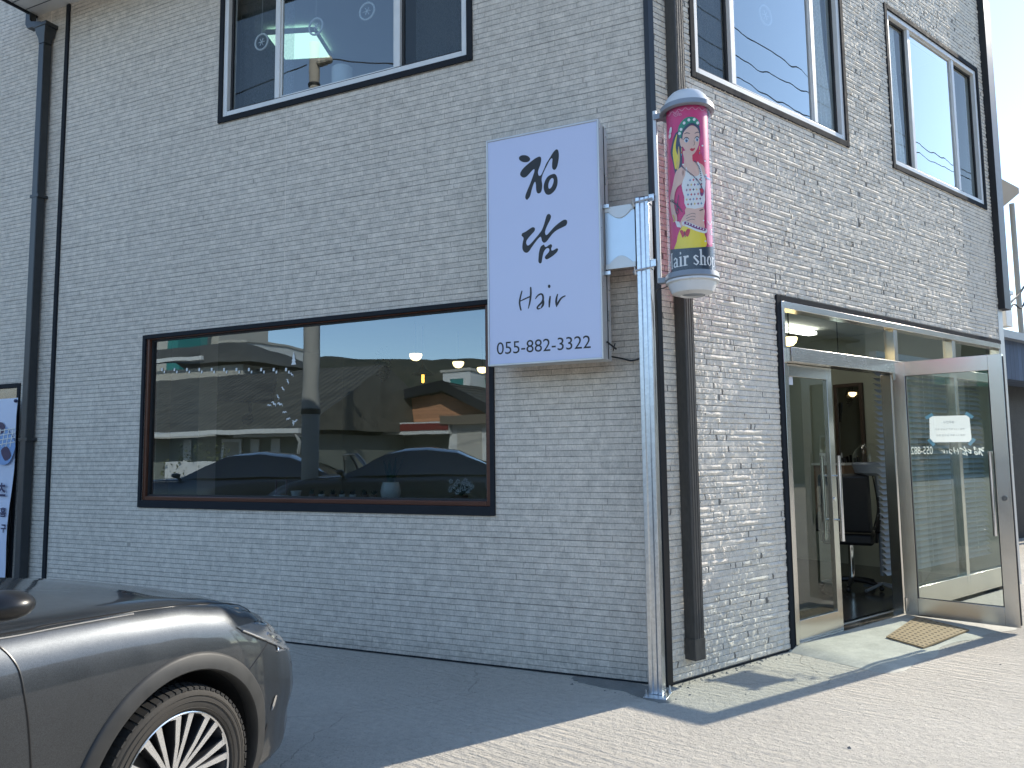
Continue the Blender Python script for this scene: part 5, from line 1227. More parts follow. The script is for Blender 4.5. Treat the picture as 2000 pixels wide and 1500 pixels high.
mb = MB()
for s_ in (-1, 1):
    for a, b, w in (((-.85, .80, 1.05), (-1.45, .635, 1.385), .028), ((-2.05, .868, 1.03), (-2.05, .64, 1.44), .03), ((-3.58, .72, 1.03), (-2.75, .63, 1.40), .04), ((-1.0, .86, 1.03), (-3.6, .74, 1.035), .014), ((-1.42, .628, 1.395), (-2.8, .628, 1.405), .022)):
        mb.tube([(a[0], s_ * a[1], a[2]), ((a[0] + b[0]) / 2, s_ * ((a[1] + b[1]) / 2 + .012), (a[2] + b[2]) / 2 + .01), (b[0], s_ * b[1], b[2])], w, 8)
part(cabin, 'pillars', mb, 'paint', FC)
o_ = FCi @ CP; d_ = FCi.to_3x3() @ ray(8, 1183); q_ = o_ + d_ * ((-.93 - o_.y) / d_.y); mb = MB(); mb.sphere(q_, .07, 20, 12, (1.1, 1.2, .62)); mb.tube([(q_.x, q_.y + .03, q_.z - .02), (q_.x - .04, -.82, 1.0)], .03, 8); part(car, 'door_mirror', mb, 'blackpl', FC)
mb = MB(); mb.sphere((-.82, 1.0, 1.09), .11, 20, 12, (.75, 1.0, .72)); mb.tube([(-.80, .9, 1.04), (-.82, .84, 1.02)], .03, 8); part(car, 'door_mirror', mb, 'blackpl', FC)
# shut lines, chrome line and lamps measured off the photograph onto the body
line_on_car('door_seam', [(-2, 1262), (20, 1282), (38, 1312), (48, 1360), (56, 1420), (61, 1500)], .0035, 'blackpl')
line_on_car('bonnet_seam', [(-20, 1243), (60, 1229), (85, 1222), (200, 1203), (320, 1186), (420, 1178), (500, 1186)], .003, 'blackpl')
line_on_car('bright_moulding', [(-20, 1250), (40, 1240), (110, 1226), (180, 1213), (260, 1199)], .0042, 'chrome', off=.001)
line_on_car('bumper_seam', [(525, 1252), (510, 1275), (490, 1303), (478, 1318)], .0028, 'blackpl')
def patch(name, poly, m_, off=.003, parent=car, k=2):
    bm = bmesh.new(); P = smooth_poly(poly, k) if k > 1 else poly
    tri = tessellate_polygon([[Vector((p[0], p[1], 0)) for p in P]]); bv = [bm.verts.new((p[0], p[1], 0)) for p in P]
    for t_ in tri:
        try: bm.faces.new([bv[i] for i in t_])
        except ValueError: pass
    bmesh.ops.subdivide_edges(bm, edges=bm.edges[:], cuts=3, use_grid_fill=True); bm.verts.index_update()
    mb = MB(); mb.add([hit(v.co.x, v.co.y, off) for v in bm.verts], [[v.index for v in f.verts] for f in bm.faces], True); bm.free(); return part(parent, name, mb, m_, FC, sharp=60)
hl = patch('headlight', [(461, 1225), (500, 1214), (534, 1208), (556, 1228), (574, 1256), (573, 1263), (562, 1268), (535, 1256), (500, 1242), (470, 1231)], 'lamp', .004, k=1)
def hl_line(name, pts, r, m_):
    mb = MB(); P = spline([(p[0], p[1], 0) for p in pts], 5); mb.tube([hit(p.x, p.y, .005) for p in P], r, 6); return part(hl, name, mb, m_, FC)
hl_line('running_light', [(472, 1232), (505, 1245), (540, 1260), (562, 1268), (573, 1262), (574, 1255)], .0045, 'rimface')
hl_line('reflector', [(520, 1238), (532, 1246), (545, 1254)], .008, 'chrome')
patch('fog_recess', [(566, 1372), (577, 1362), (582, 1380), (580, 1398), (570, 1396)], 'chrome', .004, k=2)
patch('lower_grille', [(560, 1440), (575, 1425), (585, 1425), (586, 1470), (570, 1490), (562, 1490)], 'blackpl', .003, k=1)
mb = MB(); mb.box(.88, .945, -.45, .45, .40, .60); part(car, 'grille', mb, 'blackpl', FC, bev=.01)
mb = MB(); mb.box(-3.9, -3.87, -.26, .26, .62, .74); part(car, 'number_plate', mb, 'white', FC)
mb = MB()
for s_ in (-1, 1): mb.box(-3.86, -3.72, s_ * .45, s_ * .78, .82, .90)
part(car, 'tail_lamp', mb, ARTM['red'], FC, bev=.01)
# a second car of the same make in the next bay, seen in the shop window
copy_tree(car, FL @ Matrix.Translation((-3.1, -0.3, 0)) @ Matrix.Scale(1.13, 4, (0, 0, 1)) @ FL.inverted(), 'dark grey car in the next bay, reflected in the shop window\'s right half')
copy_tree(car, FL @ Matrix.Translation((-6.6, 0.2, 0)) @ Matrix.Scale(1.10, 4, (0, 0, 1)) @ FL.inverted(), 'dark grey car parked furthest left, reflected in the shop window\'s left half')
SC.collection.objects  # linked
for o_ in COL.objects:
    if o_.name.startswith('parked_car'): o_['group'] = 'cars parked nose to the wall'

# ------------------------------------------------------------------ inside the shop
def pendant(p, r, m_, label, ceil=3.0, dome=True, shade=False):
    t_ = thing('pendant_lamp', label, 'lamp', FW, p, 'pendant lamps in the shop')
    mb = MB()
    if shade: mb.lathe([(.016, p[2] + .03), (.016, p[2] - .06), (0, p[2] - .065)], (p[0], p[1], 0), n=16)
    elif dome: mb.lathe([(0, p[2] - r * .80), (r * .5, p[2] - r * .70), (r * .85, p[2] - r * .35), (r, p[2] + r * .1), (r * .97, p[2] + r * .28), (0, p[2] + r * .30)], (p[0], p[1], 0), n=28)
    else: mb.sphere(p, r, 24, 14)
    part(t_, 'globe', mb, m_)
    mb = MB()
    if shade: mb.lathe([(.018, p[2] + .14), (.03, p[2] + .10), (.13, p[2] + .03), (.125, p[2] + .025), (.02, p[2] + .09)], (p[0], p[1], 0), n=28)
    else: mb.lathe([(0, p[2] + r * .62), (r * .25, p[2] + r * .6), (r * .8, p[2] + r * .45), (r * 1.0, p[2] + r * .31), (0, p[2] + r * .305)], (p[0], p[1], 0), n=28)
    part(t_, 'cap', mb, 'blackpl')
    mb = MB(); mb.tube([(p[0], p[1], p[2] + r * .6), (p[0], p[1], ceil)], .006, 6); part(t_, 'cord', mb, 'wire')
def at(px, py, D): d = ray(px, py).normalized(); return tuple(CP + d * D)
pendant(at(812, 695, 8.7), .072, 'warm', 'glowing half-dome pendant lamp, leftmost behind the shop window')
pendant(at(895, 710, 9.3), .070, 'warm', 'glowing half-dome pendant lamp, middle one behind the shop window')
pendant(at(942, 721, 9.8), .068, 'warm', 'glowing half-dome pendant lamp at the window edge beneath the white sign')
pendant(at(826, 737, 8.9), .02, 'orange', 'orange bulb under a flat black shade behind the shop window', shade=True)
pendant(at(1638, 711, 9.0), .066, 'cool', 'white glowing globe lamp hanging in the open doorway')
pendant(at(1541, 664, 7.4), .072, 'warm', 'warm glowing pendant lamp behind the left transom pane')
pendant(at(1523, 642, 7.9), .072, 'warm', 'warm pendant lamp cut by the left edge of the transom')
# ceiling light battens on the shop ceiling
for (px, py, D, w_) in ():
    p = at(px, py, D); mb = MB(); mb.box(p[0] - .45, p[0] + .45, p[1] - .06, p[1] + .06, 2.955, 3.0); solo('ceiling_light', 'slim white light bar on the shop ceiling near the door', 'lamp', mb, 'cool', FW, p)
mb = MB(); mb.box(2.0, 3.0, 1.3, 1.42, 2.95, 2.99); solo('ceiling_light', 'slim white ceiling light bar over the doorway', 'lamp', mb, 'tube', FR, (2.5, 1.36, 2.95), 'light bars on the shop ceiling')
mb = MB(); mb.box(3.9, 4.9, 1.7, 1.82, 2.95, 2.99); solo('ceiling_light', 'slim white ceiling light bar above the salon chair', 'lamp', mb, 'tube', FR, (4.4, 1.76, 2.95), 'light bars on the shop ceiling')
# venetian blind behind the side panes
xl, _ = on_plane(FR, 1716, 900, -.20)
xl = max(xl, 3.02)
bl = thing('venetian_blind', 'grey venetian blind lowered behind the side panes', 'blind', FR, (4.4, .2, .35))
mb = MB(); n = 38
for i in range(n):
    z = .36 + 1.98 * i / (n - 1); a = R(38)
    dx, dz = .032 * math.cos(a), .032 * math.sin(a)
    ps_ = [(.20 - dx, z - dz), (.20 - dx * .3, z - dz * .1), (.20 + dx * .4, z + dz * .6), (.20 + dx, z + dz)]
    for (y0, z0_), (y1, z1_) in zip(ps_, ps_[1:]): mb.quad((xl, y0, z0_), (5.66, y0, z0_), (5.66, y1, z1_), (xl, y1, z1_))
part(bl, 'slats', mb, 'blind', FR)
mb = MB(); mb.box(xl, 5.66, .165, .235, 2.39, 2.45); part(bl, 'head_rail', mb, 'blind', FR)
mb = MB()
for x in (xl + .2, 4.3, 5.4): mb.tube([(x, .20, .36), (x, .20, 2.39)], .0025, 5)
part(bl, 'ladder_cords', mb, 'white', FR)
# side wall: mirror, picture, counter
Sx = (PB2 - P2).normalized(); Sn = Vector((-Sx.y, Sx.x, 0)); Sn = Sn if Sn.dot(K - P2) > 0 else -Sn
FS = Matrix((Vector((-Sx.x, -Sx.y, 0)), -Sn, Vector((0, 0, 1)))).transposed().to_4x4(); FS.translation = P2
def onS(px, py, n=.03): return on_plane(FS, px, py, n)
xa, za = onS(1628, 752); xb, zb = onS(1694, 936)
mr = thing('styling_mirror', 'tall dark-framed styling mirror on the wall seen through the doorway', 'mirror', FS, ((xa + xb) / 2, 0, zb))
mb = MB(); mb.ring(xa, xb, zb, za, .045, -.05, -.004); part(mr, 'frame', mb, 'dkwood', FS, bev=.004)
mb = MB(); mb.quad((xa + .046, -.03, zb + .046), (xb - .046, -.03, zb + .046), (xb - .046, -.03, za - .046), (xa + .046, -.03, za - .046)); part(mr, 'glass', mb, 'mirror', FS)
xc, zc = onS(1612, 908); xd, zd = onS(1672, 938)
ct = thing('styling_counter', 'pale wooden styling counter below the wall mirror', 'counter', FS, ((xc + xd) / 2, -.2, .03))
mb = MB(); mb.box(xc, xd, -.32, -.06, zd - .55, zc); part(ct, 'cabinet', mb, 'terra', FS, bev=.004); mb = MB(); mb.box(xc - .02, xd + .02, -.34, -.055, zc + .0005, zc + .03); part(ct, 'worktop', mb, 'white', FS)
mb = MB(); mb.box(xc + .05, xc + .13, -.25, -.2, zc + .031, zc + .16); solo('card_stand', 'small white card stand on the styling counter', 'stand', mb, 'paper', FS, (xc + .09, -.22, zc + .031))
mb = MB()
for i in range(5): mb.tube([(xc + .17 + .05 * i, -.2 - .02 * (i % 2), zc + .031), (xc + .17 + .05 * i, -.2, zc + .09 + .02 * (i % 3))], .018, 8)
solo('styling_bottles', 'dark styling bottles grouped on the counter', 'bottles', mb, 'blackpl', FS, (xc + .2, -.2, zc + .031))
# salon chair
pc = Vector(at(1664, 1125, 9.3)); pc = Vector((pc.x, pc.y, .03)); FCH = Matrix.Translation(pc) @ Matrix.Rotation(R(150), 4, 'Z')
ch = thing('salon_chair', 'black salon chair seen from behind inside the open doorway', 'chair', FCH, (0, 0, 0))
mb = MB(); mb.box(-.25, .25, -.27, .23, .48, .60); part(ch, 'seat', mb, 'leather', FCH, bev=.03)
mb = MB(); mb.box(-.25, .25, -.10, 0, 0, .62); mb.xf(Matrix.Translation((0, .22, .62)) @ Matrix.Rotation(R(-10), 4, 'X') @ Matrix.Translation((0, .05, 0)), 0); part(ch, 'backrest', mb, 'leather', FCH, bev=.03)
for s_ in (-1, 1):
    mb = MB(); mb.tube(spline([(s_ * .29, .2, .62), (s_ * .30, .1, .76), (s_ * .30, -.1, .78), (s_ * .29, -.24, .72)], 4), .025, 8); mb.tube([(s_ * .29, .1, .74), (s_ * .27, .1, .5)], .015, 8); part(ch, 'armrest', mb, 'leather', FCH)
mb = MB(); mb.tube([(0, 0, .06), (0, 0, .479)], .03, 14); part(ch, 'column', mb, 'chrome', FCH)
mb = MB()
for i in range(5):
    a = 2 * math.pi * i / 5 + .3; mb.tube([(0, 0, .10), (.15 * math.cos(a), .15 * math.sin(a), .09), (.31 * math.cos(a), .31 * math.sin(a), .06)], [.03, .024, .016], 8)
    mb.sphere((.31 * math.cos(a), .31 * math.sin(a), .03), .028, 10, 6)
part(ch, 'star_base', mb, 'blackpl', FCH)
# hair steamer
ph = at(1699, 897, 8.9); hs = thing('hair_steamer', 'hair steamer with a clear dome on a stand beside the blind', 'hair steamer', FW, (ph[0], ph[1], .03))
mb = MB(); mb.sphere(ph, .17, 24, 14, (1, 1, 1), -.15, 1); part(hs, 'dome', mb, 'acryl')
mb = MB(); mb.lathe([(.172, ph[2] - .03), (.18, ph[2] - .05), (.15, ph[2] - .14), (.06, ph[2] - .17), (.0, ph[2] - .17)], (ph[0], ph[1], 0), n=28); part(hs, 'bowl', mb, 'greypl')
mb = MB(); mb.tube(spline([(ph[0] + .1, ph[1] + .1, ph[2] - .15), (ph[0] + .13, ph[1] + .13, 1.0), (ph[0] + .12, ph[1] + .12, .2)], 4), .02, 10)
for i in range(4): a = i * 1.5708 + .4; mb.tube([(ph[0] + .12, ph[1] + .12, .12), (ph[0] + .12 + .24 * math.cos(a), ph[1] + .12 + .24 * math.sin(a), .06)], .016, 8)
part(hs, 'stand', mb, 'greypl')
mb = MB(); mb.tube(spline([(ph[0] + .02, ph[1], ph[2] - .17), (ph[0] + .03, ph[1] - .05, ph[2] - .5), (ph[0] - .02, ph[1] - .04, ph[2] - .72), (ph[0] + .06, ph[1], ph[2] - .62), (ph[0] + .1, ph[1] + .08, ph[2] - .4)], 6), .008, 6); part(hs, 'hose', mb, 'wire')
# white column, television, wreath behind the shop window
(xa, _), (xb, _) = on_plane(FL, 333, 800, -.9), on_plane(FL, 388, 800, -.9)
mb = MB(); mb.box(xa, xb, .9, 1.15, .03, 3.02); part(B, 'column', mb, 'plaster', FL)
tv = thing('television', 'black flat television mounted tilted behind the shop window', 'television', FL, tuple((on_plane(FL, 478, 800, -2.2)[0], 2.2, 1.9)))
q4 = [on_plane(FL, *q, -2.0) for q in ((424, 728), (540, 718), (528, 789), (418, 782))]
mb = MB(); mb.prism([q4[3], q4[2], q4[1], q4[0]], lambda u, v, d: (u, d, v), 2.0, 2.05); part(tv, 'screen', mb, 'blackpl', FL, bev=.004)
cx_ = (q4[2][0] + q4[3][0]) / 2 + .1; mb = MB(); mb.tube([(cx_, 2.03, q4[3][1]), (cx_, 2.05, q4[3][1] - .22)], .02, 8); mb.sphere((cx_, 2.0, q4[3][1] - .25), .07, 14, 8); part(tv, 'arm', mb, 'blackpl', FL)
wx, wz = on_plane(FL, 750, 710, -2.6); rnd = random.Random(5); mb = MB()
for i in range(260):
    a = rnd.uniform(0, 6.283); r_ = rnd.uniform(0, 1) ** .5; x, z = wx + .12 * r_ * math.cos(a), wz + .20 * r_ * math.sin(a); b = rnd.uniform(0, 6.283); l = rnd.uniform(.015, .04)
    mb.add([(x, 2.6 + rnd.uniform(-.03, .03), z), (x + l * math.cos(b), 2.58 + rnd.uniform(-.03, .03), z + l * math.sin(b)), (x + l * .5 * math.cos(b + 1), 2.6, z + l * .5 * math.sin(b + 1))], [(0, 1, 2)])
solo('wall_wreath', 'dark oval wreath hanging inside behind the shop window', 'wreath', mb, 'blackpl', FL, (wx, 2.6, wz))
mb = MB(); x_, z_ = on_plane(FL, 383, 745, -2.2); mb.tube([(x_, 2.2, z_ + .12), (x_, 2.2, z_ - .02)], .008, 6); mb.tube([(x_, 2.2, z_ - .02), (x_, 2.2, z_ - .2)], [.012, .035], 10); mb.lathe([(.0, z_ + .14), (.06, z_ + .13), (.06, z_ + .12), (0, z_ + .12)], (x_, 2.2, 0), n=16); solo('hanging_cord_pull', 'slim dark cord pull hanging near the white column', 'cord pull', mb, 'blackpl', FL, (x_, 2.2, z_))
# a partition wall deeper in the shop gives the room its back
# plants and small pots on the window sill
SZ = SHOPW[2] + .0305
def sill(px, y=.26): return on_plane(FL, px, 965, -y)[0]
def snake_plant(px):
    x, y = sill(px), .27; t_ = thing('snake_plant', 'snake plant in a round white pot on the shop window sill', 'potted plant', FL, (x, y, SZ))
    mb = MB(); mb.lathe([(0, SZ), (.05, SZ), (.078, SZ + .04), (.085, SZ + .08), (.075, SZ + .125), (.066, SZ + .15), (.07, SZ + .155), (.06, SZ + .155), (.058, SZ + .13), (0, SZ + .13)], (x, y, 0), n=32); part(t_, 'pot', mb, 'white', FL)
    mb = MB(); rnd = random.Random(2)
    for i in range(9):
        a = i * .7 + .2; l = rnd.uniform(.14, .23); tl = rnd.uniform(.15, .42); w = .016; c_, s_ = math.cos(a), math.sin(a); vs = []
        for j in range(5):
            t = j / 4; rr = .015 + tl * l * t; ww = w * (1 - t ** 2.2); vs += [(x + c_ * rr - s_ * ww, y + s_ * rr + c_ * ww, SZ + .13 + l * t), (x + c_ * rr * 1.08, y + s_ * rr * 1.08, SZ + .13 + l * t), (x + c_ * rr + s_ * ww, y + s_ * rr - c_ * ww, SZ + .13 + l * t)]
        mb.add(vs, [f for j in range(4) for f in ((j * 3, j * 3 + 1, j * 3 + 4, j * 3 + 3), (j * 3 + 1, j * 3 + 2, j * 3 + 5, j * 3 + 4))], True)
    part(t_, 'leaves', mb, 'leaf', FL)
snake_plant(762)
pots = [(612, 'terracotta'), (631, 'white'), (653, 'terracotta'), (671, 'white'), (692, 'white'), (715, 'terracotta'), (733, 'terracotta')]
PL = ['small clay pot with a low succulent, leftmost of the row on the sill', 'small white pot with a sprouting succulent, second from the left in the row', 'small clay pot with a spiky succulent in the middle of the sill row', 'small white cube pot with a bushy succulent left of the middle', 'small white cube pot with the widest rosette on the sill', 'small clay pot with a thin succulent right of the widest rosette', 'small clay pot beside the round white snake plant pot']
for i, ((px, c_), lb) in enumerate(zip(pots, PL)):
    x, y = sill(px), .24; t_ = thing('succulent_pot', lb, 'potted plant', FL, (x, y, SZ), 'succulent pots on the window sill')
    mb = MB(); r_ = .026 + .004 * (i % 3); mb.lathe([(0, SZ), (r_ * .75, SZ), (r_, SZ + .05), (r_ * .85, SZ + .05), (r_ * .8, SZ + .042), (0, SZ + .042)], (x, y, 0), n=20); part(t_, 'pot', mb, 'terra' if c_ == 'terracotta' else 'white', FL)
    mb = MB(); rnd = random.Random(i)
    for k in range(16 + 6 * (i % 3)):
        a = k * 2.4; l = .022 + .022 * rnd.random(); e = .4 + .9 * rnd.random(); p = Vector((x, y, SZ + .045)); q = p + Vector((math.cos(a) * math.cos(e), math.sin(a) * math.cos(e), math.sin(e))) * l * 1.4; n_ = Vector((-math.sin(a), math.cos(a), 0)) * .007; mid = p.lerp(q, .5)
        mb.add([p, mid + n_, q, mid - n_], [(0, 1, 2, 3)])
    part(t_, 'leaves', mb, 'leaf2', FL)
x, y = sill(549), .26; t_ = thing('wooden_frame_stand', 'small wooden frame stand with a white base on the window sill', 'stand', FL, (x, y, SZ))
mb = MB(); mb.box(x - .065, x + .065, y - .03, y + .03, SZ, SZ + .035); part(t_, 'base', mb, 'white', FL)
mb = MB(); mb.ring(x - .062, x + .062, SZ + .0355, SZ + .17, .008, y - .008, y + .008); part(t_, 'frame', mb, 'terra', FL)
x, y = sill(580), .25; mb = MB(); mb.lathe([(0, SZ), (.03, SZ), (.048, SZ + .075), (.044, SZ + .075), (.028, SZ + .01), (0, SZ + .01)], (x, y, 0), n=24); solo('white_cup_pot', 'plain white tapered pot next to the wooden frame stand', 'pot', mb, 'white', FL, (x, y, SZ))
x, y = sill(898), .28; t_ = thing('flower_pot', 'bunch of white flowers near the right end of the window sill', 'flowers', FL, (x, y, SZ))
mb = MB(); mb.lathe([(0, SZ), (.04, SZ), (.055, SZ + .05), (.045, SZ + .05), (0, SZ + .045)], (x, y, 0), n=20); part(t_, 'pot', mb, 'terra', FL)
mb = MB(); rnd = random.Random(8)
for k in range(22):
    c_ = (x + rnd.gauss(0, .06), y + rnd.gauss(0, .03), SZ + .07 + rnd.uniform(0, .10))
    for j in range(5): a = j * 1.2566; mb.add([c_, (c_[0] + .02 * math.cos(a), c_[1] - .006, c_[2] + .02 * math.sin(a)), (c_[0] + .02 * math.cos(a + .9), c_[1] - .006, c_[2] + .02 * math.sin(a + .9))], [(0, 1, 2)])
part(t_, 'petals', mb, 'white', FL)
mb = MB()
for k in range(14): a = rnd.uniform(.4, 2.7); mb.tube([(x, y, SZ + .045), (x + .09 * math.cos(a), y + rnd.uniform(-.03, .03), SZ + .05 + .09 * math.sin(a))], .003, 5)
part(t_, 'stems', mb, 'leaf', FL)
# stickers on the shop glass
birds = [(1600, 155, 30), (1562, 220, 60), (1517, 290, 40), (1470, 365, 50), (1432, 432, 30), (1490, 437, 10), (1390, 447, 0), (1535, 512, -10), (1570, 575, -20), (1612, 610, 70), (1640, 596, -40)]
BL = ['white bird sticker at the top of the flock on the shop window', 'white bird sticker second from the top of the flock', 'white bird sticker third from the top of the flock', 'white bird sticker just above the flock\'s left bend', 'largest white bird sticker at the left bend of the flock', 'white bird sticker right of the largest bird', 'small white bird sticker furthest left in the flock', 'white bird sticker just below the flock\'s bend', 'white bird sticker lower down, above the bottom pair', 'left bird of the bottom pair of white stickers', 'right bird of the bottom pair, close to the reflected pole']
for (X, Y, an), lb in zip(birds, BL):
    cx_, cz_ = on_plane(FL, 240 + X / 4.8375, 700 + Y / 4.8375, -.05); s_ = .024 * (1.3 if 'largest' in lb else 1); mb = MB(); P = stroke([(-s_, -.1 * s_), (-.5 * s_, .45 * s_), (0, 0), (.5 * s_, .3 * s_), (s_, -.3 * s_)], [.1 * s_, .35 * s_, .45 * s_, .35 * s_, .1 * s_], 3)
    ca, sa = math.cos(R(-an)), math.sin(R(-an)); flatpoly(mb, [(p[0] * ca - p[1] * sa, p[0] * sa + p[1] * ca) for p in P], lambda u, v, o=0: (cx_ + u, .041, cz_ + v)); solo('bird_sticker', lb, 'sticker', mb, 'lettering', FL, (cx_, .041, cz_), 'bird stickers on the shop window')
cx_, cz_ = on_plane(FL, 575, 701, -.05); mb = MB()
for k in range(3): flatpoly(mb, [(-.028 + .006 * k, -.05 + .03 * k), (.028 - .006 * k, -.05 + .03 * k), (0, .0 + .03 * k)], lambda u, v, o=0: (cx_ + u, .041 - .0002 * k, cz_ + v))
solo('tree_sticker', 'white fir tree sticker on the shop window left of the reflected pole', 'sticker', mb, 'lettering', FL, (cx_, .041, cz_))
for i in range(11):
    X = 378 + i * 117; cx_, cz_ = on_plane(FL, 240 + X / 4.8375, 700 + 106 / 4.8375, -.05); mb = MB(); mb.quad((cx_ - .011, .041, cz_ - .014), (cx_ + .009, .041, cz_ - .014), (cx_ + .011, .041, cz_ + .014), (cx_ - .009, .041, cz_ + .014)); mb.quad((cx_ + .022, .041, cz_ - .035), (cx_ + .038, .041, cz_ - .035), (cx_ + .04, .041, cz_ - .012), (cx_ + .024, .041, cz_ - .012))
    solo('tag_sticker', 'pair of little white square stickers in the row across the upper shop window', 'sticker', mb, 'lettering', FL, (cx_, .041, cz_), 'white square stickers across the shop window')

# ------------------------------------------------------------------ upstairs: lamp panel, ring ornaments, curtains
p = at(585, 82, 9.0); UC = 6.27
pl_ = on_plane(FL, 585, 82, -2.2); mb = MB()
d_ = ray(585, 82); tt = (UC - CAM_H) / d_.z; pc_ = CP + d_ * tt
FP = Matrix.Translation((pc_.x, pc_.y, 0)) @ Matrix.Rotation(R(-5), 4, 'Z')
lp = thing('ceiling_panel_lamp', 'bright square ceiling lamp seen through the left upstairs window', 'lamp', FP, (0, 0, UC - .05)); mb.box(-.27, .27, -.27, .27, UC - .05, UC - .04); part(lp, 'diffuser', mb, 'led', FP); mb = MB(); mb.ring(-.29, .29, -.29, .29, .018, UC - .055, UC); mb.xf(Matrix(((1, 0, 0, 0), (0, 0, 1, 0), (0, 1, 0, 0), (0, 0, 0, 1)))); part(lp, 'frame', mb, 'white', FP)
def ring_orn(frame, px, py, rx, label, n=-.16):
    x, z = on_plane(frame, px, py, n); y = -n; t_ = thing('ring_ornament', label, 'ornament', frame, (x, y, z), 'ring ornaments hanging in the upstairs windows'); mb = MB()
    mb.tube([(x + rx * math.cos(a * .2618), y, z + rx * math.sin(a * .2618)) for a in range(25)], .009, 8, cap=False); part(t_, 'ring', mb, 'white', frame)
    mb = MB()
    for a in range(6): mb.tube([(x, y, z), (x + rx * .5 * math.cos(a * 1.047), y, z + rx * .5 * math.sin(a * 1.047))], .004, 5)
    mb.tube([(x, y, z + rx), (x, y, z + rx + .6)], .0015, 4); part(t_, 'web', mb, 'white', frame)
ring_orn(FL, 717, 22, .075, 'white ring ornament high in the middle of the left upstairs window')
ring_orn(FL, 617, 52, .075, 'white ring ornament hanging right above the ceiling lamp')
ring_orn(FL, 511, 82, .075, 'white ring ornament behind the dark left sash upstairs')
ring_orn(FR, 1495, 30, .085, 'white ring ornament in the upstairs window above the barber pole')
x, z = on_plane(FL, 669, 150, -.5); mb = MB(); mb.lathe([(0, z - .45), (.10, z - .45), (.10, z + .07), (.085, z + .085), (0, z + .09)], (x, .5, 0), n=28); solo('white_canister', 'white round canister standing behind the left upstairs window', 'canister', mb, 'white', FL, (x, .5, z - .45))
def curtain(frame, x0, x1, z0, z1, y, label, m_, folds=5, lean=0.0):
    mb = MB(); n = 40; vs = []
    nr = 12
    for j in range(nr + 1):
        v = j / nr
        for i in range(n + 1):
            u = i / n; xx = x0 + (x1 - x0) * u + lean * (1 - v) ** 1.6 * u * (1 + .15 * math.sin(v * 7)); vs.append((xx, y + .014 * math.sin(u * folds * 6.283 + v * .9), z0 + (z1 - z0) * v))
    mb.add(vs, [(j * (n + 1) + i, j * (n + 1) + i + 1, (j + 1) * (n + 1) + i + 1, (j + 1) * (n + 1) + i) for j in range(nr) for i in range(n)], True); solo('curtain', label, 'curtain', mb, m_, frame, (x0, y, z1))
curtain(FR, 2.28, 2.43, 4.2, 5.95, .085, 'grey lace curtain gathered at the right side of the near upstairs window', 'curtain', 3, .16)
curtain(FR, 3.70, 3.85, 4.2, 5.95, .085, 'grey lace curtain gathered at the left side of the far upstairs window', 'curtain', 3, .10)
curtain(FR, .54, 1.00, 4.2, 5.95, .10, 'dim sheer curtain at the left side of the near upstairs window', 'curtain2', 5)
curtain(FL, -2.05, -1.40, 4.5, 6.1, .24, 'dim sheer curtain at the right side of the left upstairs window', 'curtain2', 6)
curtain(FL, -4.0, -3.35, 4.5, 6.1, .24, 'dim sheer curtain at the left side of the left upstairs window', 'curtain2', 6)
# ------------------------------------------------------------------ left end: glazed door band with a hanging banner
x0, x1, z0, z1 = BAND
mb = MB(); mb.ring(x0, x1, z0, z1, .045, -.012, .08); lw = part(B, 'side_shopfront', mb, 'char', FL, bev=.003)
mb = MB(); mb.box(x0 + .0455, x1 - .0455, .0, .06, 2.09, 2.2545); mb.box(x1 - .11, x1 - .0455, .0, .06, .0655, 2.0895); mb.box(x0 + .0455, x1 - .1105, .0, .06, .0655, .26); part(lw, 'frame', mb, 'steel', FL, bev=.002)
mb = MB(); mb.quad((x0 + .05, .03, .26), (x1 - .11, .03, .26), (x1 - .11, .03, 2.09), (x0 + .05, .03, 2.09)); part(lw, 'pane', mb, 'glass_shop', FL)
mb = MB(); mb.box(x0, x1, .5, .52, .02, 2.3); part(lw, 'inner_wall', mb, 'dimwall', FL)
(bx1, bzt), (bx0, bzb) = on_plane(FL, 37, 777, .10), on_plane(FL, 6, 1150, .10)
bn = thing('hanging_banner', 'white and blue vertical banner with dark lettering hung over the far left door', 'banner', FL, (bx1 - .5, -.10, bzt))
BR = lambda z: bx1 + (bx0 - bx1) * (bzt - z) / (bzt - bzb)
mb = MB(); vs = []
for j in range(13):
    z = bzt + (-.05 - bzt) * j / 12; z = max(z, .1); r_ = BR(z)
    for i in range(9): u = i / 8; vs.append((r_ - 1.0 + 1.0 * u, -.10 + .012 * math.sin(u * 4 + j), z))
mb.add(vs, [(j * 9 + i, j * 9 + i + 1, (j + 1) * 9 + i + 1, (j + 1) * 9 + i) for j in range(12) for i in range(8)], True); fab = part(bn, 'fabric', mb, 'banner', FL)
def bp2(px, py): x, z = on_plane(FL, px, py, .118); return x, z
fb = lambda u, v, o=0: (u, -.118 - o, v)
mb = MB(); flatpoly(mb, [bp2(*q) for q in smooth_poly([(-6, 838), (8, 832), (22, 850), (30, 872), (16, 905), (-6, 900)], 3)], fb); part(fab, 'blue_shape', mb, 'bblue', FL)
for q in ([(-8, 828), (6, 826), (10, 842), (-8, 850)], [(2, 880), (14, 872), (22, 890), (10, 900)]):
    mb = MB(); flatpoly(mb, [bp2(*p) for p in smooth_poly(q, 3)], lambda u, v, o=0: (u, -.1195, v)); part(fab, 'dark_shape', mb, 'bplum', FL)
mb = MB()
for i in range(4):
    flatpoly(mb, [bp2(*p) for p in stroke([(2 + i * 8, 838), (-4 + i * 8, 872)], [1.5, 1.5], 2)], lambda u, v, o=0: (u, -.1208, v)); flatpoly(mb, [bp2(*p) for p in stroke([(-4, 842 + i * 9), (30, 836 + i * 9)], [1.5, 1.5], 2)], lambda u, v, o=0: (u, -.1214, v))
part(fab, 'net', mb, 'lettering', FL)
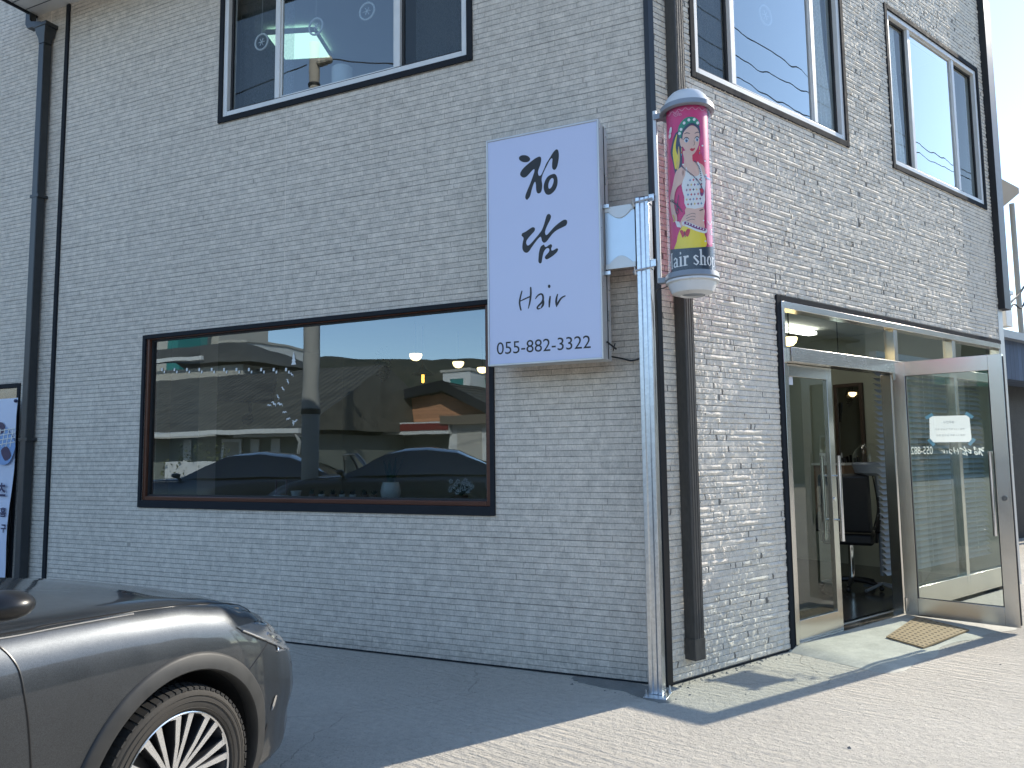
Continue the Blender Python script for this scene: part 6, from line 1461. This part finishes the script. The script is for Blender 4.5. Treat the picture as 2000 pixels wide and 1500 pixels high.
for tx, yc_, h_, m_ in (('츠', 956, 26, 'bnavy'), ('홈', 1000, 18, 'bnavy'), ('구', 1032, 15, 'bnavy')):
    (xr, zt_), (xl_, zb_) = bp2(12, yc_ - h_ / 2), bp2(-12, yc_ + h_ / 2); w_ = (zt_ - zb_) * 1.0
    mb = MB(); put_text(mb, tx, lambda a, b: (xr - w_ + w_ * a, -.119, zb_ + (zt_ - zb_) * b), 0, 1, 0, 1, .03); part(fab, 'lettering', mb, m_, FL)
mb = MB(); e_ = bp2(31, 783); mb.sphere((e_[0], -.12, e_[1]), .018, 10, 6); part(fab, 'eyelet', mb, 'bnavy', FL)

# ------------------------------------------------------------------ across the street (seen in the glass)
def rf(px, py, n):      # a point at n metres in front of the left facade whose mirror image is at this pixel
    x, z = on_plane(FL, px, py, -n); return x, z
N1 = 12.0
(gx0, gz0), (gx1, gz1) = rf(120, 833, N1), rf(584, 838, N1); gz = (gz0 + gz1) / 2; gz = gz1
H1 = thing('tiled_house', 'low house with a broad dark tiled roof and white gutter across the street', 'house', FL, ((gx0 + gx1) / 2, -N1 - 2, 0))
rz = gz + 2.3
mb = MB(); mb.add([(gx0 - 2, -N1, gz), (gx1, -N1, gz), (gx1 - .2, -N1 - 4.5, rz), (gx0 - 2, -N1 - 4.5, rz)], [(0, 1, 2, 3)]); mb.add([(gx1, -N1, gz), (gx1, -N1 - 9, gz), (gx1 - .2, -N1 - 4.5, rz)], [(0, 1, 2)]); mb.add([(gx0 - 2, -N1 - 9, gz), (gx1, -N1 - 9, gz), (gx1 - .2, -N1 - 4.5, rz), (gx0 - 2, -N1 - 4.5, rz)], [(0, 1, 2, 3)]); part(H1, 'roof', mb, 'roof', FL)
mb = MB(); mb.box(gx0 - 2, gx1, -N1 + .005, -N1 + .14, gz - .10, gz + .03)
for i in range(9): x = gx0 + (gx1 - gx0) * i / 8; mb.box(x - .02, x + .02, -N1 + .1405, -N1 + .15, gz - .11, gz + .04)
part(H1, 'gutter', mb, 'plaster', FL)
mb = MB(); mb.box(gx0 - 2, gx1 - .5, -N1 - 8.5, -N1 - .9, 0, gz - .11); part(H1, 'wall', mb, 'dimwall', FL)
mb = MB(); mb.tube([(gx1 - .15, -N1 + .07, gz - .1), (gx1 - .15, -N1 - .1, gz - .35), (gx1 - .55, -N1 - .5, gz - .75), (gx1 - .55, -N1 - .5, .1)], .05, 8); part(H1, 'downspout', mb, 'plaster', FL)
(ax0, az0), (ax1, az1) = rf(462, 853, N1 + .3), rf(575, 848, N1 + .3)
mb = MB(); mb.box(ax0, ax1, -N1 - .85, -N1 - .1, az0 - .02, az0 + .07); part(H1, 'canopy', mb, 'plaster', FL)
for px in (353, 427, 486, 527):
    (wx0, wz1), (wx1, wz0) = rf(px, 858, N1 + .85), rf(px + (40 if px == 427 else 14), 925, N1 + .85)
    mb = MB(); mb.box(wx0, wx1, -N1 - .895, -N1 - .85, max(.3, wz0), wz1); part(H1, 'window', mb, 'plaster' if px != 427 else 'pvc', FL)
    if px == 427: mb = MB(); mb.box(wx0 + .1, wx1 - .1, -N1 - .849, -N1 - .84, max(.3, wz0) + .1, wz1 - .1); part(B and H1, 'shutter', mb, 'plaster2', FL)
# garden wall and shrub
(fx0, fz), (fx1, _) = rf(318, 902, 10.3), rf(470, 902, 10.3)
mb = MB(); mb.box(fx0, fx1, -10.5, -10.3, 0, max(.7, fz)); solo('garden_wall', 'low white garden wall in front of the tiled house', 'wall', mb, 'plaster', FL, (fx0, -10.4, 0), bev=.01)
def shrub(x, n, z0, w, h, label, seed, m_='shrub', leaf=.05, cnt=700):
    rnd = random.Random(seed); t_ = thing('shrub', label, 'shrub', FL, (x, -n, 0)); mb = MB()
    for i in range(cnt):
        while True:
            u, v, q = rnd.uniform(-1, 1), rnd.uniform(-1, 1), rnd.uniform(0, 1)
            if u * u + v * v + (q * 2 - 1) ** 2 < 1 + .3 * math.sin(u * 7 + v * 5 + q * 9): break
        c = Vector((x + u * w / 2, -n + v * w * .35, z0 + q * h)); a = Vector((rnd.gauss(0, 1), rnd.gauss(0, 1), rnd.gauss(0, 1))).normalized(); b = a.cross(Vector((rnd.gauss(0, 1), rnd.gauss(0, 1), rnd.gauss(0, 1)))).normalized(); l = leaf * rnd.uniform(.6, 1.4)
        mb.add([c - a * l, c + b * l * .5, c + a * l, c - b * l * .5], [(0, 1, 2, 3)])
    part(t_, 'foliage', mb, m_, FL); mb = MB()
    for k in range(5): mb.tube([(x, -n, 0), (x + rnd.uniform(-.3, .3) * w, -n + rnd.uniform(-.1, .1), z0 + h * .6)], [.03, .01], 6)
    part(t_, 'stem', mb, 'bark', FL)
sx_, sz_ = rf(385, 905, 10.9); shrub(sx_, 10.9, .3, 2.2, 1.7, 'round green shrub behind the low garden wall', 11)
# gable house with wood siding
N2 = 18.0
Pg = [rf(*q, N2) for q in ((672, 802), (672, 828), (865, 826), (945, 812), (945, 805), (860, 766))]
H2 = thing('gable_house', 'house with a reddish wood-clad gable and dark roof edge across the street', 'house', FL, (Pg[2][0], -N2 - 3, 0))
mb = MB(); mb.prism(Pg, lambda u, v, d: (u, d, v), -N2 - .06, -N2); part(H2, 'gable', mb, 'gable', FL)
eL, ap, eR = rf(623, 806, N2 - .5), rf(861, 752, N2 - .5), rf(985, 818, N2 - .5)
mb = MB(); th_ = .28
for a, b in ((eL, ap), (ap, eR)):
    mb.prism([(a[0], a[1]), (b[0], b[1]), (b[0], b[1] + th_ * .5), (a[0], a[1] + th_ * .5)], lambda u, v, d: (u, d, v), -N2 - 7, -N2 + .5)
part(H2, 'roof', mb, 'roof', FL)
mb = MB()
for a, b in ((eL, ap), (ap, eR)): mb.prism([(a[0], a[1] - th_ * .6), (b[0], b[1] - th_ * .6), (b[0], b[1] + th_ * .5 + .03), (a[0], a[1] + th_ * .5 + .03)], lambda u, v, d: (u, d, v), -N2 + .501, -N2 + .56)
part(H2, 'verge_board', mb, 'char', FL)
b0, b1 = rf(640, 828, N2), rf(1000, 828, N2); mb = MB(); mb.box(b0[0] + .8, b1[0], -N2 - 6.5, -N2 - .07, 0, Pg[1][1]); part(H2, 'wall', mb, 'dimwall', FL)
w0, w1 = rf(874, 828, N2 - .6), rf(990, 828, N2 - .6); mb = MB(); mb.box(w0[0], w1[0], -N2 - .055, -N2 + .6, 0, w0[1]); wl = part(H2, 'front_wall', mb, 'plaster', FL)
mb = MB(); q0, q1 = rf(892, 840, N2 - .6), rf(938, 870, N2 - .6); mb.box(q0[0], q1[0], -N2 + .6005, -N2 + .64, q1[1] - .6, q0[1]); part(wl, 'window', mb, 'plaster2', FL)
c0_, c1_ = rf(855, 812, N2 - 1), rf(990, 826, N2 - 1); mb = MB(); mb.box(c0_[0], c1_[0], -N2 + .0005, -N2 + 1.0, c1_[1], c0_[1]); part(H2, 'lean_to_roof', mb, 'tan', FL)
s0, s1 = rf(740, 829, N2 - .9), rf(872, 848, N2 - .9); mb = MB(); mb.prism([(s0[0], s1[1]), (s1[0], s1[1]), (s1[0], s0[1]), (s0[0] + .6, s0[1])], lambda u, v, d: (u, d, v), -N2 + .3, -N2 + .9)
sb = part(H2, 'sign_canopy', mb, 'plaster', FL)
r0_, r1_ = rf(780, 830.5, N2 - .9), rf(873, 841, N2 - .9); mb = MB(); mb.box(r0_[0], r1_[0], -N2 + .9005, -N2 + .93, r1_[1], r0_[1]); part(sb, 'red_signboard', mb, 'redsign', FL)
for px in (745, 752, 790, 800): pass
# buildings behind
def block(pts, n, dep, m_, label, name='building', win=None, frame_m='plaster2'):
    (xa, zt), (xb, _) = rf(*pts[0], n), rf(*pts[1], n); t_ = thing(name, label, 'building', FL, ((xa + xb) / 2, -n - dep / 2, 0)); mb = MB(); mb.box(xa, xb, -n - dep, -n, 0, zt); w_ = part(t_, 'wall', mb, m_, FL)
    mb = MB(); mb.box(xa - .1, xb + .1, -n - dep - .1, -n + .1, zt + .001, zt + .15); part(t_, 'parapet', mb, frame_m, FL)
    if win:
        (wa, wt), (wb_, wbt) = rf(*win[0], n), rf(*win[1], n); mb = MB(); mb.box(wa, wb_, -n + .0005, -n + .05, wbt, wt); f_ = part(t_, 'window', mb, 'teal', FL); mb = MB(); mb.ring(wa - .08, wb_ + .08, wbt - .08, wt + .08, .078, -n + .0005, -n + .07); part(f_, 'frame', mb, 'plaster', FL)
    return t_
block(((862, 727), (916, 727)), 34, 4, 'plaster', 'white flat-roofed block with a green window behind the gable house', win=((878, 740), (905, 762)))
block(((928, 738), (985, 738)), 36, 4, 'teal', 'teal clad building beside the white block behind the gable house')
block(((430, 671), (482, 671)), 30, 5, 'plaster', 'white block with a small window behind the tiled roofs', win=((437, 681), (450, 693)))
block(((240, 640), (428, 640)), 44, 6, 'plaster2', 'long pale apartment block rising behind the tiled roofs')
block(((328, 630), (348, 630)), 40, 3, 'teal', 'narrow teal tower in front of the pale apartment block')
(rx0, rz0), (rx1, rz1) = rf(200, 713, 22), rf(395, 713, 22); tz = rf(385, 675, 25)[1]
H3 = thing('hip_house', 'second tiled-roof house standing behind the broad roof', 'house', FL, ((rx0 + rx1) / 2, -24, 0))
mb = MB(); mb.add([(rx0, -22, rz0), (rx1 + 3, -22, rz0 - .4), (rx1 - .3, -25, tz), (rx0, -25, tz)], [(0, 1, 2, 3)]); mb.add([(rx1 + 3, -22, rz0 - .4), (rx1 + 3, -28, rz0 - .4), (rx1 - .3, -25, tz)], [(0, 1, 2)]); mb.add([(rx0, -28, rz0), (rx1 + 3, -28, rz0 - .4), (rx1 - .3, -25, tz), (rx0, -25, tz)], [(0, 1, 2, 3)]); part(H3, 'roof', mb, 'roof', FL)
mb = MB(); mb.box(rx0, rx1, -21.995, -21.86, rz0 - .12, rz0 + .05); part(H3, 'gutter', mb, 'plaster', FL); mb = MB(); mb.box(rx0, rx1 + 2, -27.5, -22.5, 0, rz0 - .42); part(H3, 'wall', mb, 'plaster2', FL)
# utility pole with cables
NP = 6.3; (px_, pz_) = rf(601, 760, NP); ptop = rf(605, 82, NP)[1]
up = thing('utility_pole', 'tall concrete utility pole across the lane carrying cables and insulators', 'utility pole', FL, (px_, -NP, 0))
mb = MB(); mb.tube([(px_, -NP, 0), (px_, -NP, 4), (px_, -NP, ptop)], [.175, .15, .105], 20); pm = part(up, 'pole', mb, 'conc_pole', FL)
mb = MB()
for z in (2.3, 2.34, 5.0, ptop - .9, ptop - 2.1): mb.lathe([(.18 - .006 * z, z), (.185 - .006 * z, z + .01), (.185 - .006 * z, z + .05), (.18 - .006 * z, z + .06)], (px_, -NP, 0), n=20)
part(pm, 'bands', mb, 'wire', FL)
for z in (ptop - .45, ptop - 1.2, ptop - 2.0, ptop - 2.8):
    mb = MB(); mb.tube([(px_ - .1, -NP, z), (px_ + .34, -NP, z + .02)], .025, 8)
    for k in range(3): mb.lathe([(0, z - .03), (.07, z - .03), (.085, z), (.07, z + .05), (.03, z + .09), (0, z + .1)], (px_ + .15 + .11 * k, -NP, 0), n=14)
    part(up, 'insulator_bracket', mb, 'plaster2', FL)
def wire(a, b, sag, label, r=.012):
    a, b = Vector(a), Vector(b); mb = MB(); mb.tube([a.lerp(b, t / 14) - Vector((0, 0, sag * 4 * (t / 14) * (1 - t / 14))) for t in range(15)], r, 5); return solo('overhead_cable', label, 'cable', mb, 'wire', FL, tuple(a), 'overhead cables in the lane')
for i, (dz, dy) in enumerate(((-.4, 0), (-1.15, .05), (-1.95, .1), (-2.75, .15), (-3.4, .1))):
    wire((px_ + .3, -NP, ptop + dz), (14 + i, -17 - dy * 8, ptop + dz + .3 + .2 * i), .6 + .15 * i, 'overhead cable leaving the utility pole across the open sky')
    wire((px_ - .2, -NP, ptop + dz), (-40, -8 + i * .6, ptop + dz + .4), .7, 'overhead cable leaving the utility pole along the lane')
# pole and cables on the right side, seen in the right upstairs glass
pp = FR @ Vector((11.5, -15, 0)); q_ = FL.inverted() @ pp
p2 = thing('utility_pole', 'distant concrete utility pole standing beyond the right end of the lane', 'utility pole', FW, tuple(pp)); mb = MB(); mb.tube([(pp.x, pp.y, 0), (pp.x, pp.y, 10.5)], [.17, .11], 18); part(p2, 'pole', mb, 'conc_pole')
mb = MB(); mb.tube([(pp.x - .6, pp.y, 10.1), (pp.x + .6, pp.y + .3, 10.1)], .04, 8); mb.lathe([(0, 8.2), (.25, 8.2), (.25, 8.9), (0, 8.95)], (pp.x + .35, pp.y, 0), n=18); part(p2, 'crossarm', mb, 'greypl')
for i, (q0, q1) in enumerate((((1452, 50), (1585, 135)), ((1452, 98), (1585, 172)), ((1452, 140), (1585, 214)))):
    a0, a1 = on_plane(FR, *q0, -9), on_plane(FR, *q1, -9); dx_, dz_ = a1[0] - a0[0], a1[1] - a0[1]
    a = FL.inverted() @ (FR @ Vector((a0[0] - dx_ * 3, -9, a0[1] - dz_ * 3))); b = FL.inverted() @ (FR @ Vector((a1[0] + dx_ * 4, -9, a1[1] + dz_ * 4)))
    wire(tuple(a), tuple(b), .25, 'overhead cable sloping over the right-hand lane, mirrored in the upstairs glass', .014)
for i in range(2):
    a = FR @ Vector((-6, -9 - i * .8, 7.4 + i * .85)); b = FR @ Vector((30, -11 - i * .9, 8.0 + i * 1.0)); a = FL.inverted() @ a; b = FL.inverted() @ b
    wire(tuple(a), tuple(b), .8 + .1 * i, 'overhead cable crossing the sky along the right-hand lane', .011)

# houses across the right-hand lane, seen in the entrance glass
for (a, b, n_, h_, m_, lb) in ((-1, 9, 15, 8.4, 'dimwall', 'long low grey-green house across the right-hand lane'), (10.5, 19, 16, 9.4, 'plaster2', 'taller beige house across the right-hand lane'), (21, 34, 17, 8.6, 'dimwall', 'middle grey-green house along the right-hand lane'), (36, 48, 17, 12, 'plaster2', 'tall beige house far along the right-hand lane'), (50, 75, 16, 13, 'dimwall', 'farthest grey-green building closing the right-hand lane')):
    t_ = thing('lane_house', lb, 'house', FR, ((a + b) / 2, -n_ - 3, 0), 'houses across the right-hand lane'); mb = MB(); mb.box(a, b, -n_ - 7, -n_, 0, h_ - 1.4); part(t_, 'wall', mb, m_, FR)
    mb = MB(); mb.prism([(-n_ + .5, h_ - 1.5), (-n_ - 7.5, h_ - 1.5), (-n_ - 7.5, h_ - 1.38), (-n_ - 3.5, h_ + .5), (-n_ + .5, h_ - 1.38)], lambda u, v, d: (d, u, v), a - .4, b + .4); part(t_, 'roof', mb, 'roof', FR)
    for i in range(3):
        x = a + (b - a) * (i + .5) / 3; mb = MB(); mb.box(x - .7, x + .7, -n_ + .0005, -n_ + .05, .9, 2.2); w_ = part(t_, 'window', mb, 'carglass', FR); mb = MB(); mb.ring(x - .78, x + .78, .82, 2.28, .078, -n_ + .0005, -n_ + .07); part(w_, 'frame', mb, 'plaster', FR)
# ------------------------------------------------------------------ right background beyond the shop
def onb(px, py, n): return on_plane(FR, px, py, n)
NB = -1.2
(nx0, nz0) = onb(1952, 690, NB); (nx1, nz1) = onb(2000, 655, NB)
nb = thing('blue_shed', 'low shed with blue corrugated metal cladding beyond the shop\'s right end', 'shed', FR, (nx0 + 3, 3, 0))
zt_ = onb(1985, 668, NB)[1]; zl_ = onb(1985, 742, NB)[1]
mb = MB(); mb.box(nx0 - .6, nx0 + 7, -NB, -NB + 5, zl_, zt_); part(nb, 'cladding', mb, 'bluemetal', FR)
mb = MB(); mb.box(nx0 - .7, nx0 + 7.1, -NB - .12, -NB + 5, zt_ + .001, zt_ + .12); part(nb, 'roof_edge', mb, 'greypl', FR)
mb = MB(); mb.box(nx0 - .6, nx0 + 7, -NB + .5, -NB + 5, 0, zl_ - .001); part(nb, 'opening_shade', mb, 'gasket', FR)  # near-black box standing in for the shade inside the open front
mb = MB()
for x in (nx0 - .5, nx0 + 2.2, nx0 + 5): mb.box(x, x + .1, -NB + .02, -NB + .12, 0, zl_ - .001)
part(nb, 'post', mb, 'tan', FR)
# upstairs eave of the next house with its slim downpipe
NE = -3.0
e0, e1, e2, e3 = onb(1953, 372, NE), onb(1990, 367, NE), onb(1975, 395, NE), onb(1955, 442, NE)
nh = thing('neighbour_house', 'next house with a brown boarded eave and slim downpipe behind the shop', 'house', FR, (e0[0] + 1, 4, 0))
mb = MB(); ez = e1[1]; xe = e1[0]
mb.add([(xe, -NE - .0, ez), (xe, -NE + 6, ez), (xe - 3.5, -NE + 6, ez - .0), (xe - 3.5, -NE, ez), (xe, -NE, ez - .13), (xe, -NE + 6, ez - .13), (xe - 3.5, -NE + 6, ez - 1.9), (xe - 3.5, -NE, ez - 1.9)], [(0, 1, 2, 3), (4, 7, 6, 5), (0, 4, 5, 1), (0, 3, 7, 4), (1, 5, 6, 2), (2, 6, 7, 3)]); part(nh, 'eave', mb, 'tan', FR)
mb = MB(); mb.box(xe - 3.4, xe - .85, -NE + .5, -NE + 6, 0, ez - 1.2); part(nh, 'wall', mb, 'plaster2', FR)
d0, d1 = onb(1976, 398, NE), onb(1990, 585, NE); mb = MB(); mb.tube([(d0[0], -NE, d0[1]), (d1[0], -NE, d1[1]), (d1[0] + .05, -NE, 0)], .055, 10); part(nh, 'downpipe', mb, 'plaster2', FR)
# meter box and conduit on the shop end
m0, m1 = onb(1948, 575, -.3), onb(1962, 640, -.3)
mbx = thing('meter_box', 'pale electrical box fixed to the end of the shop wall', 'electrical box', FR, (m0[0], .3, m1[1])); mb = MB(); mb.box(m0[0], m1[0] + .05, .22, .5, m1[1], m0[1]); part(mbx, 'case', mb, 'pvc', FR, bev=.006)
mb = MB(); mb.box(m0[0] - .02, m1[0] + .08, .20, .52, m0[1] + .001, m0[1] + .05); part(mbx, 'hood', mb, 'alu', FR)
cpt = [onb(*q, -.6) for q in ((1962, 612), (1975, 590), (1990, 575), (2000, 560))]
mb = MB(); mb.tube(spline([(p[0], .6, p[1]) for p in cpt], 4), .015, 6); mb.tube(spline([(p[0] + .05, .6, p[1] - .12 + .1 * math.sin(i * 2)) for i, p in enumerate(cpt)], 4), .012, 6); solo('service_cable', 'looped black service cable beside the electrical box', 'cable', mb, 'wire', FR, (cpt[0][0], .6, cpt[0][1]))
# standing sign panel in front of the shed
b0_, b1_ = gl(FR, 1987, 1052), gl(FR, 2006, 1052)
sp = thing('standing_banner', 'tall narrow white standing sign in front of the blue shed', 'sign', FR, (b0_[0], b0_[1], 0)); nS = -b0_[1]
zt_ = onb(1985, 742, nS)[1]; xs0 = onb(1978, 745, nS)[0]; mb = MB(); mb.box(b0_[0] - .12, b0_[0] + .6, b0_[1], b0_[1] + .10, .12, zt_); part(sp, 'panel', mb, 'paper', FR, bev=.004)
mb = MB(); mb.box(b0_[0] - .16, b0_[0] - .1205, b0_[1] - .01, b0_[1] + .11, .0, zt_ + .05); mb.box(b0_[0] - .12, b0_[0] + .6, b0_[1] - .01, b0_[1] + .11, zt_ + .001, zt_ + .05); part(sp, 'frame', mb, 'char', FR)
mb = MB(); mb.box(b0_[0] - .05, b0_[0] + .2, b0_[1] - .004, b0_[1] - .0005, zt_ - .75, zt_ - .35); part(sp, 'print_block', mb, 'bblue', FR)
